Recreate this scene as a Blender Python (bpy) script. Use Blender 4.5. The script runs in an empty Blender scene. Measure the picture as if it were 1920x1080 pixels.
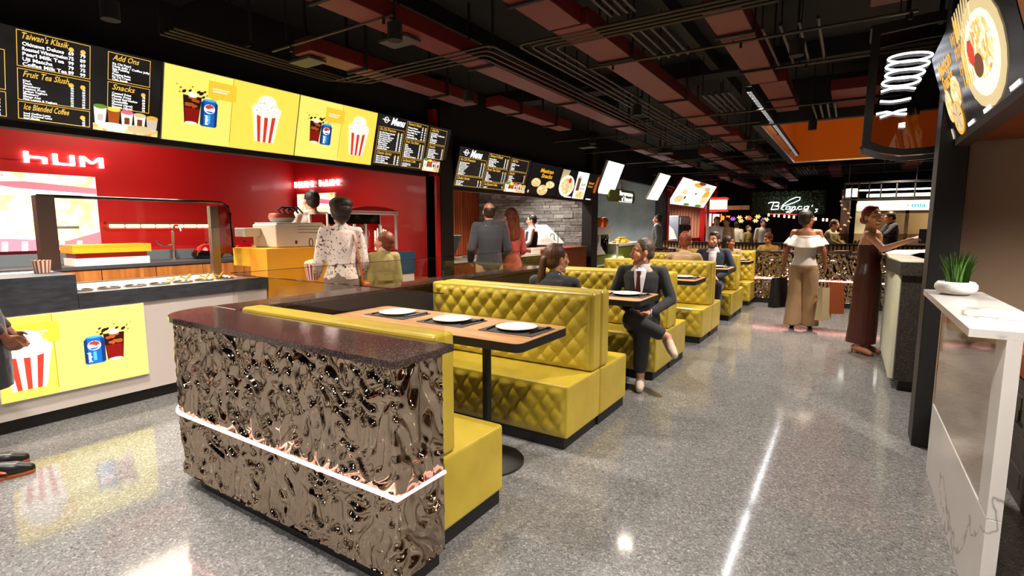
import bpy, bmesh, math, random
from mathutils import Vector, Matrix, Euler, noise
random.seed(7)
D = bpy.data
COL = bpy.context.scene.collection
SC = bpy.context.scene
PI = math.pi
V = Vector

# ------------------------------------------------------------------ camera, world, exposure
YAW, PITCH, FPX, CAMH = 0.57407, 0.11984, 973.2, 1.5
cam = D.cameras.new('camera')
cam.sensor_width = 36.0
cam.lens = 36.0 * FPX / 1920.0
cam.clip_start = 0.05
cam.clip_end = 200
camo = D.objects.new('camera', cam)
COL.objects.link(camo)
camo.location = (0, 0, CAMH)
camo.rotation_euler = (PI / 2 - PITCH, 0, YAW)
SC.camera = camo
world = D.worlds.new('world')
SC.world = world
world.use_nodes = True
world.node_tree.nodes['Background'].inputs[0].default_value = (1.0, 0.82, 0.68, 1)
world.node_tree.nodes['Background'].inputs[1].default_value = 0.06
SC.view_settings.view_transform = 'Standard'
SC.view_settings.look = 'None'
SC.view_settings.gamma = 1.0
SC.view_settings.exposure = 0.0
SC.view_settings.use_curve_mapping = False
SC.cycles.use_denoising = True
SC.cycles.max_bounces = 7
SC.cycles.diffuse_bounces = 3
SC.cycles.glossy_bounces = 4
SC.cycles.transmission_bounces = 5
SC.cycles.transparent_max_bounces = 8
SC.cycles.sample_clamp_indirect = 4.0
SC.cycles.caustics_reflective = False
SC.cycles.caustics_refractive = False

# ceiling downlights of the hall: (x, y, z, watts, warm 0..1, cone degrees)
DOWNLIGHTS = [
    (-0.6, -1.6, 2.85, 130, .2, 130), (-3.4, -1.6, 2.85, 130, .2, 130),  # both added behind the camera to light the panels mirrored in the bronze
    (0.0, 1.2, 2.85, 120, .35, 120), (-2.3, 0.6, 2.85, 130, .35, 120), (-4.2, 1.6, 2.85, 110, .3, 120),
    (-2.9, 2.9, 2.85, 95, .35, 115), (-0.45, 4.9, 2.85, 130, .35, 120), (-2.3, 6.4, 2.85, 95, .4, 120),
    (-3.6, 4.7, 2.85, 110, .4, 120), (-0.54, 8.7, 2.85, 130, .4, 125), (-3.7, 8.2, 2.85, 100, .45, 120),
    (-1.6, 10.3, 2.85, 110, .5, 125), (-3.1, 12.87, 2.85, 90, .5, 125), (-0.9, 15.0, 2.85, 80, .6, 125),
    (-3.2, 17.5, 2.85, 60, .8, 125), (-2.0, 21.5, 2.85, 40, .8, 125),
    (0.57, 8.2, 2.85, 90, .5, 120), (1.25, 3.3, 2.85, 26, .5, 120),
]
GAIN = 3.2
# lamps inside the stalls: recessed over the counters
STALL_LIGHTS = [
    (-6.4, 1.2, 3.0, 190, .35, 130), (-6.4, 3.0, 3.0, 150, .35, 130), (-6.4, 4.6, 3.0, 25, .5, 125),
    (-6.6, 8.6, 3.0, 130, .45, 125), (-5.9, 9.9, 3.0, 130, .3, 125),
    (-6.2, 13.8, 3.0, 230, .2, 130), (-5.9, 18.6, 3.0, 230, .5, 125), (-6.2, 21.4, 3.0, 170, .5, 125),
    (0.9, 14.9, 2.9, 120, .6, 125), (2.6, 15.8, 2.9, 70, .6, 125), (1.5, 2.7, 2.02, 110, .3, 160),  # last spot is added under the soffit to brighten the taupe wall
]

# ------------------------------------------------------------------ helpers
def px(x, y, X=None, Y=None, Z=None):
    "point of the room on the ray through a reference pixel, on a plane of the room"
    cy, sy, cp, sp = math.cos(YAW), math.sin(YAW), math.cos(PITCH), math.sin(PITCH)
    f = V((-sy * cp, cy * cp, -sp)); r = V((cy, sy, 0)); u = r.cross(f)
    d = r * ((x - 960) / FPX) - u * ((y - 540) / FPX) + f
    if X is not None: t = X / d.x
    elif Y is not None: t = Y / d.y
    else: t = (Z - CAMH) / d.z
    return d * t + V((0, 0, CAMH))

def lin(c):
    if isinstance(c, str):
        c = c.lstrip('#'); c = [int(c[i:i + 2], 16) / 255 for i in (0, 2, 4)]
    return tuple(((v / 12.92) if v <= 0.04045 else ((v + 0.055) / 1.055) ** 2.4) for v in c) + (1,)

MATS = {}
def mat(name, color='#808080', rough=0.5, metal=0.0, emit=None, es=1.0, trans=0.0, coat=0.0, sheen=0.0, ior=None, spec=None):
    if name in MATS: return MATS[name]
    m = D.materials.new(name); m.use_nodes = True
    b = m.node_tree.nodes['Principled BSDF']
    b.inputs['Base Color'].default_value = lin(color)
    b.inputs['Roughness'].default_value = rough
    b.inputs['Metallic'].default_value = metal
    if emit:
        b.inputs['Emission Color'].default_value = lin(emit); b.inputs['Emission Strength'].default_value = es
    if trans: b.inputs['Transmission Weight'].default_value = trans
    if coat: b.inputs['Coat Weight'].default_value = coat; b.inputs['Coat Roughness'].default_value = 0.05
    if sheen: b.inputs['Sheen Weight'].default_value = sheen
    if ior: b.inputs['IOR'].default_value = ior
    if spec is not None: b.inputs['Specular IOR Level'].default_value = spec
    MATS[name] = m
    return m

def nodes(m):
    nt = m.node_tree
    return nt, nt.nodes['Principled BSDF'], nt.nodes, nt.links

def ramp(nt, src, stops, interp='LINEAR'):
    r = nt.nodes.new('ShaderNodeValToRGB'); r.color_ramp.interpolation = interp
    e = r.color_ramp.elements
    while len(e) < len(stops): e.new(0.5)
    for i, (p, c) in enumerate(stops):
        e[i].position = p; e[i].color = lin(c)
    nt.links.new(src, r.inputs[0])
    return r

def tex(nt, kind, scale, coord='Object', stretch=None, **kw):
    tc = nt.nodes.new('ShaderNodeTexCoord')
    out = tc.outputs[coord]
    if stretch:
        mp = nt.nodes.new('ShaderNodeMapping'); mp.inputs['Scale'].default_value = stretch
        nt.links.new(out, mp.inputs[0]); out = mp.outputs[0]
    t = nt.nodes.new(kind)
    if 'Scale' in t.inputs: t.inputs['Scale'].default_value = scale
    for k, v in kw.items():
        if k in t.inputs: t.inputs[k].default_value = v
        else: setattr(t, k, v)
    nt.links.new(out, t.inputs['Vector'])
    return t

def bump(nt, src, strength, dist=0.01):
    b = nt.nodes.new('ShaderNodeBump'); b.inputs['Strength'].default_value = strength; b.inputs['Distance'].default_value = dist
    nt.links.new(src, b.inputs['Height'])
    nt.links.new(b.outputs[0], nt.nodes['Principled BSDF'].inputs['Normal'])
    return b

def mixc(nt, fac, a, b, mode='MIX'):
    m = nt.nodes.new('ShaderNodeMix'); m.data_type = 'RGBA'; m.blend_type = mode
    for s, v in ((m.inputs[0], fac), (m.inputs[6], a), (m.inputs[7], b)):
        if hasattr(v, 'links') or isinstance(v, bpy.types.NodeSocket): nt.links.new(v, s)
        elif isinstance(v, (tuple, list)): s.default_value = v
        elif isinstance(v, str): s.default_value = lin(v)
        else: s.default_value = v
    return m.outputs[2]

# ------------------------------------------------------------------ mesh builder
class MB:
    def __init__(s): s.v = []; s.f = []; s.m = []; s.sm = []
    def add(s, vs, fs, mi=0, smooth=False):
        o = len(s.v); s.v += [tuple(p) for p in vs]
        s.f += [tuple(i + o for i in f) for f in fs]; s.m += [mi] * len(fs); s.sm += [smooth] * len(fs)
        return s
    def box(s, x0, y0, z0, x1, y1, z1, mi=0):
        if x0 > x1: x0, x1 = x1, x0
        if y0 > y1: y0, y1 = y1, y0
        if z0 > z1: z0, z1 = z1, z0
        return s.add([(x0, y0, z0), (x1, y0, z0), (x1, y1, z0), (x0, y1, z0), (x0, y0, z1), (x1, y0, z1), (x1, y1, z1), (x0, y1, z1)],
              [(0, 3, 2, 1), (4, 5, 6, 7), (0, 1, 5, 4), (1, 2, 6, 5), (2, 3, 7, 6), (3, 0, 4, 7)], mi)
    def obox(s, c, a, b, n, la, lb, ln, mi=0):
        "box centred at c with half sizes along unit axes a, b, n"
        c, a, b, n = V(c), V(a) * la, V(b) * lb, V(n) * ln
        P = [c + a * i + b * j + n * k for k in (-1, 1) for i, j in ((-1, -1), (1, -1), (1, 1), (-1, 1))]
        return s.add(P, [(0, 3, 2, 1), (4, 5, 6, 7), (0, 1, 5, 4), (1, 2, 6, 5), (2, 3, 7, 6), (3, 0, 4, 7)], mi)
    def prism(s, pts, z0, z1, mi=0, smooth=False):
        n = len(pts)
        s.add([(p[0], p[1], z0) for p in pts] + [(p[0], p[1], z1) for p in pts], [tuple(range(n - 1, -1, -1)), tuple(range(n, 2 * n))], mi)
        return s.add([(p[0], p[1], z0) for p in pts] + [(p[0], p[1], z1) for p in pts], [(i, (i + 1) % n, n + (i + 1) % n, n + i) for i in range(n)], mi, smooth)
    def extr(s, pts3, d, mi=0):
        n = len(pts3); d = V(d); P = [V(p) for p in pts3]
        return s.add(P + [p + d for p in P], [tuple(range(n - 1, -1, -1)), tuple(range(n, 2 * n))] + [(i, (i + 1) % n, n + (i + 1) % n, n + i) for i in range(n)], mi)
    def cyl(s, p0, p1, r0, r1=None, n=16, mi=0, cap=True, smooth=True):
        p0, p1 = V(p0), V(p1); r1 = r0 if r1 is None else r1
        ax = (p1 - p0).normalized(); a = ax.orthogonal().normalized(); b = ax.cross(a)
        R = lambda p, r: [p + (a * math.cos(2 * PI * i / n) + b * math.sin(2 * PI * i / n)) * r for i in range(n)]
        s.add(R(p0, r0) + R(p1, r1), [(i, (i + 1) % n, n + (i + 1) % n, n + i) for i in range(n)], mi, smooth)
        if cap: s.add(R(p0, r0), [tuple(range(n - 1, -1, -1))], mi); s.add(R(p1, r1), [tuple(range(n))], mi)
        return s
    def tube(s, path, r, n=8, mi=0, closed=False, flat=None):
        P = [V(p) for p in path]; N = len(P); vs = []; prev = None
        for i, p in enumerate(P):
            t = (P[(i + 1) % N] - P[i - 1]) if closed else (P[min(i + 1, N - 1)] - P[max(i - 1, 0)])
            t = t.normalized() if t.length > 1e-9 else V((0, 0, 1))
            if prev is None: a = t.orthogonal().normalized()
            else:
                a = prev - t * prev.dot(t); a = a.normalized() if a.length > 1e-6 else t.orthogonal().normalized()
            prev = a; b = t.cross(a); rr = r[i] if isinstance(r, (list, tuple)) else r
            vs += [p + (a * math.cos(2 * PI * k / n) + b * math.sin(2 * PI * k / n) * (flat or 1)) * rr for k in range(n)]
        fs = [(i * n + k, i * n + (k + 1) % n, ((i + 1) % N) * n + (k + 1) % n, ((i + 1) % N) * n + k) for i in range(N if closed else N - 1) for k in range(n)]
        s.add(vs, fs, mi, True)
        if not closed: s.add(vs[:n], [tuple(range(n - 1, -1, -1))], mi); s.add(vs[-n:], [tuple(range(n))], mi)
        return s
    def lathe(s, prof, c=(0, 0, 0), n=32, mi=0, sx=1, sy=1):
        c = V(c); vs = []
        for r, z in prof: vs += [c + V((r * math.cos(2 * PI * k / n) * sx, r * math.sin(2 * PI * k / n) * sy, z)) for k in range(n)]
        fs = [(i * n + k, i * n + (k + 1) % n, (i + 1) * n + (k + 1) % n, (i + 1) * n + k) for i in range(len(prof) - 1) for k in range(n)]
        s.add(vs, fs, mi, True)
        if prof[0][0] > 1e-4: s.add(vs[:n], [tuple(range(n - 1, -1, -1))], mi)
        if prof[-1][0] > 1e-4: s.add(vs[-n:], [tuple(range(n))], mi)
        return s
    def ball(s, c, r, n=12, mi=0, rot=None, m=None):
        r = (r, r, r) if not isinstance(r, (tuple, list)) else r; c = V(c); m = m or max(6, n // 2 + 1); vs = []
        for i in range(m + 1):
            th = PI * i / m
            for k in range(n):
                p = V((math.sin(th) * math.cos(2 * PI * k / n) * r[0], math.sin(th) * math.sin(2 * PI * k / n) * r[1], math.cos(th) * r[2]))
                if rot is not None: p = rot @ p
                vs.append(c + p)
        return s.add(vs, [(i * n + k, (i + 1) * n + k, (i + 1) * n + (k + 1) % n, i * n + (k + 1) % n) for i in range(m) for k in range(n)], mi, True)
    def grid(s, fn, nu, nv, mi=0, smooth=True):
        vs = [fn(i / nu, j / nv) for j in range(nv + 1) for i in range(nu + 1)]
        w = nu + 1
        return s.add(vs, [(j * w + i, j * w + i + 1, (j + 1) * w + i + 1, (j + 1) * w + i) for j in range(nv) for i in range(nu)], mi, smooth)
    def build(s, name, mats, parent=None, bevel=0, seg=2, local=False, tag=None, angle=40):
        me = D.meshes.new(name)
        off = V((0, 0, 0)); o = D.objects.new(name, me)
        if parent is not None:
            if not local:
                p = parent
                while p is not None: off += p.location; p = p.parent
        elif not local and s.v:
            xs = [v[0] for v in s.v]; ys = [v[1] for v in s.v]; zs = [v[2] for v in s.v]
            off = V(((min(xs) + max(xs)) / 2, (min(ys) + max(ys)) / 2, min(zs)))
            o.location = off
        me.from_pydata([(v[0] - off.x, v[1] - off.y, v[2] - off.z) for v in s.v], [], s.f)
        for m in (mats if isinstance(mats, (list, tuple)) else [mats]): me.materials.append(m)
        me.polygons.foreach_set('material_index', s.m)
        me.polygons.foreach_set('use_smooth', s.sm)
        me.validate(clean_customdata=False)
        bm = bmesh.new(); bm.from_mesh(me); bmesh.ops.remove_doubles(bm, verts=bm.verts, dist=1e-5) if any(s.sm) and len(s.v) < 30000 else None
        if len(s.v) < 30000: bmesh.ops.recalc_face_normals(bm, faces=bm.faces)
        bm.to_mesh(me); bm.free()
        if any(s.sm): me.set_sharp_from_angle(angle=math.radians(angle))
        COL.objects.link(o)
        if parent is not None: o.parent = parent
        if bevel:
            b = o.modifiers.new('edge', 'BEVEL'); b.width = bevel; b.segments = seg; b.limit_method = 'ANGLE'; b.angle_limit = math.radians(40); b.harden_normals = False
        if tag: settag(o, *tag)
        return o

def settag(o, label, cat, group=None, kind=None):
    o['label'] = label
    if cat: o['category'] = cat
    if group: o['group'] = group
    if kind: o['kind'] = kind
    return o
def thing(name, label, cat, loc=(0, 0, 0), rotz=0, group=None, kind=None):
    o = D.objects.new(name, None); COL.objects.link(o)
    o.empty_display_size = 0.1
    o.location = loc; o.rotation_euler = (0, 0, rotz)
    return settag(o, label, cat, group, kind)
def struct(o): o['kind'] = 'structure'; return o
def dup(root, loc, rotz=None, label=None):
    def cp(o, par):
        c = o.copy(); COL.objects.link(c); c.parent = par
        for ch in o.children: cp(ch, c)
        return c
    r = cp(root, None); r.location = loc
    if rotz is not None: r.rotation_euler = (0, 0, rotz)
    if label: r['label'] = label
    return r

_TS = D.scenes.new('workshop')
def realise(o):
    "mesh of an object with its modifiers, evaluated in a scene of its own"
    _TS.collection.objects.link(o); vl = _TS.view_layers[0]; vl.update(); dg = vl.depsgraph
    me = D.meshes.new_from_object(o.evaluated_get(dg)); _TS.collection.objects.unlink(o); D.objects.remove(o); return me

# ------------------------------------------------------------------ lettering
_tc = {}
def glyphs(text, bold=0.0, shear=0.0, res=2):
    k = (text, bold, shear)
    if k in _tc: return _tc[k]
    c = D.curves.new('t', 'FONT'); c.body = text; c.resolution_u = res; c.offset = bold; c.shear = shear; c.size = 1
    me = realise(D.objects.new('t', c))
    vs = [(v.co.x, v.co.y) for v in me.vertices]; fs = [tuple(p.vertices) for p in me.polygons]
    D.curves.remove(c); D.meshes.remove(me)
    _tc[k] = (vs, fs); return _tc[k]

class Board:
    "flat artwork on a board: origin o, unit axes u (right) and v (up); w is out of the board"
    def __init__(s, o, u, v, W, H):
        s.o, s.u, s.v = V(o), V(u).normalized(), V(v).normalized(); s.n = s.u.cross(s.v).normalized(); s.W, s.H = W, H
    def p(s, a, b, w=0.0): return s.o + s.u * a + s.v * b + s.n * w
    def poly(s, mb, pts, w=0.002, mi=0): mb.add([s.p(a, b, w) for a, b in pts], [tuple(range(len(pts)))], mi)
    def rect(s, mb, a0, b0, a1, b1, w=0.002, mi=0): s.poly(mb, [(a0, b0), (a1, b0), (a1, b1), (a0, b1)], w, mi)
    def ell(s, mb, a, b, ra, rb, w=0.002, mi=0, n=20, rot=0):
        c, d = math.cos(rot), math.sin(rot)
        s.poly(mb, [(a + ra * math.cos(t) * c - rb * math.sin(t) * d, b + ra * math.cos(t) * d + rb * math.sin(t) * c) for t in [2 * PI * i / n for i in range(n)]], w, mi)
    def frame(s, mb, a0, b0, a1, b1, t, w=0.002, mi=0):
        s.rect(mb, a0, b0, a1, b0 + t, w, mi); s.rect(mb, a0, b1 - t, a1, b1, w, mi); s.rect(mb, a0, b0 + t, a0 + t, b1 - t, w, mi); s.rect(mb, a1 - t, b0 + t, a1, b1 - t, w, mi)
    def text(s, mb, txt, a, b, h, w=0.003, mi=0, bold=0.0, shear=0.0, fit=None, stretch=1.0, rot=0, align='l', depth=0):
        vs, fs = glyphs(txt, bold, shear)
        if not vs: return
        x0 = min(p[0] for p in vs); x1 = max(p[0] for p in vs)
        k = h / 0.72; kx = k * stretch
        if fit: kx = fit / (x1 - x0)
        L = (x1 - x0) * kx; sh = -L / 2 if align == 'c' else (-L if align == 'r' else 0)
        cr, sr = math.cos(rot), math.sin(rot)
        def mp(p, ww):
            da = (p[0] - x0) * kx + sh; db = p[1] * k
            return s.p(a + da * cr - db * sr, b + da * sr + db * cr, ww)
        mb.add([mp(p, w + depth) for p in vs], fs, mi)
        if depth:
            ed = {}
            for f in fs:
                for i in range(len(f)):
                    e = (f[i], f[(i + 1) % len(f)]); ed[e] = ed.get(e, 0) + 1
            for (i, j) in ed:
                if (j, i) not in ed:
                    P, Q = vs[i], vs[j]
                    mb.add([mp(P, w), mp(Q, w), mp(Q, w + depth), mp(P, w + depth)], [(0, 1, 2, 3)], mi)
# ------------------------------------------------------------------ materials
def simple_mats():
    mat('black_paint', '#0d0c0c', .45); mat('black_matt', '#0a0909', .8); mat('black_gloss', '#060606', .12, coat=.5)
    mat('black_metal', '#141312', .35, .6); mat('chrome', '#d8d8d8', .12, 1); mat('steel', '#8c8880', .3, 1); mat('grey_metal', '#6b6864', .4, .8)
    mat('white_paint', '#e8e2da', .5); mat('white_gloss', '#f2efe9', .15, coat=.4); mat('counter_body', '#d9cdc4', .35)
    mat('slate_top', '#3b3d42', .45); mat('slate_dark', '#26282c', .5)
    mat('duct_red', '#5e0f0b', .5); mat('duct_orange', '#8a2c12', .5)
    mat('yellow_lam', '#e8b21e', .4); mat('orange_lam', '#e39a18', .45); mat('blue_lam', '#2b4a5e', .4)
    mat('screen_black', '#0d0d0e', .25, emit='#1a1a1c', es=.5)
    mat('ink_white', '#ffffff', .5, emit='#ffffff', es=1.6); mat('ink_gold', '#e8b84a', .5, emit='#e8b84a', es=1.2)
    mat('ink_yellow', '#e8a020', .5, emit='#f0b030', es=1.0)
    mat('front_wall', '#f2ece2', .7); mat('screen_yellow', '#f2e56a', .3, emit='#f0e56e', es=1.05); mat('screen_amber', '#f5d94f', .3, emit='#f6da55', es=1.05)
    mat('ink_amber', '#f3ce3e', .4, emit='#f0c83a', es=.95); mat('ink_seam', '#c9a526', .4, emit='#b48f1c', es=.7)
    mat('ink_pop', '#fff8ee', .5, emit='#f6f0e8', es=1.0); mat('ink_popshade', '#dcd2c8', .5, emit='#cfc4b8', es=.9)
    mat('ink_red', '#d03a28', .5, emit='#d23a26', es=.95); mat('ink_cola', '#2a0806', .3, emit='#2e0806', es=.8); mat('ink_cola2', '#7a0a08', .3, emit='#8a0c0a', es=.9)
    mat('ink_ice', '#b5541c', .3, emit='#b4581e', es=.8); mat('ink_blue', '#1260b8', .3, emit='#1565bd', es=.9); mat('ink_blue2', '#0a3372', .3, emit='#0c3474', es=.85); mat('ink_sky', '#4fb0ec', .3, emit='#52b4ee', es=.9)
    mat('ink_green', '#5f8a2a', .5, emit='#6b9a34', es=.9); mat('ink_brown', '#6b3a16', .5, emit='#7a4520', es=.8); mat('ink_cream', '#dcc896', .5, emit='#dcc896', es=.95); mat('ink_pink', '#e0788a', .5, emit='#dc6e80', es=1.0)
    mat('light_white', '#ffffff', .4, emit='#fffbe8', es=3.0); mat('light_tube', '#ffffff', .4, emit='#ffffff', es=9); mat('letter_white', '#ffffff', .4, emit='#fff4ee', es=9)
    mat('led_pink', '#ffffff', .4, emit='#ff9c96', es=3.6); mat('light_warm', '#ffffff', .4, emit='#ffd9a0', es=6); mat('neon_white', '#ffffff', .4, emit='#f4f6ff', es=4)
    mat('neon_red', '#ff2a1a', .4, emit='#ff2a1a', es=4); mat('neon_pink', '#ff5a66', .4, emit='#ff6a70', es=4); mat('neon_purple', '#a020f0', .4, emit='#b43cff', es=2.5); mat('lantern', '#ffe0c8', .4, emit='#ffb8a0', es=3.5)
    mat('screen_white', '#ffffff', .3, emit='#f4f2ee', es=1.15); mat('light_cream', '#fff6d8', .4, emit='#fff3cc', es=1.6)
    mat('plate', '#f4f3f2', .15, coat=.3); mat('placemat', '#3a3433', .75); mat('cutlery', '#0c0b0b', .3, .3)
    mat('leaf', '#2f5a17', .5); mat('leaf2', '#4b7a24', .5); mat('pot', '#ece8e4', .45); mat('soil', '#1e140d', .9)
    mat('taupe_wall', '#9a846c', .8); mat('orange_wall', '#c8690f', .7, emit='#c8640c', es=.12)  # orange_wall: faint emission stands in for warm light in the well
    mat('warm_wood', '#7a3417', .45); mat('grey_wall', '#5c6468', .85); mat('lime_green', '#6b7a1e', .5); mat('sign_green', '#7c8a38', .5)
    mat('red_plastic', '#c20d12', .3, coat=.4); mat('pink_rib', '#b07a5c', .6); mat('red_frame', '#c8121a', .4); mat('cream_wall', '#d8c898', .7); mat('beige_wall', '#b09468', .7)
    mat('carrot', '#e06a14', .5); mat('banana', '#e0b81c', .5); mat('cucumber', '#4d6b1c', .5)
    mat('paper_black', '#121112', .6); mat('paper_cream', '#c9b58e', .7); mat('paper_rust', '#9c4a22', .7)
    mat('popcorn', '#f3e2b2', .8); mat('stripe_red', '#c01a20', .5)
    mat('dark_brown', '#231812', .5); mat('umber', '#3b2417', .5)
    g = mat('glass', '#ffffff', .02, trans=1.0, ior=1.15)
    def pane(name, tint, k):
        m = mat(name, '#ffffff', .0); nt, b, N, L = nodes(m)
        tr = N.new('ShaderNodeBsdfTransparent'); tr.inputs[0].default_value = tint; gl = N.new('ShaderNodeBsdfGlossy'); gl.inputs['Roughness'].default_value = .02
        lw = N.new('ShaderNodeLayerWeight'); pw = N.new('ShaderNodeMath'); pw.operation = 'POWER'; pw.inputs[1].default_value = 4.0
        ma = N.new('ShaderNodeMath'); ma.operation = 'MULTIPLY_ADD'; ma.inputs[1].default_value = k; ma.inputs[2].default_value = .03; mx = N.new('ShaderNodeMixShader')
        L.new(lw.outputs['Facing'], pw.inputs[0]); L.new(pw.outputs[0], ma.inputs[0]); L.new(ma.outputs[0], mx.inputs[0])
        L.new(tr.outputs[0], mx.inputs[1]); L.new(gl.outputs[0], mx.inputs[2]); L.new(mx.outputs[0], N['Material Output'].inputs[0])
    pane('pane', (.93, .92, .90, 1), .6); pane('tinted_pane', (.62, .58, .52, 1), .7)
simple_mats()
M = MATS

# terrazzo floor
m = mat('terrazzo', '#6f6d6b', .16); nt, b, N, L = nodes(m)
v1 = tex(nt, 'ShaderNodeTexVoronoi', 95, Randomness=1.0); v2 = tex(nt, 'ShaderNodeTexVoronoi', 190); nz = tex(nt, 'ShaderNodeTexNoise', 6, Detail=3)
base = ramp(nt, nz.outputs[0], [(.35, '#626160'), (.65, '#747371')]).outputs[0]
sp = N.new('ShaderNodeSeparateColor'); L.new(v1.outputs['Color'], sp.inputs[0])
c1 = ramp(nt, sp.outputs[0], [(0, '#1e1d1e'), (.09, '#403f40'), (.18, '#686867'), (.55, '#7a7978'), (.84, '#908f8d'), (.94, '#b0aeab'), (1, '#cccac6')]).outputs[0]
sp2 = N.new('ShaderNodeSeparateColor'); L.new(v2.outputs['Color'], sp2.inputs[0])
c2 = ramp(nt, sp2.outputs[1], [(0, '#2f2f2f'), (.15, '#5c5b5b'), (.8, '#81807f'), (1, '#b4b2b0')]).outputs[0]
x = mixc(nt, .55, c1, c2); x = mixc(nt, .35, x, base); L.new(x, b.inputs['Base Color'])
b.inputs['Specular IOR Level'].default_value = .7
n2 = tex(nt, 'ShaderNodeTexNoise', 40, Detail=2); rr = N.new('ShaderNodeMapRange'); rr.inputs['To Min'].default_value = .06; rr.inputs['To Max'].default_value = .12
L.new(n2.outputs[0], rr.inputs[0]); L.new(rr.outputs[0], b.inputs['Roughness'])

# hammered bronze
m = mat('bronze', '#b5a390', .07, 1.0)
# speckled granite top
m = mat('granite', '#2a2221', .12); nt, b, N, L = nodes(m)
v1 = tex(nt, 'ShaderNodeTexVoronoi', 420); sp = N.new('ShaderNodeSeparateColor'); L.new(v1.outputs['Color'], sp.inputs[0])
L.new(ramp(nt, sp.outputs[0], [(0, '#141010'), (.6, '#2a2020'), (.9, '#54403c'), (1, '#8a6f68')]).outputs[0], b.inputs['Base Color'])
n2 = tex(nt, 'ShaderNodeTexNoise', 220, Detail=1); bump(nt, n2.outputs[0], .05, .002)
# upholstery
m = mat('leather_yellow', '#b89e34', .34, coat=.12); nt, b, N, L = nodes(m)
nz = tex(nt, 'ShaderNodeTexNoise', 5, Detail=4); L.new(ramp(nt, nz.outputs[0], [(.3, '#b0982c'), (.7, '#c2aa3a')]).outputs[0], b.inputs['Base Color'])
n2 = tex(nt, 'ShaderNodeTexVoronoi', 260); bump(nt, n2.outputs[0], .05, .001)
# table wood
def wood(name, c0, c1, c2, stretch, rough=.35, scale=3.0):
    m = mat(name, c1, rough); nt, b, N, L = nodes(m)
    n = tex(nt, 'ShaderNodeTexNoise', scale, stretch=stretch, Detail=6, Distortion=.6)
    L.new(ramp(nt, n.outputs[0], [(.3, c0), (.5, c1), (.7, c2)]).outputs[0], b.inputs['Base Color'])
    bump(nt, n.outputs[0], .06, .002)
    return m
wood('table_wood', '#9a6e42', '#b8885a', '#c89a6a', (1, 12, 1), .45)
wood('counter_wood', '#8a5023', '#a8672e', '#bd7d3c', (4, 4, .4), .4)
wood('slat_wood', '#6e2a10', '#8a3a18', '#9a4a22', (6, 6, .4), .5)
wood('brown_wood', '#6e2c12', '#8a3a18', '#a04c22', (1, 8, 8), .4)
wood('grey_board', '#9c958c', '#b3aca2', '#c4beb4', (1, 14, 14), .6)
# slate band
m = mat('slate_band', '#34373c', .5); nt, b, N, L = nodes(m)
n = tex(nt, 'ShaderNodeTexNoise', 9, stretch=(1, 1, 4), Detail=6); L.new(ramp(nt, n.outputs[0], [(.35, '#2b2e33'), (.65, '#3f4247')]).outputs[0], b.inputs['Base Color'])
# red wall
m = mat('red_wall', '#ae080d', .42, coat=.1)
m = mat('red_glass', '#8a0508', .06, coat=.6)
# concrete / stucco
m = mat('concrete', '#5a6165', .85); nt, b, N, L = nodes(m)
n = tex(nt, 'ShaderNodeTexNoise', 2.2, Detail=7); L.new(ramp(nt, n.outputs[0], [(.3, '#7c868a'), (.7, '#9aa3a6')]).outputs[0], b.inputs['Base Color'])
# marble
m = mat('marble', '#e2dfdc', .12); nt, b, N, L = nodes(m)
nz = tex(nt, 'ShaderNodeTexNoise', 1.1, Detail=5, Distortion=1.0)
ab = N.new('ShaderNodeMath'); ab.operation = 'SUBTRACT'; ab.inputs[1].default_value = .5; L.new(nz.outputs[0], ab.inputs[0])
a2 = N.new('ShaderNodeMath'); a2.operation = 'ABSOLUTE'; L.new(ab.outputs[0], a2.inputs[0])
L.new(ramp(nt, a2.outputs[0], [(0, '#8f8a86'), (.003, '#bdb9b5'), (.010, '#dad7d4'), (.2, '#e2dfdc')]).outputs[0], b.inputs['Base Color'])
# speckled dark stone of the curved kiosk
m = mat('dark_stone', '#2c2825', .5); nt, b, N, L = nodes(m)
v1 = tex(nt, 'ShaderNodeTexVoronoi', 160); sp = N.new('ShaderNodeSeparateColor'); L.new(v1.outputs['Color'], sp.inputs[0])
L.new(ramp(nt, sp.outputs[0], [(0, '#171412'), (.5, '#2a2522'), (1, '#4a423c')]).outputs[0], b.inputs['Base Color'])
# chalkboard screen
m = mat('chalkboard', '#121214', .3, emit='#2a2a2e', es=.35); nt, b, N, L = nodes(m)
n = tex(nt, 'ShaderNodeTexNoise', 3, Detail=5); r = ramp(nt, n.outputs[0], [(.35, '#0c0c0e'), (.75, '#3a3a40')]); L.new(r.outputs[0], b.inputs['Emission Color'])
# ceiling slab
m = mat('slab', '#0a0908', .9)
# brushed ribs
m = mat('rib_wood', '#9c7a52', .5)
m = mat('stone_grey', '#6e6a66', .8); nt, b, N, L = nodes(m)
n = tex(nt, 'ShaderNodeTexNoise', 14, Detail=6); bump(nt, n.outputs[0], .6, .02)
oi = N.new('ShaderNodeObjectInfo')
gm = N.new('ShaderNodeNewGeometry'); 
r = ramp(nt, gm.outputs['Random Per Island'], [(0, '#3c3936'), (.35, '#5d5955'), (.7, '#7c7773'), (1, '#a19c97')])
x = mixc(nt, .35, r.outputs[0], ramp(nt, n.outputs[0], [(.3, '#3a3734'), (.7, '#98938e')]).outputs[0]); L.new(x, b.inputs['Base Color'])
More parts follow.
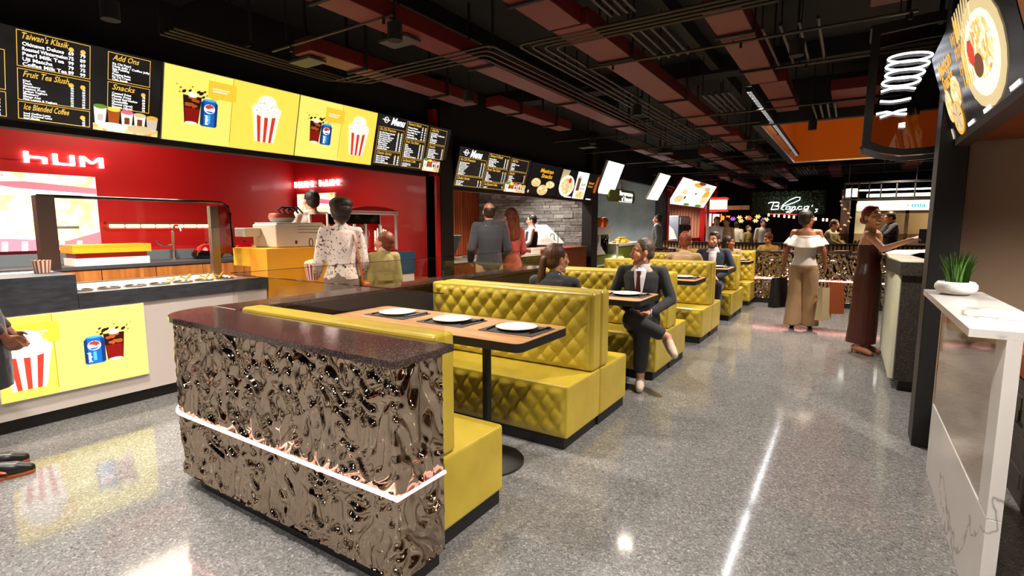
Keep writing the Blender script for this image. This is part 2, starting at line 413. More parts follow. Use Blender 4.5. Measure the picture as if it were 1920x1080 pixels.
# popcorn photo
m = mat('poster_popcorn', '#f0e0a8', .4, emit='#ffffff', es=1.25); nt, b, N, L = nodes(m)
v = tex(nt, 'ShaderNodeTexVoronoi', 9, Randomness=1); v.feature = 'SMOOTH_F1'
n = tex(nt, 'ShaderNodeTexNoise', 22, Detail=4)
mx = mixc(nt, .35, v.outputs['Distance'], n.outputs[0])
r = ramp(nt, mx, [(.2, '#fffef6'), (.42, '#faf6d8'), (.54, '#d8d08a'), (.68, '#8a8038')]); L.new(r.outputs[0], b.inputs['Emission Color'])
# food photos on the menus
m = mat('ink_food', '#d8c090', .4, emit='#ffffff', es=1.2); nt, b, N, L = nodes(m)
v = tex(nt, 'ShaderNodeTexVoronoi', 38); sp = N.new('ShaderNodeSeparateColor'); L.new(v.outputs['Color'], sp.inputs[0])
r = ramp(nt, sp.outputs[0], [(0, '#c87820'), (.3, '#f0c860'), (.55, '#fff4d0'), (.8, '#e8a040'), (1, '#fffaf0')]); L.new(r.outputs[0], b.inputs['Emission Color'])
# fabrics
m = mat('floral', '#d9c4b8', .8); nt, b, N, L = nodes(m)
v = tex(nt, 'ShaderNodeTexVoronoi', 11, stretch=(1, 1, 1)); n = tex(nt, 'ShaderNodeTexNoise', 16, Detail=3, Distortion=2.5)
r = ramp(nt, n.outputs[0], [(.0, '#2e2622'), (.36, '#3c322c'), (.405, '#dcc9be'), (1, '#e2cfc4')])
r2 = ramp(nt, v.outputs['Distance'], [(0, '#b0281c'), (.10, '#b83626'), (.13, '#ffffff')], 'LINEAR')
x = mixc(nt, 1.0, r.outputs[0], r2.outputs[0], 'MULTIPLY'); L.new(x, b.inputs['Base Color'])
def cloth(name, c, rough=.85, sheen=.15):
    m = mat(name, c, rough, sheen=sheen); nt, b, N, L = nodes(m)
    n = tex(nt, 'ShaderNodeTexNoise', 9, Detail=3, Distortion=.5); bump(nt, n.outputs[0], .25, .02)
    return m
for n, c in dict(suit_charcoal='#26282c', suit_navy='#232838', shirt_white='#c9c6cc', tie_burgundy='#4a0f14', trouser_black='#15151a', blouse_white='#e4dcd2', trouser_tan='#a88660',
                 khaki='#9c8a50', sweater='#34343a', coral='#c4514a', vest_black='#17181c', beige_coat='#a58868', grey_suit='#3c3a36', tee_white='#d8d4cc', sage='#a8a070', tee_navy='#20222e',
                 jeans='#33425a', mustard='#b08a30', staff_shirt='#bdb4a6', brown_cloth='#3a1c14', skirt_grey='#6a5a50').items(): cloth(n, c)
m = cloth('satin_brown', '#42170f', .38, 0)
mat('skin_light', '#d9a184', .5); mat('skin_mid', '#c98d6e', .5); mat('skin_tan', '#9c5f3e', .5); mat('skin_brown', '#74432b', .5)
for s in ('skin_light', 'skin_mid', 'skin_tan', 'skin_brown'):
    MATS[s].node_tree.nodes['Principled BSDF'].inputs['Subsurface Weight'].default_value = 0.0
mat('lips', '#9c4238', .45); mat('eye_white', '#e6e0dc', .2); mat('iris', '#2a170e', .15); mat('brow', '#2a1a12', 1.0, spec=.0)
def hairm(name, a, b_):
    m = mat(name, a, .5); nt, b, N, L = nodes(m)
    n = tex(nt, 'ShaderNodeTexNoise', 14, stretch=(6, 6, .8), Detail=3); L.new(ramp(nt, n.outputs[0], [(.3, a), (.7, b_)]).outputs[0], b.inputs['Base Color']); bump(nt, n.outputs[0], .5, .01)
hairm('hair_black', '#0e0a08', '#221812'); hairm('hair_dark', '#1e120c', '#38241a'); hairm('hair_brown', '#3c2114', '#5c3822'); hairm('hair_auburn', '#5c2412', '#8a4424'); hairm('hair_red', '#5e170c', '#8c2c16'); hairm('hair_grey', '#3e3026', '#5e4c3e')
mat('shoe_black', '#0c0b0b', .35); mat('shoe_white', '#c9b8a4', .6); mat('shoe_brown', '#6b3a24', .4); mat('strap_tan', '#a8521e', .5)
# ------------------------------------------------------------------ room shell
def S(name, mb, mt, **k): return struct(mb.build(name, mt, **k))
S('floor', MB().box(-9.5, -4, -0.1, 6, 34, 0), M['terrazzo'])
SKX0, SKX1, SKY0, SKY1 = -1.235, 2.6, 8.9, 14.46
c = MB()
c.box(-9.5, -4, 3.6, 6, SKY0, 3.7); c.box(-9.5, SKY1, 3.6, 6, 34, 3.7); c.box(-9.5, SKY0, 3.6, SKX0, SKY1, 3.7); c.box(SKX1, SKY0, 3.6, 6, SKY1, 3.7)
S('ceiling', c, M['slab'])
# skylight well: black rim, orange lining, white left reveal
c = MB(); t = .12
c.box(SKX0 - t, SKY0 - t, 3.0, SKX1 + t, SKY0, 4.1); c.box(SKX0 - t, SKY1, 3.0, SKX1 + t, SKY1 + t, 4.1)
c.box(SKX0 - t, SKY0, 3.0, SKX0, SKY1, 4.1); c.box(SKX1, SKY0, 3.0, SKX1 + t, SKY1, 4.1); c.box(SKX0 - t, SKY0 - t, 4.1, SKX1 + t, SKY1 + t, 4.2)
S('trim_1', c, M['black_matt'])
c = MB(); e = .012
c.box(SKX0 + e, SKY1 - e, 3.03, SKX1 - e, SKY1 - .001, 4.09); c.box(SKX1 - e, SKY0 + e, 3.03, SKX1 - .001, SKY1 - e, 4.09)
c.box(SKX0 + e, SKY0 + .001, 3.03, SKX1 - e, SKY0 + e, 4.09); c.box(SKX0 + .001, SKY0 + e, 3.3, SKX0 + e, SKY1 - e, 4.09); c.box(SKX0 + e, SKY0 + e, 4.07, SKX1 - e, SKY1 - e, 4.095)
S('trim_2', c, M['orange_wall'])
c = MB(); c.box(SKX0 + .001, SKY0 + e, 3.0, SKX0 + .03, SKY1 - e, 3.14); c.box(SKX0 + .03, SKY1 - .02, 3.0, SKX1, SKY1 - .001, 3.03)
S('trim_3', c, M['white_gloss'])
# outer walls
S('wall_left', MB().box(-8.4, -4, 0, -8.24, 34, 3.6), M['red_wall'])
S('wall_back', MB().box(-9.5, 31, 0, 6, 31.2, 3.6), M['dark_brown'])
S('wall_front', MB().box(-8.24, -3.2, 0, 6, -3.0, 3.6), M['dark_brown'])
c = MB(); x = -7.6
while x < 5: c.box(x, -3.0, .25, x + .62, -2.96, 2.7); x += 1.55
S('wall_front_panels', c, M['front_wall'])  # pale panels added out of view to give the bronze bright reflections
S('wall_right', MB().box(5.6, -4, 0, 5.8, 34, 3.6), M['dark_brown'])
# dark bulkhead over the stall fronts
c = MB(); c.box(-5.22, -3, 2.2, -5.1, 5.75, 3.6); c.box(-5.22, 6.05, 2.06, -5.1, 11.0, 3.6); c.box(-5.22, 11.35, 2.7, -5.1, 16.35, 3.6); c.box(-5.22, 16.8, 2.8, -5.1, 24.5, 3.6)
S('trim_4', c, M['black_matt'])
c = MB(); c.box(-8.24, -3, 3.12, -5.22, 24.5, 3.2)
S('trim_5', c, M['dark_brown'])
# partitions between stalls
S('wall_partition_red', MB().box(-8.24, 5.7, 0, -5.0, 5.78, 3.12), M['red_wall'])
S('wall_partition_dark', MB().box(-8.24, 11.16, 0, -5.16, 11.3, 3.12), M['black_matt'])
S('wall_partition_grey', MB().box(-8.24, 16.4, 0, -5.16, 16.55, 3.12), M['concrete'])
S('wall_partition_red_stall', MB().box(-8.24, 24.3, 0, -5.0, 24.45, 3.4), M['red_wall'])
S('wall_left_juice', MB().box(-8.24, 11.3, 0, -8.2, 16.4, 3.12), M['concrete'])
for i, (y0, y1) in enumerate(((5.78, 6.06), (11.0, 11.34), (16.36, 16.74))):
    S('trim_%d' % (6 + i), MB().box(-5.2, y0, 0, -4.95, y1, 3.6), M['black_paint'], bevel=.006)
S('trim_9', MB().box(-5.16, 5.70, 0, -4.96, 5.775, 2.2), M['red_frame'])
c = MB(); c.box(-5.1, 16.76, 0, -4.92, 16.98, 2.6); c.box(-5.1, 21.9, 0, -4.92, 22.1, 2.3)
S('trim_10', c, M['red_frame'])
# stone clad partition wall of the second stall: courses of split stone
c = MB(); z = 0.0; rs = random.Random(3)
while z < 3.1:
    h = rs.choice((.05, .065, .08, .1)); x = -8.2
    while x < -5.17:
        w = rs.uniform(.14, .46); x2 = min(x + w, -5.16); d = rs.uniform(0, .035)
        c.box(x + .003, 11.1 - d, z + .003, x2 - .003, 11.16, min(z + h, 3.11) - .003); x = x2
    z += h
S('wall_partition_stone', c, M['stone_grey'])
# slatted wood wall at the back of the second stall
c = MB(); y = 6.1
while y < 11.05:
    c.box(-8.24, y, 0, -8.19, y + .075, 3.1); y += .1
S('wall_back_slats', c, M['slat_wood'])
# right-hand stall: end wall, soffit above the counter, black pillar
S('wall_right_stall', MB().box(.6, 4.62, 0, 4.5, 4.78, 3.4), M['taupe_wall'])
S('wall_right_side', MB().box(4.3, -1.5, 0, 4.45, 4.62, 3.4), M['taupe_wall'])
c = MB(); c.box(.56, -1.5, 2.05, 4.4, 4.6, 2.12)
S('trim_11', c, M['brown_wood'])
c = MB(); c.box(.50, -1.5, 2.13, .72, 4.6, 3.6)
S('trim_12', c, M['black_matt'])
S('trim_13', MB().box(.447, 4.352, 0, .6, 4.58, 3.6), M['black_paint'], bevel=.006)
c = MB(); c.box(.52, -1.5, 1.995, .60, 4.4, 2.045)
S('trim_14', c, M['umber'])

# ------------------------------------------------------------------ lights
def spot(i, x, y, z, w, warm, cone, cat=True):
    l = D.lights.new('downlight', 'SPOT'); l.energy = w * GAIN; l.spot_size = math.radians(cone); l.spot_blend = .7; l.shadow_soft_size = .09
    l.color = (1, 1 - .28 * warm, 1 - .58 * warm)
    o = D.objects.new('downlight', l); COL.objects.link(o); o.location = (x, y, z - .02)
    return o
can = None
for i, (x, y, z, w, wm, cn) in enumerate(DOWNLIGHTS):
    spot(i, x, y, z, w, wm, cn)
    if can is None:
        can = thing('downlight_can', 'small black cylinder downlight hanging on a stem from the dark ceiling', 'ceiling light', (x, y, z), 0, 'black cylinder downlights')
        MB().lathe([(.052, .0), (.055, 0), (.055, .12), (.02, .135), (0, .135)], n=20).build('housing', M['black_matt'], can, local=True)
        MB().cyl((0, 0, .13), (0, 0, .75), .008, n=8).build('stem', M['black_matt'], can, local=True)
    else: dup(can, (x, y, z))
for i, a in enumerate(STALL_LIGHTS): spot(i, *a)
def strip(name, o, size, e, col, rot, sy=None):
    l = D.lights.new(name, 'AREA'); l.energy = e; l.color = col; l.shape = 'RECTANGLE'; l.size = size; l.size_y = sy or .04
    b = D.objects.new(name, l); COL.objects.link(b); b.location = o; b.rotation_euler = rot
    return b
strip('cove_light', (.7, SKY0 + .1, 3.55), 3.4, 26, (1, .60, .2), (PI / 2, 0, 0), .15)
# ------------------------------------------------------------------ wave-hammered cladding
def wave(s, z, fr=9.5):
    a, b = s * fr, z * fr
    w1 = noise.noise(V((a * .8, b * .5, 3.1))); w2 = noise.noise(V((a * .8 + 7, b * .5, 9.7)))
    q = V((a + b * .3 + 2.0 * w1, b * .55 + 2.0 * w2, .5))
    n = noise.noise(q); r = noise.noise(q * 1.7 + V((5, 1, 2)))
    h = math.sin(n * 10.0 + r * 1.5)
    return h * .75 + .5 * r
def clad(path, z0, z1, step, amp=.015):
    P = [V((p[0], p[1], 0)) for p in path]; L = [0]
    for i in range(1, len(P)): L.append(L[-1] + (P[i] - P[i - 1]).length)
    nu = int(L[-1] / step); nv = int((z1 - z0) / step)
    def at(s):
        for i in range(1, len(L)):
            if s <= L[i] + 1e-9:
                t = (s - L[i - 1]) / max(1e-9, L[i] - L[i - 1]); d = (P[i] - P[i - 1]).normalized()
                return P[i - 1].lerp(P[i], t), V((d.y, -d.x, 0))
        return P[-1], V((0, 0, 0))
    pos = [at(L[-1] * i / nu) for i in range(nu + 1)]
    vs = []
    for j in range(nv + 1):
        z = z0 + (z1 - z0) * j / nv
        for i in range(nu + 1):
            p, n = pos[i]
            h = wave(L[-1] * i / nu, z) * amp
            if i in (0, nu) or j in (0, nv): h = 0
            vs.append((p.x + n.x * h, p.y + n.y * h, z))
    w = nu + 1
    m = MB(); m.add(vs, [(j * w + i, j * w + i + 1, (j + 1) * w + i + 1, (j + 1) * w + i) for j in range(nv) for i in range(nu)], 0, True)
    return m

def arc(cx, cy, r, a0, a1, n=8): return [(cx + r * math.cos(math.radians(a0 + (a1 - a0) * i / n)), cy + r * math.sin(math.radians(a0 + (a1 - a0) * i / n))) for i in range(n + 1)]
# front counter of the island (L shaped, rounded outer corner)
t = thing('island_counter', 'bronze wave-clad counter in the foreground with black granite top and glowing pink strip', 'counter', (-2.3, 1.5, 0))
face = [(-3.3, 1.68)] + arc(-3.06, 1.6, .24, 180, 270) + [(-1.405, 1.36), (-1.405, 1.63)]
clad(face, .085, .972, .0075).build('cladding', M['bronze'], t, angle=180)
c = MB(); c.prism(arc(-3.04, 1.62, .24, 180, 270) + [(-1.425, 1.38), (-1.425, 1.63), (-3.0, 1.63), (-3.28, 1.63)], .075, .968); c.build('core', M['black_matt'], t)
c = MB(); c.prism(arc(-3.01, 1.62, .21, 180, 270) + [(-1.44, 1.41), (-1.44, 1.63), (-3.22, 1.63)], 0, .078); c.build('plinth', M['black_paint'], t)
top = arc(-3.05, 1.61, .28, 180, 270) + [(-1.375, 1.33), (-1.375, 1.675), (-3.33, 1.675)]
MB().prism(top, .972, 1.0).build('worktop', M['granite'], t, bevel=.004)
def ledstrip(path, z, parent, r=.009):
    MB().tube([(p[0], p[1], z) for p in path], r, 8).build('light_strip', M['led_pink'], parent)
ledstrip([(-3.315, 1.67)] + arc(-3.06, 1.6, .256, 180, 270) + [(-1.39, 1.343), (-1.39, 1.62)], .452, t)
# divider wall behind the booths
t = thing('divider_wall', 'long dark half-height divider wall with granite ledge running beside the yellow booths', 'divider', (-3.17, 6.6, 0))
clad([(-3.3, 5.62), (-3.3, 1.69)], .085, .972, .03, .012).build('cladding', M['bronze'], t, angle=180)
MB().box(-3.28, 1.69, 0.02, -3.07, 5.62, .972).build('wall_core', M['dark_brown'], t)
MB().box(-3.26, 1.69, 0, -3.09, 5.6, .03).build('plinth', M['black_paint'], t)
MB().box(-3.33, 1.68, .972, -3.06, 5.64, 1.0).build('ledge', M['granite'], t, bevel=.004)
ledstrip([(-3.31, 5.62), (-3.31, 1.70)], .452, t)
t = thing('glass_screen', 'low clear glass screen standing along the back edge of the foreground granite counter', 'glass screen', (-2.2, 1.68, 1.0))
MB().box(-2.99, 1.660, 1.0, -1.42, 1.668, 1.215).build('pane', M['pane'], t)
MB().box(-2.99, 1.658, 1.213, -1.42, 1.670, 1.217).build('edge_trim', M['tinted_pane'], t)
t = thing('glass_screen', 'long low clear glass screen running along the divider ledge beside the booths', 'glass screen', (-3.12, 6, 1.0))
y = 1.70
while y < 5.5:
    y2 = min(y + 1.96, 5.62); MB().box(-3.125, y + .004, 1.0, -3.115, y2 - .004, 1.215).build('pane', M['pane'], t); y = y2
MB().box(-3.127, 1.70, 1.213, -3.113, 5.62, 1.217).build('edge_trim', M['tinted_pane'], t)

# ------------------------------------------------------------------ tufted benches
BW = 1.52
def tuft(x, z, s=.135, hz=.155):
    a = x / s + z / hz; b = x / s - z / hz
    f = abs(math.sin(PI * a)) * abs(math.sin(PI * b))
    return f ** .42
def tufted(w, z0, z1, y, amp, nx=116, nz=None, off=0.0):
    nz = nz or int((z1 - z0) / .013)
    def fn(u, v):
        x = -w / 2 + u * w; z = z0 + v * (z1 - z0)
        e = min(u * w, (1 - u) * w, (z - z0), (z1 - z)); k = min(1, e / .035); k = k * k * (3 - 2 * k)
        return (x, y - (amp * tuft(x, z + off) * k) + (1 - k) * 0 - .004, z)
    return MB().grid(fn, nx, nz)
def bench_proto(label, group):
    t = thing('booth_bench', label, 'bench', (0, 0, 0), 0, group)
    MB().box(-BW / 2 + .02, .03, 0, BW / 2 - .03, .55, .085).build('plinth', M['black_paint'], t, local=True)
    st = MB().box(-BW / 2, .018, .08, BW / 2, .555, .445).build('seat', M['leather_yellow'], t, bevel=.018, seg=3, local=True)
    f1 = tufted(BW - .03, .10, .43, .02, .018); f2 = tufted(BW - .05, .455, 1.0, .417, .026)
    for i in range(-12, 13):
        for j in range(-12, 13):
            x = (i + j) * .135 / 2; z = (i - j) * .155 / 2
            if abs(x) < BW / 2 - .06:
                if .13 < z < .41: f1.ball((x, .016, z), (.009, .006, .009), 8)
                if .49 < z < .97: f2.ball((x, .412, z), (.009, .006, .009), 8)
    f1.build('tufted_front', M['leather_yellow'], st, local=True, angle=180)
    bk = MB().box(-BW / 2, .415, .448, BW / 2, .553, 1.02).build('backrest', M['leather_yellow'], t, bevel=.022, seg=3, local=True)
    f2.build('tufted_front', M['leather_yellow'], bk, local=True, angle=180)
    return t
XC = -2.25
BN = [
    (2.236, PI, 'yellow tufted booth bench directly behind the foreground granite counter, its seat end showing below'),
    (2.96, 0, 'yellow tufted booth bench facing the camera behind the nearest three-plate table'),
    (4.08, PI, 'yellow booth bench the ponytailed woman sits on, back to back with the nearest tufted one'),
    (4.838, 0, 'yellow tufted booth bench the suited man with a burgundy tie sits on'),
    (5.95, PI, 'yellow booth bench back to back with the one the suited man sits on'),
    (6.728, 0, 'yellow tufted booth bench facing the camera between the suited man and the bearded man'),
    (7.84, PI, 'yellow booth bench the woman in the beige coat sits on'),
    (8.636, 0, 'yellow tufted booth bench the bearded man in navy sits on'),
    (9.75, PI, 'yellow booth bench back to back with the one behind the bearded man'),
    (10.49, 0, 'yellow tufted booth bench at the far end beside the bronze far counter'),
]
bp = None
for y, r, lb in BN:
    if bp is None: bp = bench_proto(lb, 'yellow tufted booth benches'); bp.location = (XC, y, 0); bp.rotation_euler.z = r
    else: dup(bp, (XC, y, 0), r, lb)

# ------------------------------------------------------------------ booth tables
def rrect(x0, y0, x1, y1, r, n=6):
    P = []
    for cx, cy, a in ((x1 - r, y1 - r, 0), (x0 + r, y1 - r, 90), (x0 + r, y0 + r, 180), (x1 - r, y0 + r, 270)): P += arc(cx, cy, r, a, a + 90, n)
    return P
TZ = .87
def table_proto(label):
    t = thing('booth_table', label, 'table', (0, 0, 0), 0, 'booth tables on black pedestals')
    MB().prism(rrect(-.80, -.29, .80, .29, .05), -.002 + TZ - .004, TZ).build('tabletop', M['table_wood'], t, local=True)
    MB().prism(rrect(-.803, -.293, .803, .293, .05), TZ - .05, TZ - .002).build('edge_band', M['black_paint'], t, local=True)
    for x in (.38, -.38):
        l = MB().cyl((x, 0, .02), (x, 0, TZ - .05), .028, n=20).build('pole', M['black_paint'], t, local=True)
        MB().lathe([(.235, 0), (.235, .012), (.2, .018), (.04, .024), (0, .024)], (x, 0, 0), 40).build('base_disc', M['black_paint'], t, local=True)
    return t
TY = [2.585, 4.46, 6.34, 8.235, 10.135]
TL = ['wood-topped booth table nearest the camera laid with three white plates', 'wood-topped booth table in front of the suited man', 'wood-topped booth table behind the suited man',
      'wood-topped booth table in front of the bearded man', 'wood-topped booth table farthest away beside the bronze far counter']
tp = None
for y, lb in zip(TY, TL):
    if tp is None: tp = table_proto(lb); tp.location = (-2.24, y, 0)
    else: dup(tp, (-2.24, y, 0), 0, lb)

def pg(name, label, group, cat): return thing(name, label, cat, (0, 0, 0), 0, group)
pl = None
where = ['nearest table', 'suited man\'s table', 'table behind the suited man', 'bearded man\'s table', 'farthest booth table']
pos = [('by the aisle', -1.665), ('in the middle', -2.17), ('by the divider', -2.67)]
for ti, y in enumerate(TY):
    for wn, x in pos:
        z = TZ; yy = y + .04
        lbm = 'dark rectangular placemat on the %s, the one %s' % (where[ti], wn)
        lbp = 'white round plate on the %s, the one %s' % (where[ti], wn)
        lbc = 'black fork left of the plate on the %s, %s' % (where[ti], wn)
        lbk = 'black spoon right of the plate on the %s, %s' % (where[ti], wn)
        if pl is None:
            mt = MB().prism(rrect(-.19, -.14, .19, .14, .004, 1), 0, .004).build('placemat', M['placemat'], None, local=True)
            settag(mt, lbm, 'placemat', 'dark placemats'); mt.location = (x, yy, z)
            pl = thing('plate', lbp, 'plate', (x, yy, z + .004), 0, 'white plates')
            dh = MB().lathe([(0, .002), (.07, .002), (.078, .006), (.125, .017), (.128, .02), (.124, .021), (.08, .012), (.072, .008), (0, .008)], n=48).build('dish', M['plate'], pl, local=True)
            MB().lathe([(.070, .0081), (.073, .0105), (.076, .0121), (.073, .0095), (.070, .0081)], n=40).build('rim_ring', M['white_paint'], dh, local=True)
            fk = MB(); fk.tube([(0, -.10, .002), (0, .02, .003), (0, .05, .006)], .0045, 8)
            for k in (-1, 0, 1): fk.tube([(0, .045, .006), (k * .008, .06, .006), (k * .008, .10, .004)], .002, 5)
            fk = fk.build('fork', M['cutlery'], None, local=True); settag(fk, lbc, 'fork', 'black forks'); fk.location = (x - .15, yy - .02, z + .006); fk.rotation_euler.z = .15
            kn = MB().tube([(0, -.1, .002), (0, .05, .003), (0, .075, .004)], .0042, 8).ball((0, .09, .005), (.018, .027, .006), 10)
            kn = kn.build('spoon', M['cutlery'], None, local=True); settag(kn, lbk, 'spoon', 'black spoons'); kn.location = (x + .15, yy + .02, z + .006); kn.rotation_euler.z = -.1
        else:
            for src, lb, lc in ((mt, lbm, (x, yy, z)), (pl, lbp, (x, yy, z + .004)), (fk, lbc, (x - .15, yy - .02, z + .006)), (kn, lbk, (x + .15, yy + .02, z + .006))):
                dup(src, lc, None, lb)

# ------------------------------------------------------------------ far counter closing the island aisle
t = thing('far_counter', 'bronze wave-clad counter across the end of the aisle with pink light strip', 'counter', (-1, 11.2, 0))
clad([(-3.95, 11.12), (1.6, 11.12)], .1, .985, .0135, .015).build('cladding', M['bronze'], t, angle=180)
MB().box(-3.93, 11.16, 0, 1.6, 11.55, .985).build('core', M['black_matt'], t)
MB().box(-3.95, 11.13, 0, 1.62, 11.16, .1).build('plinth', M['black_paint'], t)
MB().box(-4.0, 11.07, .985, 1.66, 11.75, 1.015).build('worktop', M['granite'], t, bevel=.004)
ledstrip([(-3.95, 11.09), (1.6, 11.09)], .487, t, .013)
for i, x in enumerate((-2.1, -.1)):
    pp = dup(pl, (x, 11.45, 1.015), None, 'white plate on the bronze far counter, %s the woman in the white blouse' % ('left of' if i == 0 else 'right of'))
# ------------------------------------------------------------------ menu boards over the left stalls
INK = [M[k] for k in ('ink_white', 'ink_gold', 'ink_food', 'ink_pop', 'ink_popshade', 'ink_red', 'ink_cola', 'ink_cola2', 'ink_ice', 'ink_blue', 'ink_blue2', 'ink_sky', 'ink_amber', 'ink_seam', 'ink_yellow', 'ink_green', 'ink_brown', 'ink_cream', 'ink_pink', 'screen_black', 'screen_amber')]
IK = {k: i for i, k in enumerate(('white', 'gold', 'food', 'pop', 'popshade', 'red', 'cola', 'cola2', 'ice', 'blue', 'blue2', 'sky', 'amber', 'seam', 'yellow', 'green', 'brown', 'cream', 'pink', 'black', 'bright'))}
def screen(t, B, W, H, face, frame=M['black_paint'], depth=.05, name='screen'):
    mb = MB(); mb.obox(B.p(W / 2, H / 2, -depth / 2 - .002), B.u, B.v, B.n, W / 2, H / 2, depth / 2); mb.build('frame', frame, t)
    mb = MB(); B.rect(mb, .005, .005, W - .005, H - .005, 0.0); return mb.build(name, face, t)
def column(B, m, a0, b0, a1, b1, head, lines, k, prices=1, bold=.02, lh=None):
    B.frame(m, a0, b0, a1, b1, .004 * k, .003, IK['gold'])
    w = a1 - a0; h = b1 - b0; n = len(lines); hh = .042 * k
    B.text(m, head, a0 + .03 * k, b1 - hh * 1.25, hh, mi=IK['gold'], bold=.01, shear=.35, fit=min(w * .62, len(head) * hh * .62))
    lh = (h - hh * 1.7) / max(1, n)
    th = min(lh * .78, .024 * k)
    for i, l in enumerate(lines):
        b = b1 - hh * 1.7 - lh * (i + .75)
        B.text(m, l, a0 + .03 * k, b, th, mi=IK['white'], bold=bold, fit=min(w * (.60 if prices else .88), len(l) * th * .68))
        for j in range(prices):
            B.text(m, ('79', '69', '99', '89', '75')[(i * 3 + j) % 5], a1 - (.03 + .07 * j) * k, b, th, mi=IK['white'], bold=bold, align='r')
    for j in range(prices):
        B.ell(m, a1 - (.045 + .07 * j) * k, b1 - hh * 1.35, .016 * k, .016 * k, .003, IK['gold'])
def marks(B, m, a, b, w, h, k, z=.006, n=None):
    "lettering too blurred to read: a run of slanted strokes"
    n = n or max(4, int(w / h * 2.2)); rs = random.Random(int(a * 1000) + n)
    for i in range(n):
        x = a + w * i / n; hh = h * rs.choice((.6, .65, .7, 1.0)); t = w / n * .42; s = h * .18
        B.poly(m, [(x, b), (x + t, b), (x + t + s, b + hh), (x + s, b + hh)], z, IK[k])
        if i % 2: B.poly(m, [(x, b + hh * .45), (x + t * 2.1, b + hh * .45), (x + t * 2.1, b + hh * .62), (x, b + hh * .62)], z + .0002, IK[k])
def glass_cup(B, m, a, b, w, h, c0, c1):
    B.poly(m, [(a - w * .38, b), (a + w * .38, b), (a + w * .5, b + h), (a - w * .5, b + h)], .003, IK[c0])
    B.ell(m, a, b + h, w * .52, w * .2, .0035, IK[c1])
def drinks_photo(B, m, a0, b0, w, h):
    B.rect(m, a0, b0, a0 + w, b0 + h * .25, .003, IK['food']); B.ell(m, a0 + w * .7, b0 + h * .2, w * .22, h * .17, .0042, IK['cream']); B.ell(m, a0 + w * .3, b0 + h * .2, w * .22, h * .14, .0042, IK['pop'])
    for i, (c0, c1) in enumerate((('pop', 'green'), ('ice', 'bright'), ('pop', 'pink'), ('pop', 'cream'), ('popshade', 'yellow'))):
        glass_cup(B, m, a0 + w * (.1 + .2 * i), b0 + h * .22, w * .19, h * (.66 - .04 * i), c0, c1)
        if i != 1: B.rect(m, a0 + w * (.06 + .2 * i), b0 + h * .35, a0 + w * (.14 + .2 * i), b0 + h * .6, .0045, IK['brown' if i in (2, 3) else 'popshade'])
TW = ["Okinawa Deluxe", "Roasted Wintermelon", "Pearl Milk Tea", "Uji Matcha", "Coffee Milk Tea"]
FT = ["Kiwi", "Peach", "Strawberry", "Passion Fruit", "Lychee Yoghurt", "Blueberry", "Mango Acai", "Pink Lemon & Yoghurt"]
IC = ["Iced Coffee Latte", "Iced Caramel Latte", "Iced Mocha"]
AO = ["Ka Chi Pearl", "Nata Jelly / Coffee Jelly", "Egg Pudding", "Oreo", "Popping Boba", "Ka Chi Cream", "Chia Seeds"]
SN = ["Coated Fries", "Plenty Fries", "Cheesy Beef Nachos", "Quesadilla", "Siomai (4pcs)", "Siopao (4pcs)"]
KP = ["Ka Chi House Special", "Dark Chocolate", "Pearl Cocoa Supreme", "Four Season Cream", "Red Velvet Oreo", "Matcha Cream", "Taro Velvet", "Cookies & Cream", "Double Dutch"]
CS = ["Dark Choco Series", "Choco Cream Tea", "Choco Hazel", "Choco Mint Cream"]
def logo(B, m, a, b, r):
    B.ell(m, a, b, r, r, .003, IK['white'], 24); B.ell(m, a, b, r * .82, r * .82, .0038, IK['black'], 24)
    B.rect(m, a - r * 1.7, b - r * .12, a - r, b + r * .12, .003, IK['white']); B.rect(m, a + r, b - r * .12, a + r * 1.6, b + r * .12, .003, IK['white'])
    B.text(m, 'KU', a, b - r * .35, r * .7, .0045, IK['white'], bold=.02, align='c')
def big_menu(name, label, y0, y1, zb, H, xb=-5.0, lean=.16, first=True, k=1.0):
    W = y1 - y0
    o = V((xb, y0, zb)); v = V((lean, 0, H)); Hh = v.length
    B = Board(o, (0, 1, 0), v, W, Hh); t = thing(name, label, 'menu board', (xb, (y0 + y1) / 2, zb), 0, None)
    screen(t, B, W, Hh, M['chalkboard'])
    m = MB()
    c1, c2, c3 = W * .36, W * .66, W * .97
    logo(B, m, .17 * k, Hh - .075 * k, .045 * k); B.text(m, 'Menu', .27 * k, Hh - .13 * k, .11 * k, mi=IK['white'], bold=.03, shear=.35, fit=min(.3 * k, W * .22))
    column(B, m, .03, Hh * .32, c1 - .03, Hh * .76, "Ka Chi Premium", KP, k, 2); column(B, m, .03, .03, c1 - .03, Hh * .3, "Choko Series", CS, k, 2)
    column(B, m, c1, Hh * .63, c2 - .02, Hh * .97, "Taiwan's Klasik", TW, k, 2); column(B, m, c1, Hh * .24, c2 - .02, Hh * .61, "Fruit Tea Slush", FT, k, 2); column(B, m, c1, .03, c2 - .02, Hh * .22, "Ice Blended Coffee", IC, k, 1)
    column(B, m, c2 + .04, Hh * .62, c3 - .04, Hh * .95, "Add Ons", AO, k, 0); column(B, m, c2 + .04, Hh * .3, c3 - .04, Hh * .6, "Snacks", SN, k, 1)
    drinks_photo(B, m, c2, .01, W - c2 - .02, Hh * .28)
    m.build('menu_print', INK, t)
    return t
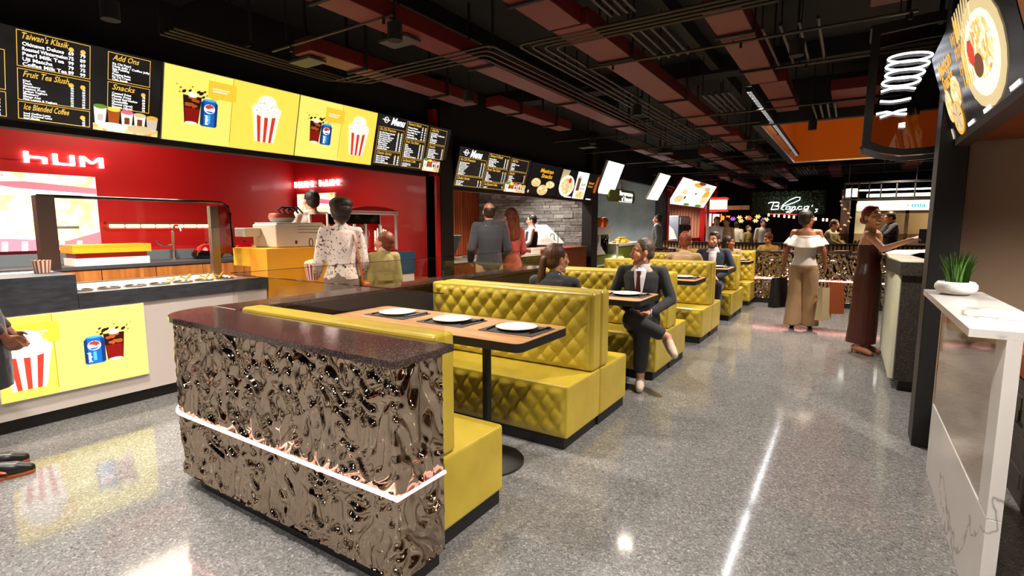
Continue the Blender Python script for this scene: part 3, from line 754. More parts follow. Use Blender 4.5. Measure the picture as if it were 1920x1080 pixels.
# left of the yellow boards: columns as in the photograph
def kachi_left():
    y0, y1, H = .05, 2.185, .605
    o = V((-5.0, y0, 2.235)); v = V((.16, 0, H)); Hh = v.length; W = y1 - y0
    B = Board(o, (0, 1, 0), v, W, Hh); t = thing('menu_board', 'black drinks menu board at the left edge above the popcorn counter', 'menu board', (-5, 1.2, 2.235))
    screen(t, B, W, Hh, M['chalkboard']); m = MB(); f = lambda y: y - y0
    B.text(m, 'Menu', f(.55), Hh - .16, .12, mi=IK['white'], bold=.03, shear=.35, fit=.6)
    column(B, m, f(.25), Hh * .32, f(1.225), Hh * .74, "Ka Chi Premium", KP, 1, 2); column(B, m, f(.25), .02, f(1.225), Hh * .3, "Choko Series", CS, 1, 2)
    column(B, m, f(1.285), Hh * .60, f(1.70), Hh * .98, "Taiwan's Klasik", TW, 1, 2); column(B, m, f(1.285), Hh * .24, f(1.70), Hh * .58, "Fruit Tea Slush", FT, 1, 2); column(B, m, f(1.285), .02, f(1.70), Hh * .225, "Ice Blended Coffee", IC, 1, 1)
    column(B, m, f(1.81), Hh * .64, f(2.10), Hh * .97, "Add Ons", AO, 1, 0); column(B, m, f(1.81), Hh * .31, f(2.10), Hh * .62, "Snacks", SN, 1, 1)
    drinks_photo(B, m, f(1.72), .01, .45, Hh * .33)
    m.build('menu_print', INK, t)
kachi_left()
# yellow promo boards
def cola(B, m, a, b, s, mirror=1):
    "tumbler of cola with splash and a blue can beside it; s = height of the tumbler"
    f = lambda dx: a + dx * s * mirror
    P = lambda pts, w, c: B.poly(m, [(f(x), b + y * s) for x, y in pts][::mirror], w, IK[c])
    P([(-.24, 0), (.24, 0), (.33, .98), (-.33, .98)], .003, 'cola')
    P([(-.22, .06), (.22, .06), (.27, .55), (-.25, .55)], .0036, 'cola2')
    B.ell(m, f(0), b + .02 * s, .22 * s, .05 * s, .004, IK['pop'])
    rs = random.Random(5)
    for i in range(9):
        B.ell(m, f(rs.uniform(-.2, .2)), b + rs.uniform(.58, .95) * s, rs.uniform(.06, .1) * s, rs.uniform(.05, .08) * s, .004 + i * .0002, IK['ice'], 7)
    B.ell(m, f(0), b + 1.02 * s, .18 * s, .1 * s, .006, IK['pop'], 9)
    for x, y, r in ((-.42, 1.2, .05), (-.3, 1.1, .09), (-.45, 1.05, .04), (.3, 1.12, .1), (.42, 1.2, .06), (.2, 1.15, .08), (-.1, 1.15, .07), (.5, 1.08, .04), (-.02, 1.3, .04), (-.55, 1.3, .03), (.38, 1.0, .07)):
        B.ell(m, f(x), b + y * s, r * s, r * .6 * s, .0065, IK['cola' if r > .05 else 'ice'], 7, rot=.6)
    cx = .62
    P([(cx - .27, -.04), (cx + .25, -.04), (cx + .3, .02), (cx + .3, .82), (cx + .22, .92), (cx - .24, .92), (cx - .32, .82), (cx - .32, .02)], .0066, 'blue')
    P([(cx - .32, .02), (cx - .2, .0), (cx - .2, .86), (cx - .32, .82)], .007, 'blue2'); P([(cx + .2, .0), (cx + .3, .02), (cx + .3, .82), (cx + .2, .86)], .007, 'blue2')
    P([(cx - .05, .08), (cx + .05, .08), (cx + .05, .4), (cx - .05, .4)], .0072, 'sky')
    B.ell(m, f(cx), b + .93 * s, .24 * s, .045 * s, .0073, IK['sky'])
    B.ell(m, f(cx), b + .62 * s, .2 * s, .17 * s, .0075, IK['white']); 
    P([(cx - .18, .66), (cx - .12, .75), (cx, .79), (cx + .12, .75), (cx + .18, .66), (cx + .06, .66), (cx - .05, .60)], .008, 'red'); P([(cx - .16, .55), (cx - .05, .49), (cx + .08, .47), (cx + .16, .54), (cx + .02, .54)], .008, 'blue')
    B.text(m, 'pepsi', f(cx - .12 * mirror + (.06 if mirror > 0 else .0)), b + .04 * s, .12 * s, .0082, IK['white'], bold=.02, rot=PI / 2, fit=.34 * s)
def popcorn_box(B, m, a, b, s):
    "striped popcorn bucket, s = whole height"
    n = 7
    for i in range(n):
        x0, x1 = -.5 + i / n, -.5 + (i + 1) / n
        B.poly(m, [(a + x0 * s * .44, b), (a + x1 * s * .44, b), (a + x1 * s * .64, b + .64 * s), (a + x0 * s * .64, b + .64 * s)], .003, IK['red' if i % 2 else 'pop'])
    rs = random.Random(9)
    B.ell(m, a, b + .68 * s, .34 * s, .15 * s, .004, IK['pop']); B.ell(m, a, b + .82 * s, .22 * s, .17 * s, .0042, IK['pop'])
    for i in range(46):
        t = rs.uniform(0, 2 * PI); r = rs.random() ** .5
        x = r * math.cos(t) * .29; y = .76 + r * math.sin(t) * .2
        if abs(x) > .33 - (y - .66) * .5: continue
        B.ell(m, a + x * s, b + y * s, rs.uniform(.014, .03) * s, rs.uniform(.008, .018) * s, .0046 + i * .0001, IK['popshade' if i % 3 else 'pop'], 6, rot=rs.uniform(0, 3))
def yellow_board(label, B, t, seam=None, tag_left=False):
    pass
def promo(label, y0, y1, seam, zb=2.235, H=.605, lean=.16, xb=-5.0, mirror=1, tagx=None, cs=.30, ps=.47, thickness=.05, order=('cola', 'pop')):
    W = y1 - y0; v = V((lean, 0, H)); Hh = v.length
    B = Board((xb, y0, zb), (0, 1, 0), v, W, Hh); t = thing('promo_board', label, 'sign board', (xb, (y0 + y1) / 2, zb))
    screen(t, B, W, Hh, M['screen_yellow'], M['white_paint'], thickness)
    m = MB(); s = seam - y0
    if order[0] == 'cola': B.rect(m, s, .005, W - .005, Hh - .005, .001, IK['bright'])
    else: B.rect(m, .005, .005, s, Hh - .005, .001, IK['bright'])
    B.rect(m, s - .003, .04, s + .003, Hh - .005, .0022, IK['seam'])
    tx = s - .10
    B.rect(m, tx - .12, Hh * .66, tx + .135, Hh * .9, .0024, IK['amber']); B.poly(m, [(tx - .1, Hh * .58), (tx - .02, Hh * .66), (tx - .09, Hh * .66)], .0024, IK['amber'])
    B.rect(m, tx - .08, Hh * .79, tx + .07, Hh * .805, .003, IK['pop']); B.rect(m, tx - .08, Hh * .755, tx + .05, Hh * .77, .003, IK['pop'])
    if order[0] == 'cola': cola(B, m, s * .40, Hh * .27, Hh * cs, mirror); popcorn_box(B, m, s + (W - s) * .5, Hh * .15, Hh * .72)
    else: popcorn_box(B, m, s * .5, Hh * .12, Hh * .72); cola(B, m, s + (W - s) * .62, Hh * .3, Hh * cs, mirror)
    m.build('poster_print', INK, t); return t
promo('bright yellow cola and popcorn poster board, left one of the pair above the red stall', 2.20, 3.47, 2.78, cs=.38)
promo('bright yellow cola and popcorn poster board, right one of the pair above the red stall', 3.475, 4.53, 4.02, cs=.36)
big_menu('menu_board', 'black menu board just right of the yellow poster boards', 4.54, 5.90, 2.245, .60, k=.8)
big_menu('menu_board', 'black menu board hanging lowest, above the waiting couple', 6.10, 8.15, 2.07, .58, k=1.0)
def food_screens():
    y0, H, W1 = 8.16, .56, 1.3
    specs = [('black snack poster screen with orange Mexican Snacks lettering above the stone wall', 8.16, 9.32), ('snack poster screen with a bowl of cream dip above the stone wall', 9.33, 10.05), ('white poster screen with a jar drink and fries, above the stone wall', 10.06, 10.62), ('brown poster screen at the right end of the menu row above the stone wall', 10.63, 11.18)]
    for i, (lb, a, b_) in enumerate(specs):
        v = V((.16, 0, H)); Hh = v.length; W = b_ - a; B = Board((-5.0, a, 2.07), (0, 1, 0), v, W, Hh)
        t = thing('poster_screen', lb, 'screen', (-5, (a + b_) / 2, 2.07)); screen(t, B, W, Hh, [M['screen_black'], M['screen_black'], M['screen_white'], M['dark_brown']][i], M['black_paint'])
        m = MB()
        if i == 0:
            B.text(m, 'Mexican', W * .52, Hh * .74, .075, mi=IK['yellow'], bold=.03, shear=.2, align='c', fit=.5); B.text(m, 'Snacks', W * .55, Hh * .58, .075, mi=IK['yellow'], bold=.03, shear=.2, align='c', fit=.42)
            B.ell(m, W * .25, Hh * .4, .17, .08, .003, IK['food']); B.ell(m, W * .72, Hh * .38, .17, .07, .003, IK['food']); B.ell(m, W * .5, Hh * .18, .2, .1, .0034, IK['cream']); B.ell(m, W * .5, Hh * .2, .17, .075, .004, IK['food'])
            B.ell(m, W * .07, Hh * .1, .03, .03, .003, IK['popshade'])
        elif i == 1:
            for k in range(9): B.poly(m, [(W * (.03 + .045 * k), Hh * (.5 + .03 * k)), (W * (.07 + .045 * k), Hh * (.5 + .03 * k)), (W * (.11 + .05 * k), Hh * .97), (W * (.08 + .05 * k), Hh * .97)], .003, IK['cream'])
            B.ell(m, W * .5, Hh * .42, W * .46, Hh * .38, .004, IK['pop']); B.ell(m, W * .5, Hh * .42, W * .36, Hh * .28, .005, IK['food']); B.ell(m, W * .55, Hh * .38, W * .12, Hh * .1, .006, IK['cream']); B.ell(m, W * .62, Hh * .62, W * .1, Hh * .1, .0065, IK['red'], 7)
            B.rect(m, W * .5, Hh * .02, W * .95, Hh * .06, .003, IK['white'])
        elif i == 2:
            B.rect(m, W * .12, Hh * .3, W * .38, Hh * .78, .003, IK['brown']); B.ell(m, W * .25, Hh * .8, W * .12, Hh * .05, .004, IK['popshade']); B.ell(m, W * .55, Hh * .16, W * .36, Hh * .14, .004, IK['food']); marks(B, m, W * .5, Hh * .5, .2, .06, 'black'); marks(B, m, W * .35, Hh * .36, .28, .05, 'brown')
        else:
            marks(B, m, W * .1, Hh * .6, W * .5, .06, 'yellow'); marks(B, m, W * .1, Hh * .48, W * .45, .05, 'yellow'); B.poly(m, [(W * .75, Hh * .1), (W * .97, Hh * .1), (W * .97, Hh * .95), (W * .82, Hh * .9), (W * .7, Hh * .5)], .003, IK['ice']); B.rect(m, W * .2, Hh * .01, W * .8, Hh * .05, .003, IK['white'])
        m.build('poster_print', INK, t)
food_screens()
# slim ledge behind the second menu row
struct(MB().box(-5.06, 6.06, 2.02, -4.98, 11.2, 2.06).build('trim_15', M['umber']))

# ------------------------------------------------------------------ popcorn stall: back wall
def letters(label, txt, B, h, depth=.03, fit=None, mt=M['letter_white'], name='wall_lettering', loc=(0, 0, 0)):
    t = thing(name, label, 'sign', B.p(0, 0)); m = MB(); B.text(m, txt, 0, 0, h, .012, bold=.035, fit=fit, depth=depth); m.build('letters', mt, t)
    m = MB(); L = (fit or h * .7 * len(txt)); B.rect(m, 0, h * .2, L, h * .3, .004); m.build('mounting_rail', M['red_wall'], t); return t
def font_hum(B, t, a, h, w):
    "HUM hUM in rounded block strokes"
    s = .19 * h
    def bar(a0, b0, a1, b1): m.obox(B.p((a0 + a1) / 2, (b0 + b1) / 2, .03), B.u, B.v, B.n, abs(a1 - a0) / 2, abs(b1 - b0) / 2, .015)
    cw = w / 7.2; x = a
    for ch in 'HUM hUM':
        k = cw * .78
        if ch == ' ': x += cw * .9; continue
        m = MB()
        st = k * .2
        bar(x, 0, x + st, h); 
        if ch == 'H': bar(x + k - st, 0, x + k, h); bar(x + st, h * .42, x + k - st, h * .42 + s)
        if ch == 'h': bar(x + k - st, 0, x + k, h * .62 - s * .4); bar(x + st, h * .62 - s, x + k - st * .4, h * .62)
        if ch == 'U': bar(x + k - st, 0, x + k, h); bar(x + st, 0, x + k - st, s)
        if ch == 'M':
            bar(x + k * 1.15 - st, 0, x + k * 1.15, h)
            for sg in (0, 1):
                p0 = (x + st * .6, h) if sg == 0 else (x + k * 1.15 - st * .6, h); p1 = (x + k * .575, h * .35)
                q = [(p0[0] - st * .5, p0[1]), (p0[0] + st * .5, p0[1]), (p1[0] + st * .4, p1[1]), (p1[0] - st * .4, p1[1])]
                m.extr([B.p(c[0], c[1], .015) for c in q], B.n * .03)
            x += k * .15
        x += cw
        m.build('letter_' + ch.lower(), M['letter_white'], t)
    b = MB(); b.obox(B.p(a + w * .5, h * .3, .007), B.u, B.v, B.n, w * .49, .01, .006); b.build('mounting_rail', M['red_wall'], t)
B = Board((-8.24, 1.05, 2.24), (0, 1, 0), (0, 0, 1), 2, .13)
t = thing('wall_lettering', 'large white glowing HUM hUM letters on the red back wall at left', 'sign', B.p(0, 0)); font_hum(B, t, 0, .13, 1.93)
B = Board((-8.17, 5.7, 2.15), (1, 0, 0), (0, 0, 1), 1.2, .12)
t = thing('wall_lettering', 'smaller white glowing HUM hUM letters on the red partition wall', 'sign', B.p(0, 0)); font_hum(B, t, 0, .10, 1.2)
def poster(label, B, W, H):
    t = thing('popcorn_poster', label, 'poster', B.p(W / 2, 0)); screen(t, B, W, H, M['poster_popcorn'], M['white_paint'], .03, 'poster_face')
    m = MB()
    def bowl(pts, w, c): B.poly(m, [(x * W, y * H) for x, y in pts], w, IK[c])
    bowl([(0.0, .0), (1, .0), (1, .24), (.8, .12), (.5, .16), (.0, .17)], .003, 'pink')
    for k in range(9): B.poly(m, [(W * (.05 + .1 * k), .0), (W * (.08 + .1 * k), .0), (W * (.085 + .1 * k), H * .12), (W * (.055 + .1 * k), H * .12)], .0036, IK['pop'])
    bowl([(.36, .86), (.5, .80), (1, .76), (1, .84), (.6, .89)], .003, 'pink'); bowl([(.05, .8), (.36, .86), (.55, .8), (.98, .76), (.98, .73), (.3, .7)], .0032, 'pop')
    marks(B, m, W * .40, H * .93, W * .1, H * .04, 'pink'); marks(B, m, W * .40, H * .88, W * .08, H * .04, 'pink')
    m.build('poster_print', INK, t); return t
poster('big popcorn photo poster on the red back wall at the left edge', Board((-8.20, 1.05, 1.2), (0, 1, 0), (0, 0, 1), 1.75, .92), 1.75, .92)
poster('small popcorn photo poster on the red partition behind the stall attendant', Board((-8.12, 5.66, 1.22), (1, 0, 0), (0, 0, 1), 1.06, .78), 1.0, .82)
# reflection of a hot-light strip, modelled as glowing tubes on the back wall
t = thing('shelf_lamp', 'long strip of warm glowing lamps on the red back wall above the sink tap', 'lamp', (-8.2, 3.6, 1.5))
m = MB(); m.box(-8.24, 2.86, 1.52, -8.14, 4.34, 1.545); m.build('bracket_shelf', M['warm_wood'], t)
for i in range(8): MB().cyl((-8.18, 2.9 + .185 * i, 1.495), (-8.18, 3.06 + .185 * i, 1.495), .02, n=10).build('lamp_tube', M['light_warm'], t)
# back counter
t = thing('back_counter', 'long back counter with wooden doors and dark grey top along the red wall', 'counter', (-7.9, 2.2, 0))
MB().box(-8.22, -2.2, 0, -7.62, 5.0, .09).build('plinth', M['black_paint'], t); MB().box(-8.22, -2.2, .09, -7.6, 5.0, .98).build('carcass', M['counter_wood'], t)
y = -2.15
while y < 4.9: dr = MB().box(-7.6, y, .1, -7.582, y + .58, .97).build('cupboard_door', M['counter_wood'], t, bevel=.002); dr_h = MB().box(-7.582, y + .5, .6, -7.562, y + .52, .76).build('handle', M['steel'], dr); dr_h.parent = dr; y += .59
MB().box(-8.23, -2.22, .98, -7.57, 5.02, 1.02).build('worktop', M['slate_top'], t); MB().box(-8.235, -2.2, 1.02, -8.215, 5.0, 1.16).build('splashback', M['grey_wall'], t)
t = thing('sink_tap', 'tall chrome tap standing on the back counter against the red wall', 'tap', (-7.95, 3.55, 1.02))
MB().cyl((-7.95, 3.55, 1.02), (-7.95, 3.55, 1.42), .022, n=14).build('column', M['chrome'], t)
MB().cyl((-7.95, 3.55, 1.02), (-7.95, 3.55, 1.05), .04, n=16).build('base_flange', M['chrome'], t)
MB().tube([(-7.95, 3.55, 1.22), (-7.95, 3.42, 1.22), (-7.95, 3.36, 1.26), (-7.95, 3.35, 1.3)], .014).build('handle', M['chrome'], t)
MB().tube([(-7.95, 3.55, 1.42), (-7.88, 3.55, 1.5), (-7.75, 3.55, 1.5), (-7.7, 3.55, 1.42)], .014).build('spout', M['chrome'], t)
# kettles on the back counter
kt = None
for i, (y, lb) in enumerate(((3.98, 'dark glossy domed cooker on the back counter right of the chrome tap'), (4.55, 'dark glossy domed cooker nearest the red corner on the back counter'))):
    if kt is None:
        kt = thing('domed_cooker', lb, 'cooker', (-7.9, y, 1.02))
        MB().lathe([(0, 0), (.17, 0), (.21, .05), (.2, .1), (.17, .12)], n=28).build('bowl', M['black_gloss'], kt, local=True); ld = MB().lathe([(.175, .12), (.15, .17), (.08, .21), (0, .225)], n=28).build('lid', M['red_glass'], kt, local=True); MB().cyl((0, 0, .22), (0, 0, .25), .018, n=10).build('lid_knob', M['black_gloss'], ld, local=True)
        
    else: dup(kt, (-7.9, y, 1.02), None, lb)

# ------------------------------------------------------------------ popcorn stall: front counter
t = thing('stall_counter', 'long pale front counter of the red popcorn stall with dark slate band', 'counter', (-5.3, .5, 0))
MB().box(-5.6, -2.6, 0, -5.04, 3.08, .1).build('plinth', M['black_paint'], t)
MB().box(-5.62, -2.6, .1, -5.0, 3.08, .86).build('body', M['counter_body'], t)
MB().box(-5.66, -2.62, .86, -4.985, 1.52, 1.127).build('raised_bar', M['slate_band'], t, bevel=.003)
MB().box(-5.02, 1.521, .86, -4.985, 3.09, .978).build('slate_fascia', M['slate_band'], t, bevel=.002)
c = MB(); c.box(-6.08, 1.521, .86, -5.022, 3.09, .955); c.build('topping_deck', M['white_gloss'], t)
MB().box(-6.08, 1.521, .956, -6.06, 3.09, .97).build('back_upstand', M['steel'], t)
MB().box(-5.5, -2.6, 1.128, -5.4, 1.5, 1.133).build('light_edge', M['light_cream'], t)
tr = None
for i in range(7):
    loc = (-5.38, 1.66 + .2 * i, .956); lb = ('round steel topping tub sunk in the white counter deck, %s from the left' % ['first', 'second', 'third', 'fourth', 'fifth', 'sixth', 'seventh'][i])
    if tr is None:
        tr = thing('topping_tub', lb, 'tub', loc, 0, 'steel topping tubs in the counter deck')
        MB().lathe([(.084, 0), (.084, .012), (.076, .014), (.07, .004), (.0, .003)], n=28).build('rim', M['steel'], tr, local=True); MB().lathe([(.065, .004), (.04, .008), (0, .01)], n=20).build('topping', M['umber'], tr, local=True)
    else: dup(tr, loc, None, lb)
# gold pretzel-like rings on the deck near the till
g = None
for i, (x, y, r) in enumerate(((-5.52, 2.42, .035), (-5.53, 2.56, .05), (-5.52, 2.74, .045), (-5.5, 2.87, .05), (-5.51, 3.0, .022))):
    lb = 'golden snack ring on the counter deck, %s from the left' % ['first', 'second', 'third', 'fourth', 'fifth'][i]
    if g is None: g = settag(MB().tube([(math.cos(a) * .05, math.sin(a) * .05, .03 + .02 * math.sin(2 * a)) for a in [2 * PI * k / 20 for k in range(20)]], .01, 7, closed=True).build('snack_ring', mat('gold_snack', '#d9a548', .35), None, local=True), lb, 'snack', 'golden snack rings'); g.location = (x, y, .956); g.scale = (r / .05,) * 3; g.rotation_euler = (.25, 0, 0)
    else: q = dup(g, (x, y, .956), None, lb); q.scale = (r / .05,) * 3
# glass display case (sneeze guard) on the counter
t = thing('display_case', 'glass display case with black rounded top rail on the popcorn counter', 'display case', (-5.55, 2.1, .957))
X = -5.6
MB().box(X - .05, 1.48, 1.13, X + .05, 1.60, 1.745).build('post', M['umber'], t); MB().box(X - .03, 2.86, .957, X + .03, 2.94, 1.70).build('post', M['steel'], t)
MB().tube([(X, 1.50, 1.742), (X, 2.9, 1.742), (X, 3.0, 1.738), (X, 3.06, 1.70), (X, 3.085, 1.62), (X, 3.09, 1.4), (X, 3.09, 1.26)], .014, 8).build('top_rail', M['black_gloss'], t)
MB().box(X - .003, 1.6, 1.3, X + .003, 2.86, 1.73).build('pane', M['pane'], t)
MB().box(X - .003, 2.94, 1.2, X + .003, 3.08, 1.71).build('side_pane', M['red_glass'], t)
MB().box(X - .25, 1.6, 1.475, X + .25, 3.07, 1.483).build('glass_shelf', M['pane'], t)
MB().cyl((X, 1.6, 1.485), (X, 1.76, 1.485), .012, n=8).build('shelf_bracket', M['steel'], t)
def cup(name, label, c, r0, r1, h, mats, cat='bucket', pop=True, n=14, group=None):
    t = thing(name, label, cat, c, 0, group); m = MB()
    N = n * 2
    for i in range(N):
        a0, a1 = 2 * PI * i / N, 2 * PI * (i + 1) / N
        m.add([(r0 * math.cos(a0), r0 * math.sin(a0), 0), (r0 * math.cos(a1), r0 * math.sin(a1), 0), (r1 * math.cos(a1), r1 * math.sin(a1), h), (r1 * math.cos(a0), r1 * math.sin(a0), h)], [(0, 1, 2, 3)], i % 2)
    m.add([(r0 * math.cos(2 * PI * i / N), r0 * math.sin(2 * PI * i / N), 0) for i in range(N)], [tuple(range(N))], 1)
    m.build('cup', mats, t, local=True)
    if pop:
        m = MB(); rs = random.Random(4)
        for i in range(70):
            a = rs.uniform(0, 2 * PI); q = rs.random() ** .5 * r1 * .92; m.ball((q * math.cos(a), q * math.sin(a), h + (r1 - q) * .45 + rs.uniform(-.004, .004)), rs.uniform(.012, .019) * (r1 / .09), 6, m=4)
        o = m.build('popcorn', M['popcorn'], t, local=True); o['kind'] = 'stuff'
    return t
cup('straw_cup', 'brown striped paper cup standing beside the left post of the display case', (-5.35, 1.42, 1.128), .05, .062, .1, [M['strap_tan'], M['white_paint']], 'cup', False)
# yellow lidded box inside the case
t = thing('till_box', 'flat yellow and orange box lying behind the glass of the display case', 'box', (-7.8, 2.7, 1.02))
MB().box(-7.95, 2.32, 1.021, -7.6, 3.1, 1.11).build('tray', M['white_paint'], t); MB().box(-7.97, 2.30, 1.17, -7.58, 3.12, 1.27).build('lid', M['orange_lam'], t, bevel=.003); MB().box(-7.93, 2.34, 1.11, -7.62, 3.08, 1.17).build('red_band', M['red_plastic'], t)

# yellow till counter
t = thing('till_counter', 'yellow and orange till counter between the popcorn deck and the blue counter', 'counter', (-5.3, 3.7, 0))
MB().box(-5.3, 3.10, 0, -4.995, 4.28, 1.262).build('orange_front', M['orange_lam'], t, bevel=.003)
MB().box(-5.62, 3.10, 1.07, -5.302, 4.28, 1.262).build('yellow_shelf', M['yellow_lam'], t, bevel=.003)
MB().box(-5.62, 3.3, 0, -5.31, 4.28, 1.068).build('inner_cabinet', M['grey_wall'], t)
# white soft-serve machine
t = thing('ice_cream_machine', 'cream coloured machine with stepped top standing on the yellow till counter', 'machine', (-5.45, 3.6, 1.264))
MB().box(-5.56, 3.3, 1.264, -5.12, 3.92, 1.515).build('body', mat('cream_plastic', '#e6d8c0', .35), t, bevel=.012)
MB().box(-5.60, 3.12, 1.38, -5.40, 3.3, 1.475).build('side_spout_box', MATS['cream_plastic'], t, bevel=.006)
MB().box(-5.55, 3.32, 1.515, -5.14, 3.9, 1.532).build('lid_plate', M['white_paint'], t, bevel=.004)
MB().box(-5.121, 3.52, 1.30, -5.116, 3.545, 1.335).build('switch', M['umber'], t)
MB().tube([(-5.117, 3.72 + .024 * math.cos(a), 1.31 + .045 * math.sin(a)) for a in [2 * PI * k / 16 for k in range(16)]], .004, 6, closed=True).build('badge_ring', M['umber'], t)
for z in (1.42, 1.455, 1.49): MB().box(-5.121, 3.56, z, -5.117, 3.9, z + .004).build('vent_line', M['umber'], t)
t = thing('tool_bowl', 'white bowl with red rim holding black tongs on top of the cream machine', 'bowl', (-5.34, 3.52, 1.534))
MB().lathe([(0, 0), (.1, 0), (.125, .02), (.14, .05), (.135, .05), (.0, .03)], n=28, c=(-5.34, 3.52, 1.534)).build('bowl_body', M['white_gloss'], t)
MB().lathe([(.142, .05), (.135, .085), (.125, .1), (.0, .1)], n=28, c=(-5.34, 3.52, 1.534)).build('lid', mat('salmon', '#c4533c', .4), t)
for k in range(3):
    y = 3.48 + .06 * k; MB().tube([(-5.3, y, 1.635), (-5.3, y - .03, 1.67), (-5.3, y + .02, 1.70), (-5.3, y + .1, 1.70), (-5.3, y + .16, 1.64)], .011, 7).build('tong_handle', M['black_paint'], t)
# blue counter with white body
t = thing('blue_counter', 'blue-grey topped white counter at the right end of the popcorn stall', 'counter', (-5.3, 4.8, 0))
MB().box(-5.6, 4.3, 0, -5.06, 5.24, .1).build('plinth', M['black_paint'], t); MB().box(-5.62, 4.3, .1, -5.01, 5.26, .86).build('body', M['counter_body'], t); MB().box(-5.64, 4.3, .86, -4.995, 5.275, 1.148).build('blue_band', M['blue_lam'], t, bevel=.003)
# popcorn machine
t = thing('popcorn_machine', 'red popcorn machine with white framed windows on the blue counter', 'popcorn machine', (-5.55, 4.7, 1.15))
X0, X1, Y0, Y1, Z0, Z1 = -5.64, -5.30, 4.10, 5.22, 1.15, 1.64
c = MB(); c.box(X0, Y0, Z0, X1, Y1, Z0 + .02); c.build('base_tray', M['red_plastic'], t)
for (x, y) in ((X1, Y0), (X1, 4.50), (X1, 4.68), (X1, 4.92), (X1, Y1), (X0, Y0), (X0, Y1)): MB().box(x - .012, y - .014, Z0 + .02, x + .012, y + .014, Z1).build('post', M['white_paint'], t)
MB().box(X1 + .001, Y0, 1.52, X1 + .016, 4.92, 1.64).build('black_header', M['black_gloss'], t)
MB().box(X0, Y0 + .02, Z0 + .03, X0 + .008, Y1, Z1).build('back_panel', M['red_plastic'], t)
for y in (4.3, 4.74): MB().lathe([(0, 0), (.08, 0), (.12, .08), (.11, .14), (.05, .16), (0, .16)], (-5.47, y, 1.3), 24).build('kettle', M['red_plastic'], t)
c = MB(); c.box(X0 - .02, Y0 + .3, 1.64, X1 + .03, Y1 + .03, 1.665); c.box(X0 - .02, Y0 + .3, 1.675, X1 + .035, Y1 + .03, 1.69); c.build('steel_cornice', M['white_gloss'], t)
c = MB(); ar = [(Y0 + .3 + (Y1 - Y0 - .28) * i / 12, 1.69 + .06 * math.sin(PI * i / 12) ** .6) for i in range(13)]
c.extr([(X0, y, z) for y, z in ar], (X1 - X0 + .02, 0, 0)); c.build('arched_roof', M['red_plastic'], t)
for i, (y, h) in enumerate(((4.98, .13), (5.03, .16), (5.08, .2), (5.13, .15), (5.17, .14))): MB().cyl((-5.45, y, 1.172), (-5.45, y, 1.30 + h), .012, n=8).build('lamp_rod', M['light_cream'], t)
MB().box(X1 - .002, 4.94, 1.18, X1 + .002, 5.2, 1.62).build('window_pane', M['pane'], t)
# yellow cola poster on the counter front
promo('bright yellow cola can and popcorn poster low on the front of the stall counter', 1.02, 1.955, 1.345, zb=.235, H=.615, lean=0.0, xb=-4.975, mirror=-1, order=('pop', 'cola'), cs=.36, thickness=.02)

# ceiling light panels inside the stalls, over the counters
cp = None
for lb, x, y in (('square glowing ceiling panel inside the red popcorn stall, above the back counter', -7.2, 3.0), ('square glowing ceiling panel inside the red popcorn stall, at the left', -7.2, .4), ('square glowing ceiling panel inside the stone walled stall', -6.9, 8.6), ('square glowing ceiling panel inside the juice stall', -6.6, 14.0)):
    if cp is None:
        cp = thing('ceiling_light', lb, 'ceiling light', (x, y, 3.1)); MB().box(-.6, -.55, 0, .6, .55, .02).build('housing', M['white_paint'], cp, local=True); MB().box(-.57, -.52, -.006, .57, .52, -.001).build('diffuser', mat('panel_glow', '#ffffff', .5, emit='#fff0d8', es=9), cp, local=True)
    else: dup(cp, (x, y, 3.1), None, lb)
# ------------------------------------------------------------------ second stall (grey stone): counter, till, sink
t = thing('wood_counter', 'red-brown wooden counter with white top in front of the grey stone wall', 'counter', (-5.3, 9.0, 0))
MB().box(-5.6, 6.15, 0, -5.08, 10.85, .1).build('plinth', M['black_paint'], t)
MB().box(-5.6, 6.15, .1, -5.02, 8.0, .93).build('wood_front', M['brown_wood'], t); MB().box(-5.6, 8.0, .1, -5.02, 8.75, .93).build('dark_front', M['dark_brown'], t); MB().box(-5.6, 8.75, .1, -5.0, 10.85, 1.0).build('raised_front', M['brown_wood'], t)
MB().box(-5.66, 6.12, .93, -4.99, 8.74, .97).build('white_top', M['white_gloss'], t); MB().box(-5.66, 8.75, 1.0, -4.98, 10.88, 1.035).build('raised_top', M['brown_wood'], t)
MB().box(-5.03, 6.72, .1, -4.975, 7.16, 1.02).build('grey_board_panel', M['grey_board'], t)
MB().box(-5.2, 8.72, .97, -5.0, 8.745, 1.06).build('white_end', M['white_paint'], t)
t = thing('till_screen', 'black touch till screen on the white counter left of the waiting man', 'till', (-5.3, 6.45, .971))
MB().obox((-5.33, 6.42, 1.19), (0, 1, 0), V((.42, 0, .9)).normalized(), V((.9, 0, -.42)).normalized(), .2, .17, .016).build('screen_back', M['black_paint'], t)
MB().box(-5.42, 6.36, .971, -5.28, 6.48, .99).build('foot', M['black_paint'], t); MB().cyl((-5.36, 6.42, .98), (-5.34, 6.42, 1.15), .03, n=10).build('stem', M['black_paint'], t)
t = thing('receipt_box', 'small white card box beside the till screen', 'box', (-5.3, 6.95, .971)); MB().box(-5.4, 6.8, .971, -5.1, 7.1, 1.0).build('card_box', M['white_paint'], t, bevel=.003); MB().box(-5.39, 6.81, 1.0, -5.11, 7.09, 1.004).build('card_lid', M['white_gloss'], t)
t = thing('back_worktop', 'white worktop with raised back behind the waistcoated attendant', 'worktop', (-6.8, 9.9, 0))
MB().box(-6.9, 10.55, 0, -5.8, 11.05, 1.05).build('cabinet', M['grey_wall'], t); MB().box(-6.95, 10.5, 1.05, -5.75, 11.06, 1.09).build('top', M['white_gloss'], t)
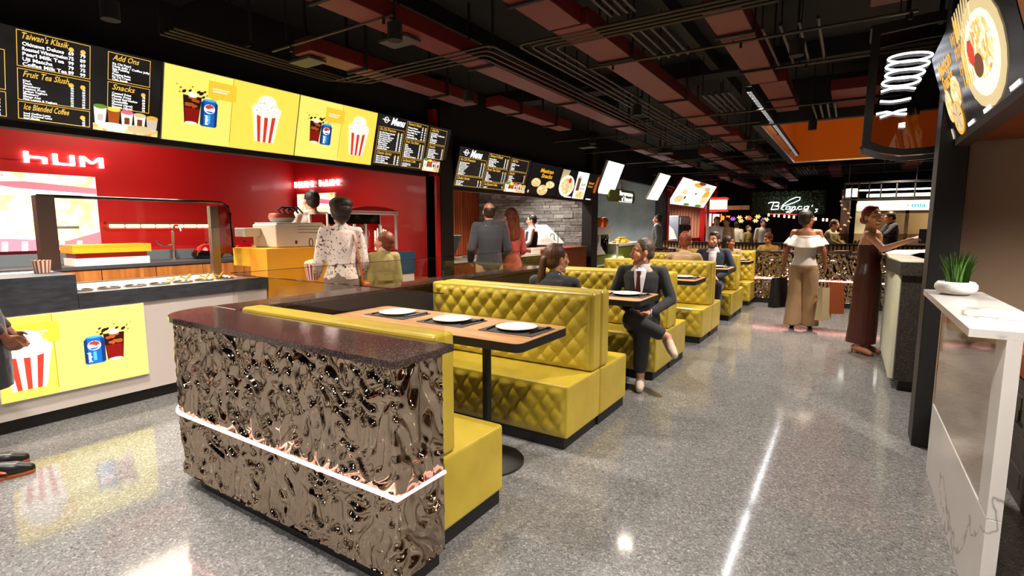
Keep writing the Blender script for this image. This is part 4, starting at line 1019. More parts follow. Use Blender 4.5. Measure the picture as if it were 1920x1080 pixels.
c = MB(); c.extr([(-6.15, 10.52, 1.09), (-5.62, 10.52, 1.09), (-5.85, 10.52, 1.3), (-6.1, 10.52, 1.52), (-6.2, 10.52, 1.52)], (0, .45, 0)); c.build('sloped_hood', M['white_paint'], t)
t = thing('bar_tap', 'thin black bar tap on the white worktop by the stone wall', 'tap', (-5.8, 10.6, 1.09)); MB().tube([(-5.7, 10.6, 1.09), (-5.7, 10.6, 1.28), (-5.72, 10.6, 1.31), (-5.78, 10.6, 1.31), (-5.8, 10.6, 1.26)], .01).build('spout', M['black_paint'], t); MB().cyl((-5.6, 10.6, 1.09), (-5.6, 10.6, 1.36), .008).build('rod', M['black_paint'], t)

# ------------------------------------------------------------------ juice stall
def lightpanel(label, y0, y1, xt, zt, zb, xb=-5.0, face='light_white', fr='white_paint'):
    v = V((xt - xb, 0, zt - zb)); B = Board((xb, y0, zb), (0, 1, 0), v, y1 - y0, v.length); t = thing('light_panel', label, 'light panel', (xb, (y0 + y1) / 2, zb))
    screen(t, B, y1 - y0, v.length, M[face], M[fr], .06); return B, t
lightpanel('blank glowing white menu panel tilted over the juice stall, the left one', 11.37, 12.36, -4.72, 2.97, 2.25, -5.0)
lightpanel('blank glowing white menu panel tilted over the juice stall, the right one', 14.93, 15.93, -4.62, 2.98, 2.26, -5.0)
t = thing('hanging_sign', 'green rounded shop sign with white letters hanging in the juice stall', 'sign', (-5.1, 12.9, 2.07))
B = Board((-5.03, 12.0, 2.08), (0, 1, 0), (0, 0, 1), 1.8, .33)
c = MB(); c.extr([B.p(a, b, 0) for a, b in [(.1, 0), (1.7, 0), (1.8, .1), (1.8, .23), (1.7, .33), (.1, .33), (0, .23), (0, .1)]], B.n * .08); c.build('sign_body', M['sign_green'], t, bevel=.01)
c = MB(); B.text(c, 'Sugarcane', .66, .185, .115, .085, bold=.04, fit=.95); B.text(c, "n' Beyond", .82, .055, .10, .085, bold=.04, fit=.75); B.rect(c, .62, .02, 1.55, .035, .084); c.build('sign_letters', M['ink_white'], t)
MB().box(-5.01, 12.92, 2.41, -4.97, 13.04, 2.66).build('hanger', M['white_paint'], t)
t = thing('juice_counter', 'olive green juice counter with white zigzag edge below the green sign', 'counter', (-5.3, 13.4, 0))
MB().box(-5.65, 11.4, 0, -5.05, 15.9, .1).build('plinth', M['black_paint'], t)
MB().box(-5.65, 12.75, .1, -5.02, 15.3, .965).build('green_front', M['lime_green'], t)
MB().box(-5.67, 11.4, .1, -5.04, 12.74, .78).build('low_green_front', M['lime_green'], t)
c = MB(); c.box(-5.7, 12.68, .965, -4.98, 15.4, 1.03); c.box(-5.2, 12.6, .2, -4.98, 12.749, 1.03); c.box(-5.2, 11.4, .52, -4.98, 12.6, .56); c.build('white_edge', M['white_gloss'], t)
c = MB(); c.extr([(-5.1, 11.42, .8), (-5.1, 11.98, .8), (-5.1, 11.5, 1.12)], (.1, 0, 0)); c.build('white_wedge', M['white_gloss'], t)
B = Board((-5.015, 12.55, .56), (0, 1, 0), (0, 0, 1), 1, .2); c = MB(); B.text(c, 'Sugar', 0, 0, .17, .01, bold=.05, depth=.02, fit=.62); c.build('glowing_letters', M['letter_white'], t)
t = thing('juice_dispenser', 'white juice stand with dark jar on the green juice counter', 'juice stand', (-5.3, 12.3, 1.03))
c = MB(); c.box(-5.55, 11.75, 1.28, -5.12, 12.74, 1.46); c.build('white_shelf', M['white_gloss'], t, bevel=.01)
for y in (12.02, 12.6): MB().box(-5.4, y, .78 if y < 12.1 else 1.03, -5.2, y + .09, 1.28).build('leg', M['white_gloss'], t)
t = thing('green_jar', 'dark jar of green slices under the white juice shelf', 'jar', (-5.25, 12.3, .781))
MB().lathe([(0, 0), (.15, 0), (.16, .05), (.16, .36), (.15, .38)], (-5.25, 12.32, .781), 24).build('jar', M['black_gloss'], t)
c = MB(); rs = random.Random(2)
for i in range(16): c.ball((-5.25 + rs.uniform(-.1, .1), 12.32 + rs.uniform(-.1, .1), 1.165 + rs.uniform(0, .05)), .05, 8)
c.build('cucumber_slices', M['cucumber'], t)['kind'] = 'stuff'
gl = None
for i in range(5):
    lb = 'orange juice glass on the white juice shelf, %s from the left' % ['first', 'second', 'third', 'fourth', 'fifth'][i]; loc = (-5.3 + .06 * (i % 2), 11.84 + .19 * i, 1.461)
    if gl is None:
        gl = thing('juice_glass', lb, 'glass', loc, 0, 'orange juice glasses')
        MB().lathe([(0, .0), (.04, 0), (.05, .02), (.085, .14), (.08, .2)], n=16).build('glass_body', M['carrot'], gl, local=True); MB().lathe([(.078, .2), (.05, .235), (0, .25)], n=12).build('froth', mat('froth', '#a84a10', .6), gl, local=True)
    else: dup(gl, loc, None, lb)
bn = None
for i in range(9):
    lb = 'yellow banana in the heap on the juice counter, %s' % ['lowest at left', 'second at the bottom', 'third at the bottom', 'fourth at the bottom', 'at the lower right end', 'on the middle left', 'in the middle', 'on the middle right', 'on top'][i]
    loc = (-5.28 + .05 * (i % 3), 13.2 + .2 * (i if i < 5 else (i - 4.5 if i < 8 else 1.6)), 1.031 + (0 if i < 5 else (.05 if i < 8 else .1)))
    if bn is None:
        bn = settag(MB().tube([(.03 * math.cos(a) - .02, .14 * math.sin(a), .03) for a in [-1.3 + 2.6 * k / 8 for k in range(9)]], [.008, .022, .028, .03, .03, .03, .028, .02, .008], 8).build('banana', M['banana'], None, local=True), lb, 'banana', 'bananas on the juice counter'); bn.location = loc
    else: dup(bn, loc, i * .7, lb)

# ------------------------------------------------------------------ red fried-food stall
B, t = lightpanel('white backlit menu board with food photos in red frame over the red stall', 16.95, 21.9, -4.52, 3.02, 2.2, -5.0, 'screen_white', 'red_plastic')
c = MB(); W, H = B.W, B.H
for a, b, ra, rb, k in ((.9, .22, .5, .14, 'food'), (1.1, .5, .3, .1, 'food'), (2.3, .82, .6, .08, 'yellow'), (2.7, .9, .5, .06, 'brown'), (4.1, .5, .45, .2, 'yellow'), (4.2, .3, .5, .16, 'food'), (3.8, .75, .5, .09, 'cream'), (3.9, .06, .5, .06, 'green'), (2.2, .06, .4, .05, 'green'), (1.5, .3, .1, .06, 'black'), (2.6, .5, .12, .04, 'black')): B.ell(c, a, b, ra, rb, .004 + a * .0004, IK[k])
marks(B, c, 2.2, .38, .7, .12, 'popshade'); marks(B, c, 2.0, .62, .7, .12, 'popshade')
c.build('menu_print', INK, t)
t = thing('red_counter', 'glossy red counter of the fried-food stall', 'counter', (-5.3, 19.5, 0))
MB().box(-5.7, 17.1, 0, -5.05, 22.4, .1).build('plinth', M['black_paint'], t); MB().box(-5.7, 17.1, .1, -5.02, 22.4, .62).build('front', M['brown_wood'], t); MB().box(-5.72, 17.05, .62, -4.97, 22.5, .74).build('red_band', M['red_plastic'], t, bevel=.01); MB().box(-5.7, 20.9, .74, -5.1, 22.3, 1.02).build('red_block', M['red_plastic'], t, bevel=.01)
c = MB(); x = -8.2
while x < -5.02: c.box(x, 22.86, 0, x + .1, 22.92, 3.1); x += .12
S('wall_stall_ribs', c, M['pink_rib'])
t = thing('heated_case', 'white rounded hot food case on the red counter', 'food case', (-5.5, 18.1, .741))
c = MB(); c.extr([(-6.1, 17.2, .745), (-5.2, 17.2, .745), (-5.2, 17.2, 1.0), (-5.35, 17.2, 1.35), (-5.6, 17.2, 1.55), (-6.1, 17.2, 1.58)], (0, .06, 0)); c.extr([(-6.1, 19.0, .745), (-5.2, 19.0, .745), (-5.2, 19.0, 1.0), (-5.35, 19.0, 1.35), (-5.6, 19.0, 1.55), (-6.1, 19.0, 1.58)], (0, .06, 0)); c.build('side_panels', M['white_gloss'], t)
MB().box(-6.1, 17.26, 1.5, -5.6, 19.0, 1.58).build('roof', M['white_gloss'], t); MB().box(-6.1, 17.26, .745, -5.21, 19.0, 1.03).build('base', M['white_gloss'], t, bevel=.02); MB().box(-5.9, 17.3, 1.1, -5.6, 18.9, 1.32).build('food_trays', mat('greens', '#6b7030', .7), t)
t = thing('soda_dispenser', 'grey soda dispenser with row of black taps on the red stall counter', 'soda dispenser', (-5.5, 20, .741))
MB().box(-5.85, 19.3, .745, -5.25, 20.85, 1.86).build('cabinet', mat('soda_grey', '#6c7484', .35), t, bevel=.02)
for i in range(5): MB().box(-5.25, 19.5 + .25 * i, 1.32, -5.14, 19.6 + .25 * i, 1.52).build('tap', M['black_paint'], t)
MB().box(-5.25, 19.35, 1.54, -5.2, 20.8, 1.8).build('label_panel', mat('soda_light', '#8e98aa', .3), t); MB().box(-5.27, 19.35, .9, -5.1, 20.8, .96).build('drip_tray', M['black_paint'], t)

# ------------------------------------------------------------------ right side: marble counter, pot plant, soffit menu
t = thing('marble_counter', 'white veined marble counter with glass front at the right edge', 'counter', (.65, 3.6, 0))
MB().prism([(.386, 2.45), (.66, 2.45), (.645, 3.86), (.386, 3.84)], 1.10, 1.13).build('marble_top', M['marble'], t, bevel=.003)
MB().box(.49, 2.45, 0, .533, 3.95, .43).build('lower_panel', M['marble'], t, bevel=.002)
MB().box(.494, 2.6, .431, .51, 3.93, 1.10).build('glass_front', mat('beige_glass', '#a08e78', .05, coat=.4), t)  # opaque beige stands in for the floor reflected in the glass
MB().box(.49, 3.93, .431, .533, 3.95, 1.10).build('edge_post', mat('cream_post', '#c9a884', .4), t)
MB().box(.49, 2.45, .431, .533, 2.6, 1.10).build('end_leg', M['marble'], t, bevel=.002)
t = thing('back_bar', 'dark split-stone low wall with red-brown wood band at the lower right edge', 'bar', (1.2, 3.4, 0))
c = MB(); rs = random.Random(11); z = 0
while z < .66:
    h = rs.choice((.07, .09, .11)); y = 2.2
    while y < 4.5:
        w = rs.uniform(.15, .4); c.box(.86 - rs.uniform(0, .02), y + .003, z + .003, .94, min(y + w, 4.5) - .003, min(z + h, .68) - .003); y += w
    z += h
c.build('stone_cladding', mat('stone_dark', '#3a332c', .8), t); MB().box(.84, 2.2, .68, .96, 4.5, .80).build('wood_band', M['brown_wood'], t); MB().box(.94, 2.2, 0, 1.3, 4.5, .68).build('core', M['black_matt'], t)
t = thing('potted_plant', 'white round bowl of spiky green grass on the marble counter', 'plant', (.50, 3.63, 1.131))
MB().lathe([(0, 0), (.045, 0), (.075, .013), (.088, .035), (.086, .054), (.074, .07), (.068, .071), (.066, .06), (0, .056)], (.50, 3.63, 1.131), 36, sx=1.05, sy=1.05).build('pot', M['pot'], t, angle=100)
c = MB(); rs = random.Random(21)
for i in range(150):
    a = rs.uniform(0, 2 * PI); r = .05 * rs.random() ** .5; x, y = .50 + r * math.cos(a), 3.63 + r * math.sin(a); h = rs.uniform(.11, .20) * (1 - r * 3); l = rs.uniform(.2, .75) * r + rs.uniform(0, .02); w = rs.uniform(.003, .005)
    d = V((math.cos(a), math.sin(a), 0)); n = V((-d.y, d.x, 0)) if i % 2 else V((.8, -.6, 0)); P = [V((x, y, 1.185)) + d * l * k * k * 1.3 + V((0, 0, h * k)) for k in (0, .35, .7, 1)]
    c.add([P[0] - n * w, P[0] + n * w, P[1] + n * w * 1.1, P[1] - n * w * 1.1, P[2] + n * w * .7, P[2] - n * w * .7, P[3]], [(0, 1, 2, 3), (3, 2, 4, 5), (5, 4, 6)], i % 2)
o = c.build('grass_blades', [M['leaf'], M['leaf2']], t); o['kind'] = 'stuff'
MB().lathe([(0, .057), (.064, .058), (.065, .062)], (.50, 3.63, 1.131), 24).build('soil', M['soil'], t)
# tilted menu boards on the right soffit
def rboard(lb, y0, y1, face):
    # reads towards the camera: u runs to smaller y
    v = V((-.15, 0, .53)); B = Board((.52, y1, 2.03), (0, -1, 0), v, y1 - y0, v.length); t = thing('poster_screen', lb, 'screen', (.52, (y0 + y1) / 2, 2.03)); screen(t, B, B.W, B.H, face, M['black_paint'], .06); return B, t
B, t = rboard('snack menu screen with Mexican Snacks lettering over the marble counter', 2.62, 4.4, M['screen_black'])
c = MB(); W, H = B.W, B.H
B.text(c, 'Mexican', .13, H * .70, .085, mi=IK['yellow'], bold=.03, shear=.2, fit=.42); B.text(c, 'Snacks', .16, H * .54, .085, mi=IK['yellow'], bold=.03, shear=.2, fit=.34)
B.ell(c, .2, H * .36, .1, .1, .003, IK['food']); B.ell(c, .46, H * .42, .13, .09, .003, IK['food']); B.ell(c, .36, H * .18, .14, .1, .0034, IK['yellow']); B.ell(c, .36, H * .19, .12, .085, .004, IK['cream'])
for k in range(5): B.poly(c, [(.36, H * .19), (.36 + .11 * math.cos(k * 1.25), H * .19 + .075 * math.sin(k * 1.25)), (.36 + .11 * math.cos(k * 1.25 + .12), H * .19 + .075 * math.sin(k * 1.25 + .12))], .0046, IK['brown'])
B.ell(c, .07, H * .08, .035, .035, .003, IK['popshade'])
for i in range(4): marks(B, c, .68 + .02 * i, H * (.78 - .15 * i), .26, .085, 'yellow', .0075, 6)
B.ell(c, 1.18, H * .46, .4, H * .44, .003, IK['cream']); B.ell(c, 1.18, H * .46, .31, H * .34, .004, IK['pop']); B.ell(c, 1.2, H * .5, .22, H * .24, .005, IK['food']); B.ell(c, 1.1, H * .4, .09, H * .1, .006, IK['brown']); B.ell(c, 1.02, H * .55, .07, H * .12, .0065, IK['red'], 7)
for k in range(7): B.poly(c, [(.8 + .05 * k, H * (.75 + .01 * k)), (.84 + .05 * k, H * .75), (.86 + .06 * k, H * .99), (.83 + .06 * k, H * .99)], .006, IK['cream'])
for a in (.55, .95, 1.45): B.rect(c, a, .012, a + .16, .032, .003, IK['white'])
c.build('poster_print', INK, t)
B, t = rboard('poster screen with fries and a drink, nearest the camera at the top right', .7, 2.6, M['screen_white'])
c = MB(); B.rect(c, 0, 0, .3, B.H, .002, IK['brown']); B.ell(c, .5, B.H * .3, .35, .15, .003, IK['food']); B.rect(c, .35, B.H * .35, .6, B.H * .9, .004, IK['ice']); marks(B, c, .8, B.H * .6, .4, .1, 'brown'); c.build('poster_print', INK, t)

# ------------------------------------------------------------------ curved kiosk bar behind the pillar
t = thing('kiosk_bar', 'dark speckled bar with white hooked top and fluted glass beside the black pillar', 'bar', (.6, 6.8, 0))
out = [(.40, 5.72), (.60, 5.72), (.60, 6.2), (.55, 6.9), (.70, 7.6), (1.25, 8.0), (1.5, 8.2), (1.5, 8.7), (.9, 8.6), (.5, 8.2), (.36, 7.4), (.34, 6.4)]
MB().prism(out, 1.06, 1.178).build('dark_rim', M['dark_stone'], t)
MB().prism([(.42, 5.75), (.58, 5.75), (.58, 6.2), (.55, 6.9), (.70, 7.6), (1.25, 8.02), (1.46, 8.2), (1.46, 8.6), (.95, 8.5), (.56, 8.1), (.43, 7.4), (.41, 6.4)], .1, 1.06).build('body', M['dark_stone'], t)
MB().prism([(.46, 5.8), (.57, 5.8), (.56, 6.9), (.72, 7.7), (1.45, 8.25), (1.45, 8.55), (.98, 8.45), (.6, 8.05), (.48, 7.3)], 0, .1).build('plinth', M['black_paint'], t)
MB().prism([(x + (.006 if x < .5 else 0), y + .005) for x, y in out], 1.179, 1.19).build('white_top', mat('pale_top', '#f0e8cc', .6), t)
c = MB()
for i in range(20):
    f = i / 19; y = 5.84 + 1.55 * f; x = .415 - .0 * f; c.cyl((x, y, .1), (x, y, 1.055), .034, n=8)
c.build('fluted_glass', mat('flute', '#b9b9a4', .1, coat=.6), t)['kind'] = 'stuff'
MB().box(.62, 6.0, .55, .8, 6.3, .9).build('white_cabinet', M['white_paint'], t)
# hanging kiosk sign: black steel frame, smoked glass, white neon figures
t = thing('kiosk_sign', 'black steel hanging sign frame with white neon loops next to the pillar', 'sign', (.28, 5.0, 2.05))
Yf = 4.9
A = [(.035, 2.10), (.047, 2.985), (.42, 3.01), (.56, 3.01), (.56, 2.035), (.46, 2.022), (.29, 2.02), (.15, 2.05)]
def fr(pts, wdt, y0, d):
    m = MB(); n = len(pts); cx = sum(p[0] for p in pts) / n; cz = sum(p[1] for p in pts) / n
    for i in range(n):
        p, q = pts[i], pts[(i + 1) % n]; k = lambda a: (a[0] + (cx - a[0]) * wdt, a[1] + (cz - a[1]) * wdt * .6)
        p2, q2 = k(p), k(q); m.extr([(p[0], y0, p[1]), (q[0], y0, q[1]), (q2[0], y0, q2[1]), (p2[0], y0, p2[1])], (0, d, 0))
    return m
fr(A, .2, Yf, .04).build('front_frame', M['black_paint'], t); fr([(x + .0, z + .0) for x, z in A], .16, Yf + .42, .03).build('rear_frame', M['black_paint'], t)
MB().extr([(x, Yf + .02, z) for x, z in A], (0, .005, 0)).build('smoked_pane', M['tinted_pane'], t)
for (x0, z0) in (A[0], A[1], A[3], A[4]): MB().tube([(x0, Yf + .04, z0), (x0, Yf + .43, z0)], .014, 6).build('depth_bar', M['black_paint'], t)

def P3(x, y): return px(x, y, Y=Yf - .02)
def ringpx(cx, cy, rx, ry, tilt=-.12, n=20):
    return [P3(cx + rx * math.cos(a), cy + ry * math.sin(a) + rx * math.cos(a) * tilt) for a in [2 * PI * k / n for k in range(n)]]
for cx, cy, rx in ((1707, 107, 42), (1702, 122, 41), (1697, 138, 37), (1690, 153, 36)): MB().tube(ringpx(cx, cy, rx, 8), .008, 7, closed=True).build('neon_loop', M['neon_white'], t)
for pts in ([(1652, 172), (1670, 166), (1700, 164), (1717, 166)], [(1650, 190), (1670, 191), (1690, 188), (1708, 184)], [(1643, 214), (1662, 210), (1685, 214), (1700, 214)], [(1650, 220), (1668, 214), (1685, 208), (1700, 205)], [(1697, 231), (1686, 233), (1686, 237), (1697, 237)]): MB().tube([P3(*p) for p in pts], .008, 7).build('neon_stroke', M['neon_white'], t)
MB().box(.25, 5.1, 2.98, .28, 5.13, 3.6).build('hanger', M['black_paint'], t); MB().box(.45, 5.1, 2.98, .48, 5.13, 3.6).build('hanger', M['black_paint'], t)
# ------------------------------------------------------------------ services under the dark ceiling
DR = [M['duct_red'], M['black_matt']]
def duct(label, x0, x1, y0, y1, z0=3.0, z1=None, m='duct_red', straps=3, grp=None):
    t = thing('air_duct', label, 'air duct', ((x0 + x1) / 2, (y0 + y1) / 2, z0), 0, grp)
    z1 = z0 + .13
    MB().box(x0, y0, z0, x1, y1, z1).build('duct_body', M[m], t, bevel=.006)
    L = max(y1 - y0, x1 - x0)
    for i in range(straps):
        f = (i + .5) / straps
        if y1 - y0 > x1 - x0:
            y = y0 + (y1 - y0) * f; b = MB(); b.box(x0 - .02, y - .015, z0 - .02, x1 + .02, y + .015, z0); b.box(x0 - .02, y - .015, z0, x0 - .008, y + .015, 3.6); b.box(x1 + .008, y - .015, z0, x1 + .02, y + .015, 3.6)
        else:
            x = x0 + (x1 - x0) * f; b = MB(); b.box(x - .015, y0 - .02, z0 - .02, x + .015, y1 + .02, z0); b.box(x - .015, y0 - .02, z0, x + .015, y0 - .008, 3.6); b.box(x - .015, y1 + .008, z0, x + .015, y1 + .02, 3.6)
        b.build('strap_hanger', M['black_matt'], t)
    return t
duct('long red duct in the middle of the ceiling, the widest pinkish one', -2.05, -1.75, 3.75, 9.3, straps=3)
duct('long red ceiling duct over the left tables', -3.17, -2.92, 1.5, 8.6, straps=4)
duct('short orange-red duct high above the left yellow posters', -4.24, -4.0, 3.0, 5.4, straps=2)
duct('dim red duct above the black menu boards', -4.02, -3.8, 5.6, 7.6, straps=2)
duct('bright red duct segment near the top centre of the ceiling', -.99, -.73, 4.0, 6.25, straps=2)
duct('short red duct block left of the bright red one, near the camera', -2.06, -1.79, 2.6, 3.72, straps=1)
duct('red ceiling duct continuing towards the far hall', -1.98, -1.68, 9.6, 13.5, straps=3)
duct('red duct short piece just before the orange skylight', -.95, -.68, 6.5, 8.2, 3.05, straps=1)
duct('pale pinkish duct box above the hanging kiosk sign', .02, .42, 2.6, 5.0, 3.15, straps=1)
duct('small dark red duct right of the skylight', -.3, .2, 7.5, 8.6, 3.1, straps=1)
for i, (x, y, l) in enumerate(((-3.9, 10.5, 4), (-2.9, 12, 5), (-3.7, 18, 6), (-1.9, 16, 5), (-.6, 17, 3), (1.1, 16.3, 2.2), (-2.7, 20, 5))):
    duct('red duct over the far part of the hall, %s' % ['above the juice stall', 'left of the skylight', 'before the red stall', 'past the skylight at left', 'past the skylight in the middle', 'past the skylight at right', 'farthest of all'][i], x, x + .3, y, y + l, 3.05, straps=2)
# dark beams
for i, (y, z) in enumerate(((2.2, 3.42), (7.1, 3.4), (15.1, 3.2), (19.5, 3.3))): S('trim_%d' % (20 + i), MB().box(-5.1, y, z, 5.6, y + .28, 3.6), M['black_matt'])
for i, x in enumerate((-3.55, -1.6, 1.9)): S('trim_%d' % (26 + i), MB().box(x, -3, 3.44, x + .1, 8.7, 3.6), M['black_matt'])
# conduit racks
def rack(label, paths, n, dx, r=.012, mt='steel_dark', hang=()):
    t = thing('conduit_rack', label, 'pipes', V(paths[0]), 0)
    for i in range(n):
        P = [V((p[0] + dx[j][0] * i, p[1] + dx[j][1] * i, p[2])) for j, p in enumerate(paths)]
        # rounded corners
        Q = [P[0]]
        for k in range(1, len(P) - 1):
            a = (P[k - 1] - P[k]).normalized(); b = (P[k + 1] - P[k]).normalized(); R = .06
            Q += [P[k] + a * R, P[k] + (a + b) * R * .3, P[k] + b * R]
        Q.append(P[-1]); MB().tube(Q, r, 8).build('conduit', M[mt], t)
    for P0 in (paths[0], paths[-1]): MB().box(P0[0] - .006, P0[1] - .006, P0[2] + .005, P0[0] + .006, P0[1] + .006, 3.6).build('hanger_rod', M['black_matt'], t)
    for h in hang: MB().box(h[0], h[1] - .01, 3.03, h[2], h[1] + .01, 3.05).box(h[0], h[1] - .01, 3.03, h[0] + .012, h[1] + .01, 3.6).box(h[2] - .012, h[1] - .01, 3.03, h[2], h[1] + .01, 3.6).build('bracket', M['black_matt'], t)
    return t
mat('steel_dark', '#40392f', .4, .85)
rack('four conduits running above the yellow posters then across to the ceiling centre', [(-4.66, 2.1, 3.0), (-4.66, 3.72, 3.0), (-2.62, 3.72, 3.0), (-2.62, 9.9, 3.0)], 4, [(.075, .0), (.075, .085), (-.085, .085), (-.085, 0)], hang=((-2.85, 5.5, -2.55), (-2.85, 7.6, -2.55), (-4.7, 2.7, -4.4)))
rack('four conduits turning from the top edge down the middle of the ceiling', [(-.5, 3.86, 3.0), (-2.44, 3.86, 3.0), (-2.44, 9.6, 3.0)], 4, [(0, .07), (.08, .07), (.08, 0)], hang=((-2.46, 6.3, -2.2), (-2.46, 8.4, -2.2)))
rack('five thin conduits crossing the top of the ceiling beside the red ducts', [(-1.1, 3.5, 3.1), (1.6, 3.5, 3.1)], 5, [(0, .06), (0, .06)])
for i, (x0, y0, y1, n, s) in enumerate(((-1.56, 3.2, 3.75, 4, .06), (-1.56, 4.08, 4.9, 4, .085), (-1.55, 6.5, 7.6, 5, .07), (-.67, 4.6, 5.75, 4, .125), (-.5, 7.8, 8.8, 4, .08), (-3.6, 9.0, 11.5, 5, .07), (-2.3, 14.6, 18.0, 7, .09), (-1.3, 15.6, 18, 6, .08), (.6, 15.2, 15.9, 4, .11), (-2.3, 9.9, 11.6, 4, .07), (-3.4, 12.5, 15, 5, .08))):
    rack('short parallel conduits in the ceiling, %s' % ['beside the nearest red duct block', 'right of the wide pinkish duct', 'between the wide duct and the skylight', 'framed right of the bright red duct', 'just before the skylight rim', 'above the juice stall', 'far down the hall at centre', 'far hall, behind the skylight', 'right of the far kiosk lights', 'behind the wide red duct', 'above the red stall front'][i], [(x0, y0, 3.02), (x0, y1, 3.02)], n, [(s, 0), (s, 0)], .014)
# cable trays / cross pipes
for i, (y, x0, x1, z) in enumerate(((2.83, -4.3, -2.84, 3.0), (4.72, -2.2, .3, 2.98), (5.74, -.7, .9, 3.0), (7.6, -2.75, .4, 2.99), (8.5, -4.6, -1.2, 3.0), (10.2, -4.8, -1.3, 3.0), (15.4, -5.0, 3.0, 2.98), (18.2, -5.0, 3.5, 3.0), (12.4, -4.9, -1.4, 3.0))):
    t = thing('sprinkler_pipe', 'thin dark pipe crossing the ceiling, %s' % ['above the left poster boards', 'under the wide pinkish duct', 'right of the bright red duct', 'over the third booth table', 'over the fourth booth table', 'before the skylight at left', 'behind the skylight', 'far down the hall', 'beside the skylight at left'][i], 'pipe', (x0, y, z))
    MB().cyl((x0, y, z), (x1, y, z), .012, n=8).build('pipe', M['steel_dark'], t); k = x0 + .2
    while k < x1: MB().cyl((k, y, z), (k, y, 3.6), .005, n=6).build('hanger_rod', M['black_matt'], t); MB().cyl((k + .06, y, z - .05), (k + .06, y, z), .012, n=8).build('sprinkler_head', M['steel_dark'], t); k += 1.1
# square diffusers
dfp = None
for lb, x, y in (('square green-lit air diffuser under the duct above the yellow posters', -4.25, 3.13), ('square dark air diffuser beside the duct near the top of the picture', -3.16, 3.2), ('square air diffuser high over the foreground counter', -1.1, 2.4), ('square air diffuser above the juice stall front', -4.3, 9.3), ('square air diffuser above the bearded man', -3.3, 10.9)):
    if dfp is None:
        dfp = thing('air_diffuser', lb, 'diffuser', (x, y, 2.97)); MB().box(-.13, -.06, .02, .13, .08, .12).build('plenum', M['black_matt'], dfp, local=True); MB().box(-.15, -.08, 0, .15, .1, .02).build('grille', mat('grille', '#3a3a34', .5), dfp, local=True); MB().box(-.01, -.01, .12, .01, .01, .63).build('hanger', M['black_matt'], dfp, local=True)
    else: dup(dfp, (x, y, 2.97), None, lb)
# louvred linear lamp: a baffled slot whose tube shows only from below; it draws the long streak on the floor
mat('lamp_tube_hot', '#ffffff', .4, emit='#ffffff', es=70)
t = thing('louvre_lamp', 'long slim black louvred linear lamp hanging along the aisle ceiling', 'ceiling lamp', (-1.08, 8, 2.9))
c = MB(); c.box(-1.112, 6.7, 3.03, -1.105, 13.3, 3.09); c.box(-1.055, 6.7, 3.03, -1.048, 13.3, 3.09); c.box(-1.112, 6.7, 3.09, -1.048, 13.3, 3.095); c.build('housing', M['black_matt'], t)
c = MB(); y = 6.7
while y <= 13.3: c.box(-1.105, y, 3.03, -1.055, y + .004, 3.085); y += .165
c.build('baffles', M['black_matt'], t)['kind'] = 'stuff'
MB().box(-1.10, 6.75, 3.082, -1.06, 13.3, 3.088).build('tube', M['lamp_tube_hot'], t)
for y in (6.9, 8.5): MB().cyl((-1.08, y, 3.095), (-1.08, y, 3.6), .006, n=6).build('hanger_rod', M['black_matt'], t)
for y in (10.5, 12.8): MB().box(-1.21, y, 3.095, -1.06, y + .02, 3.105).build('wall_bracket', M['black_matt'], t)
# ------------------------------------------------------------------ second seating island beyond the bronze counter
t = thing('ribbed_wall', 'low wall of vertical light wooden ribs beyond the bronze counter', 'low wall', (-1.2, 14, 0))
c = MB(); x = -4.2
while x < 2.6: c.box(x, 13.97, .1, x + .05, 14.03, 1.05); x += .08
c.build('ribs', M['rib_wood'], t)['kind'] = 'stuff'
MB().box(-4.2, 14.03, .05, 2.62, 14.1, 1.06).build('backing', M['dark_brown'], t); MB().box(-4.22, 13.93, 1.05, 2.64, 14.2, 1.085).build('cap', M['black_paint'], t); MB().box(-4.2, 14.0, 0, 2.62, 14.08, .1).build('plinth', M['black_paint'], t)
t = thing('glass_screen', 'dark green tinted glass screen standing on the ribbed wall at right', 'glass screen', (.9, 14.08, 1.09))
x = -.75
while x < 2.5: MB().box(x, 14.06, 1.086, x + 1.05, 14.075, 1.32).build('pane', M['tinted_pane'], t); x += 1.08
t = thing('blue_chair', 'blue padded chair back beyond the glass screen', 'chair', (.55, 12.9, 0)); MB().box(.35, 12.9, .62, .75, 12.96, 1.0).build('backrest', mat('blue_fabric', '#2f4668', .7), t, bevel=.03); MB().box(.37, 12.4, .42, .73, 12.9, .5).build('seat', MATS['blue_fabric'], t, bevel=.02)
for a, b in ((.4, 12.45), (.7, 12.45), (.4, 12.88), (.7, 12.88)): MB().cyl((a, b, 0), (a, b, .42), .015, n=8).build('leg', M['black_paint'], t)

# cream kiosk at the back right
S('wall_kiosk_cream', MB().box(.10, 16.0, 0, .50, 16.1, 2.05), mat('cream_bright', '#e6d8ac', .7))
S('wall_kiosk_beige', MB().box(.50, 16.6, 0, 3.8, 16.7, 2.1), M['beige_wall'])
S('trim_30', MB().box(.5, 15.98, 0, .56, 16.06, 2.0).box(1.12, 15.98, .9, 1.19, 16.06, 1.9).box(.5, 15.98, 1.80, 3.8, 16.06, 1.865), M['umber'])
t = thing('kiosk_lightbox', 'long white glowing sign band on the cream kiosk at the back right', 'sign', (1.2, 15.95, 1.87))
MB().box(.12, 15.94, 1.875, 3.6, 16.04, 2.11).build('light_box', M['light_cream'], t); B = Board((.12, 15.94, 1.875), (1, 0, 0), (0, 0, 1), 3.4, .23)
c = MB(); marks(B, c, .62, .07, .34, .09, 'popshade', .004); B.text(c, 'mia', 1.1, .07, .11, .004, IK['sky'], bold=.03, fit=.28); B.ell(c, 1.03, .12, .035, .045, .0045, IK['popshade']); c.build('sign_print', INK, t)
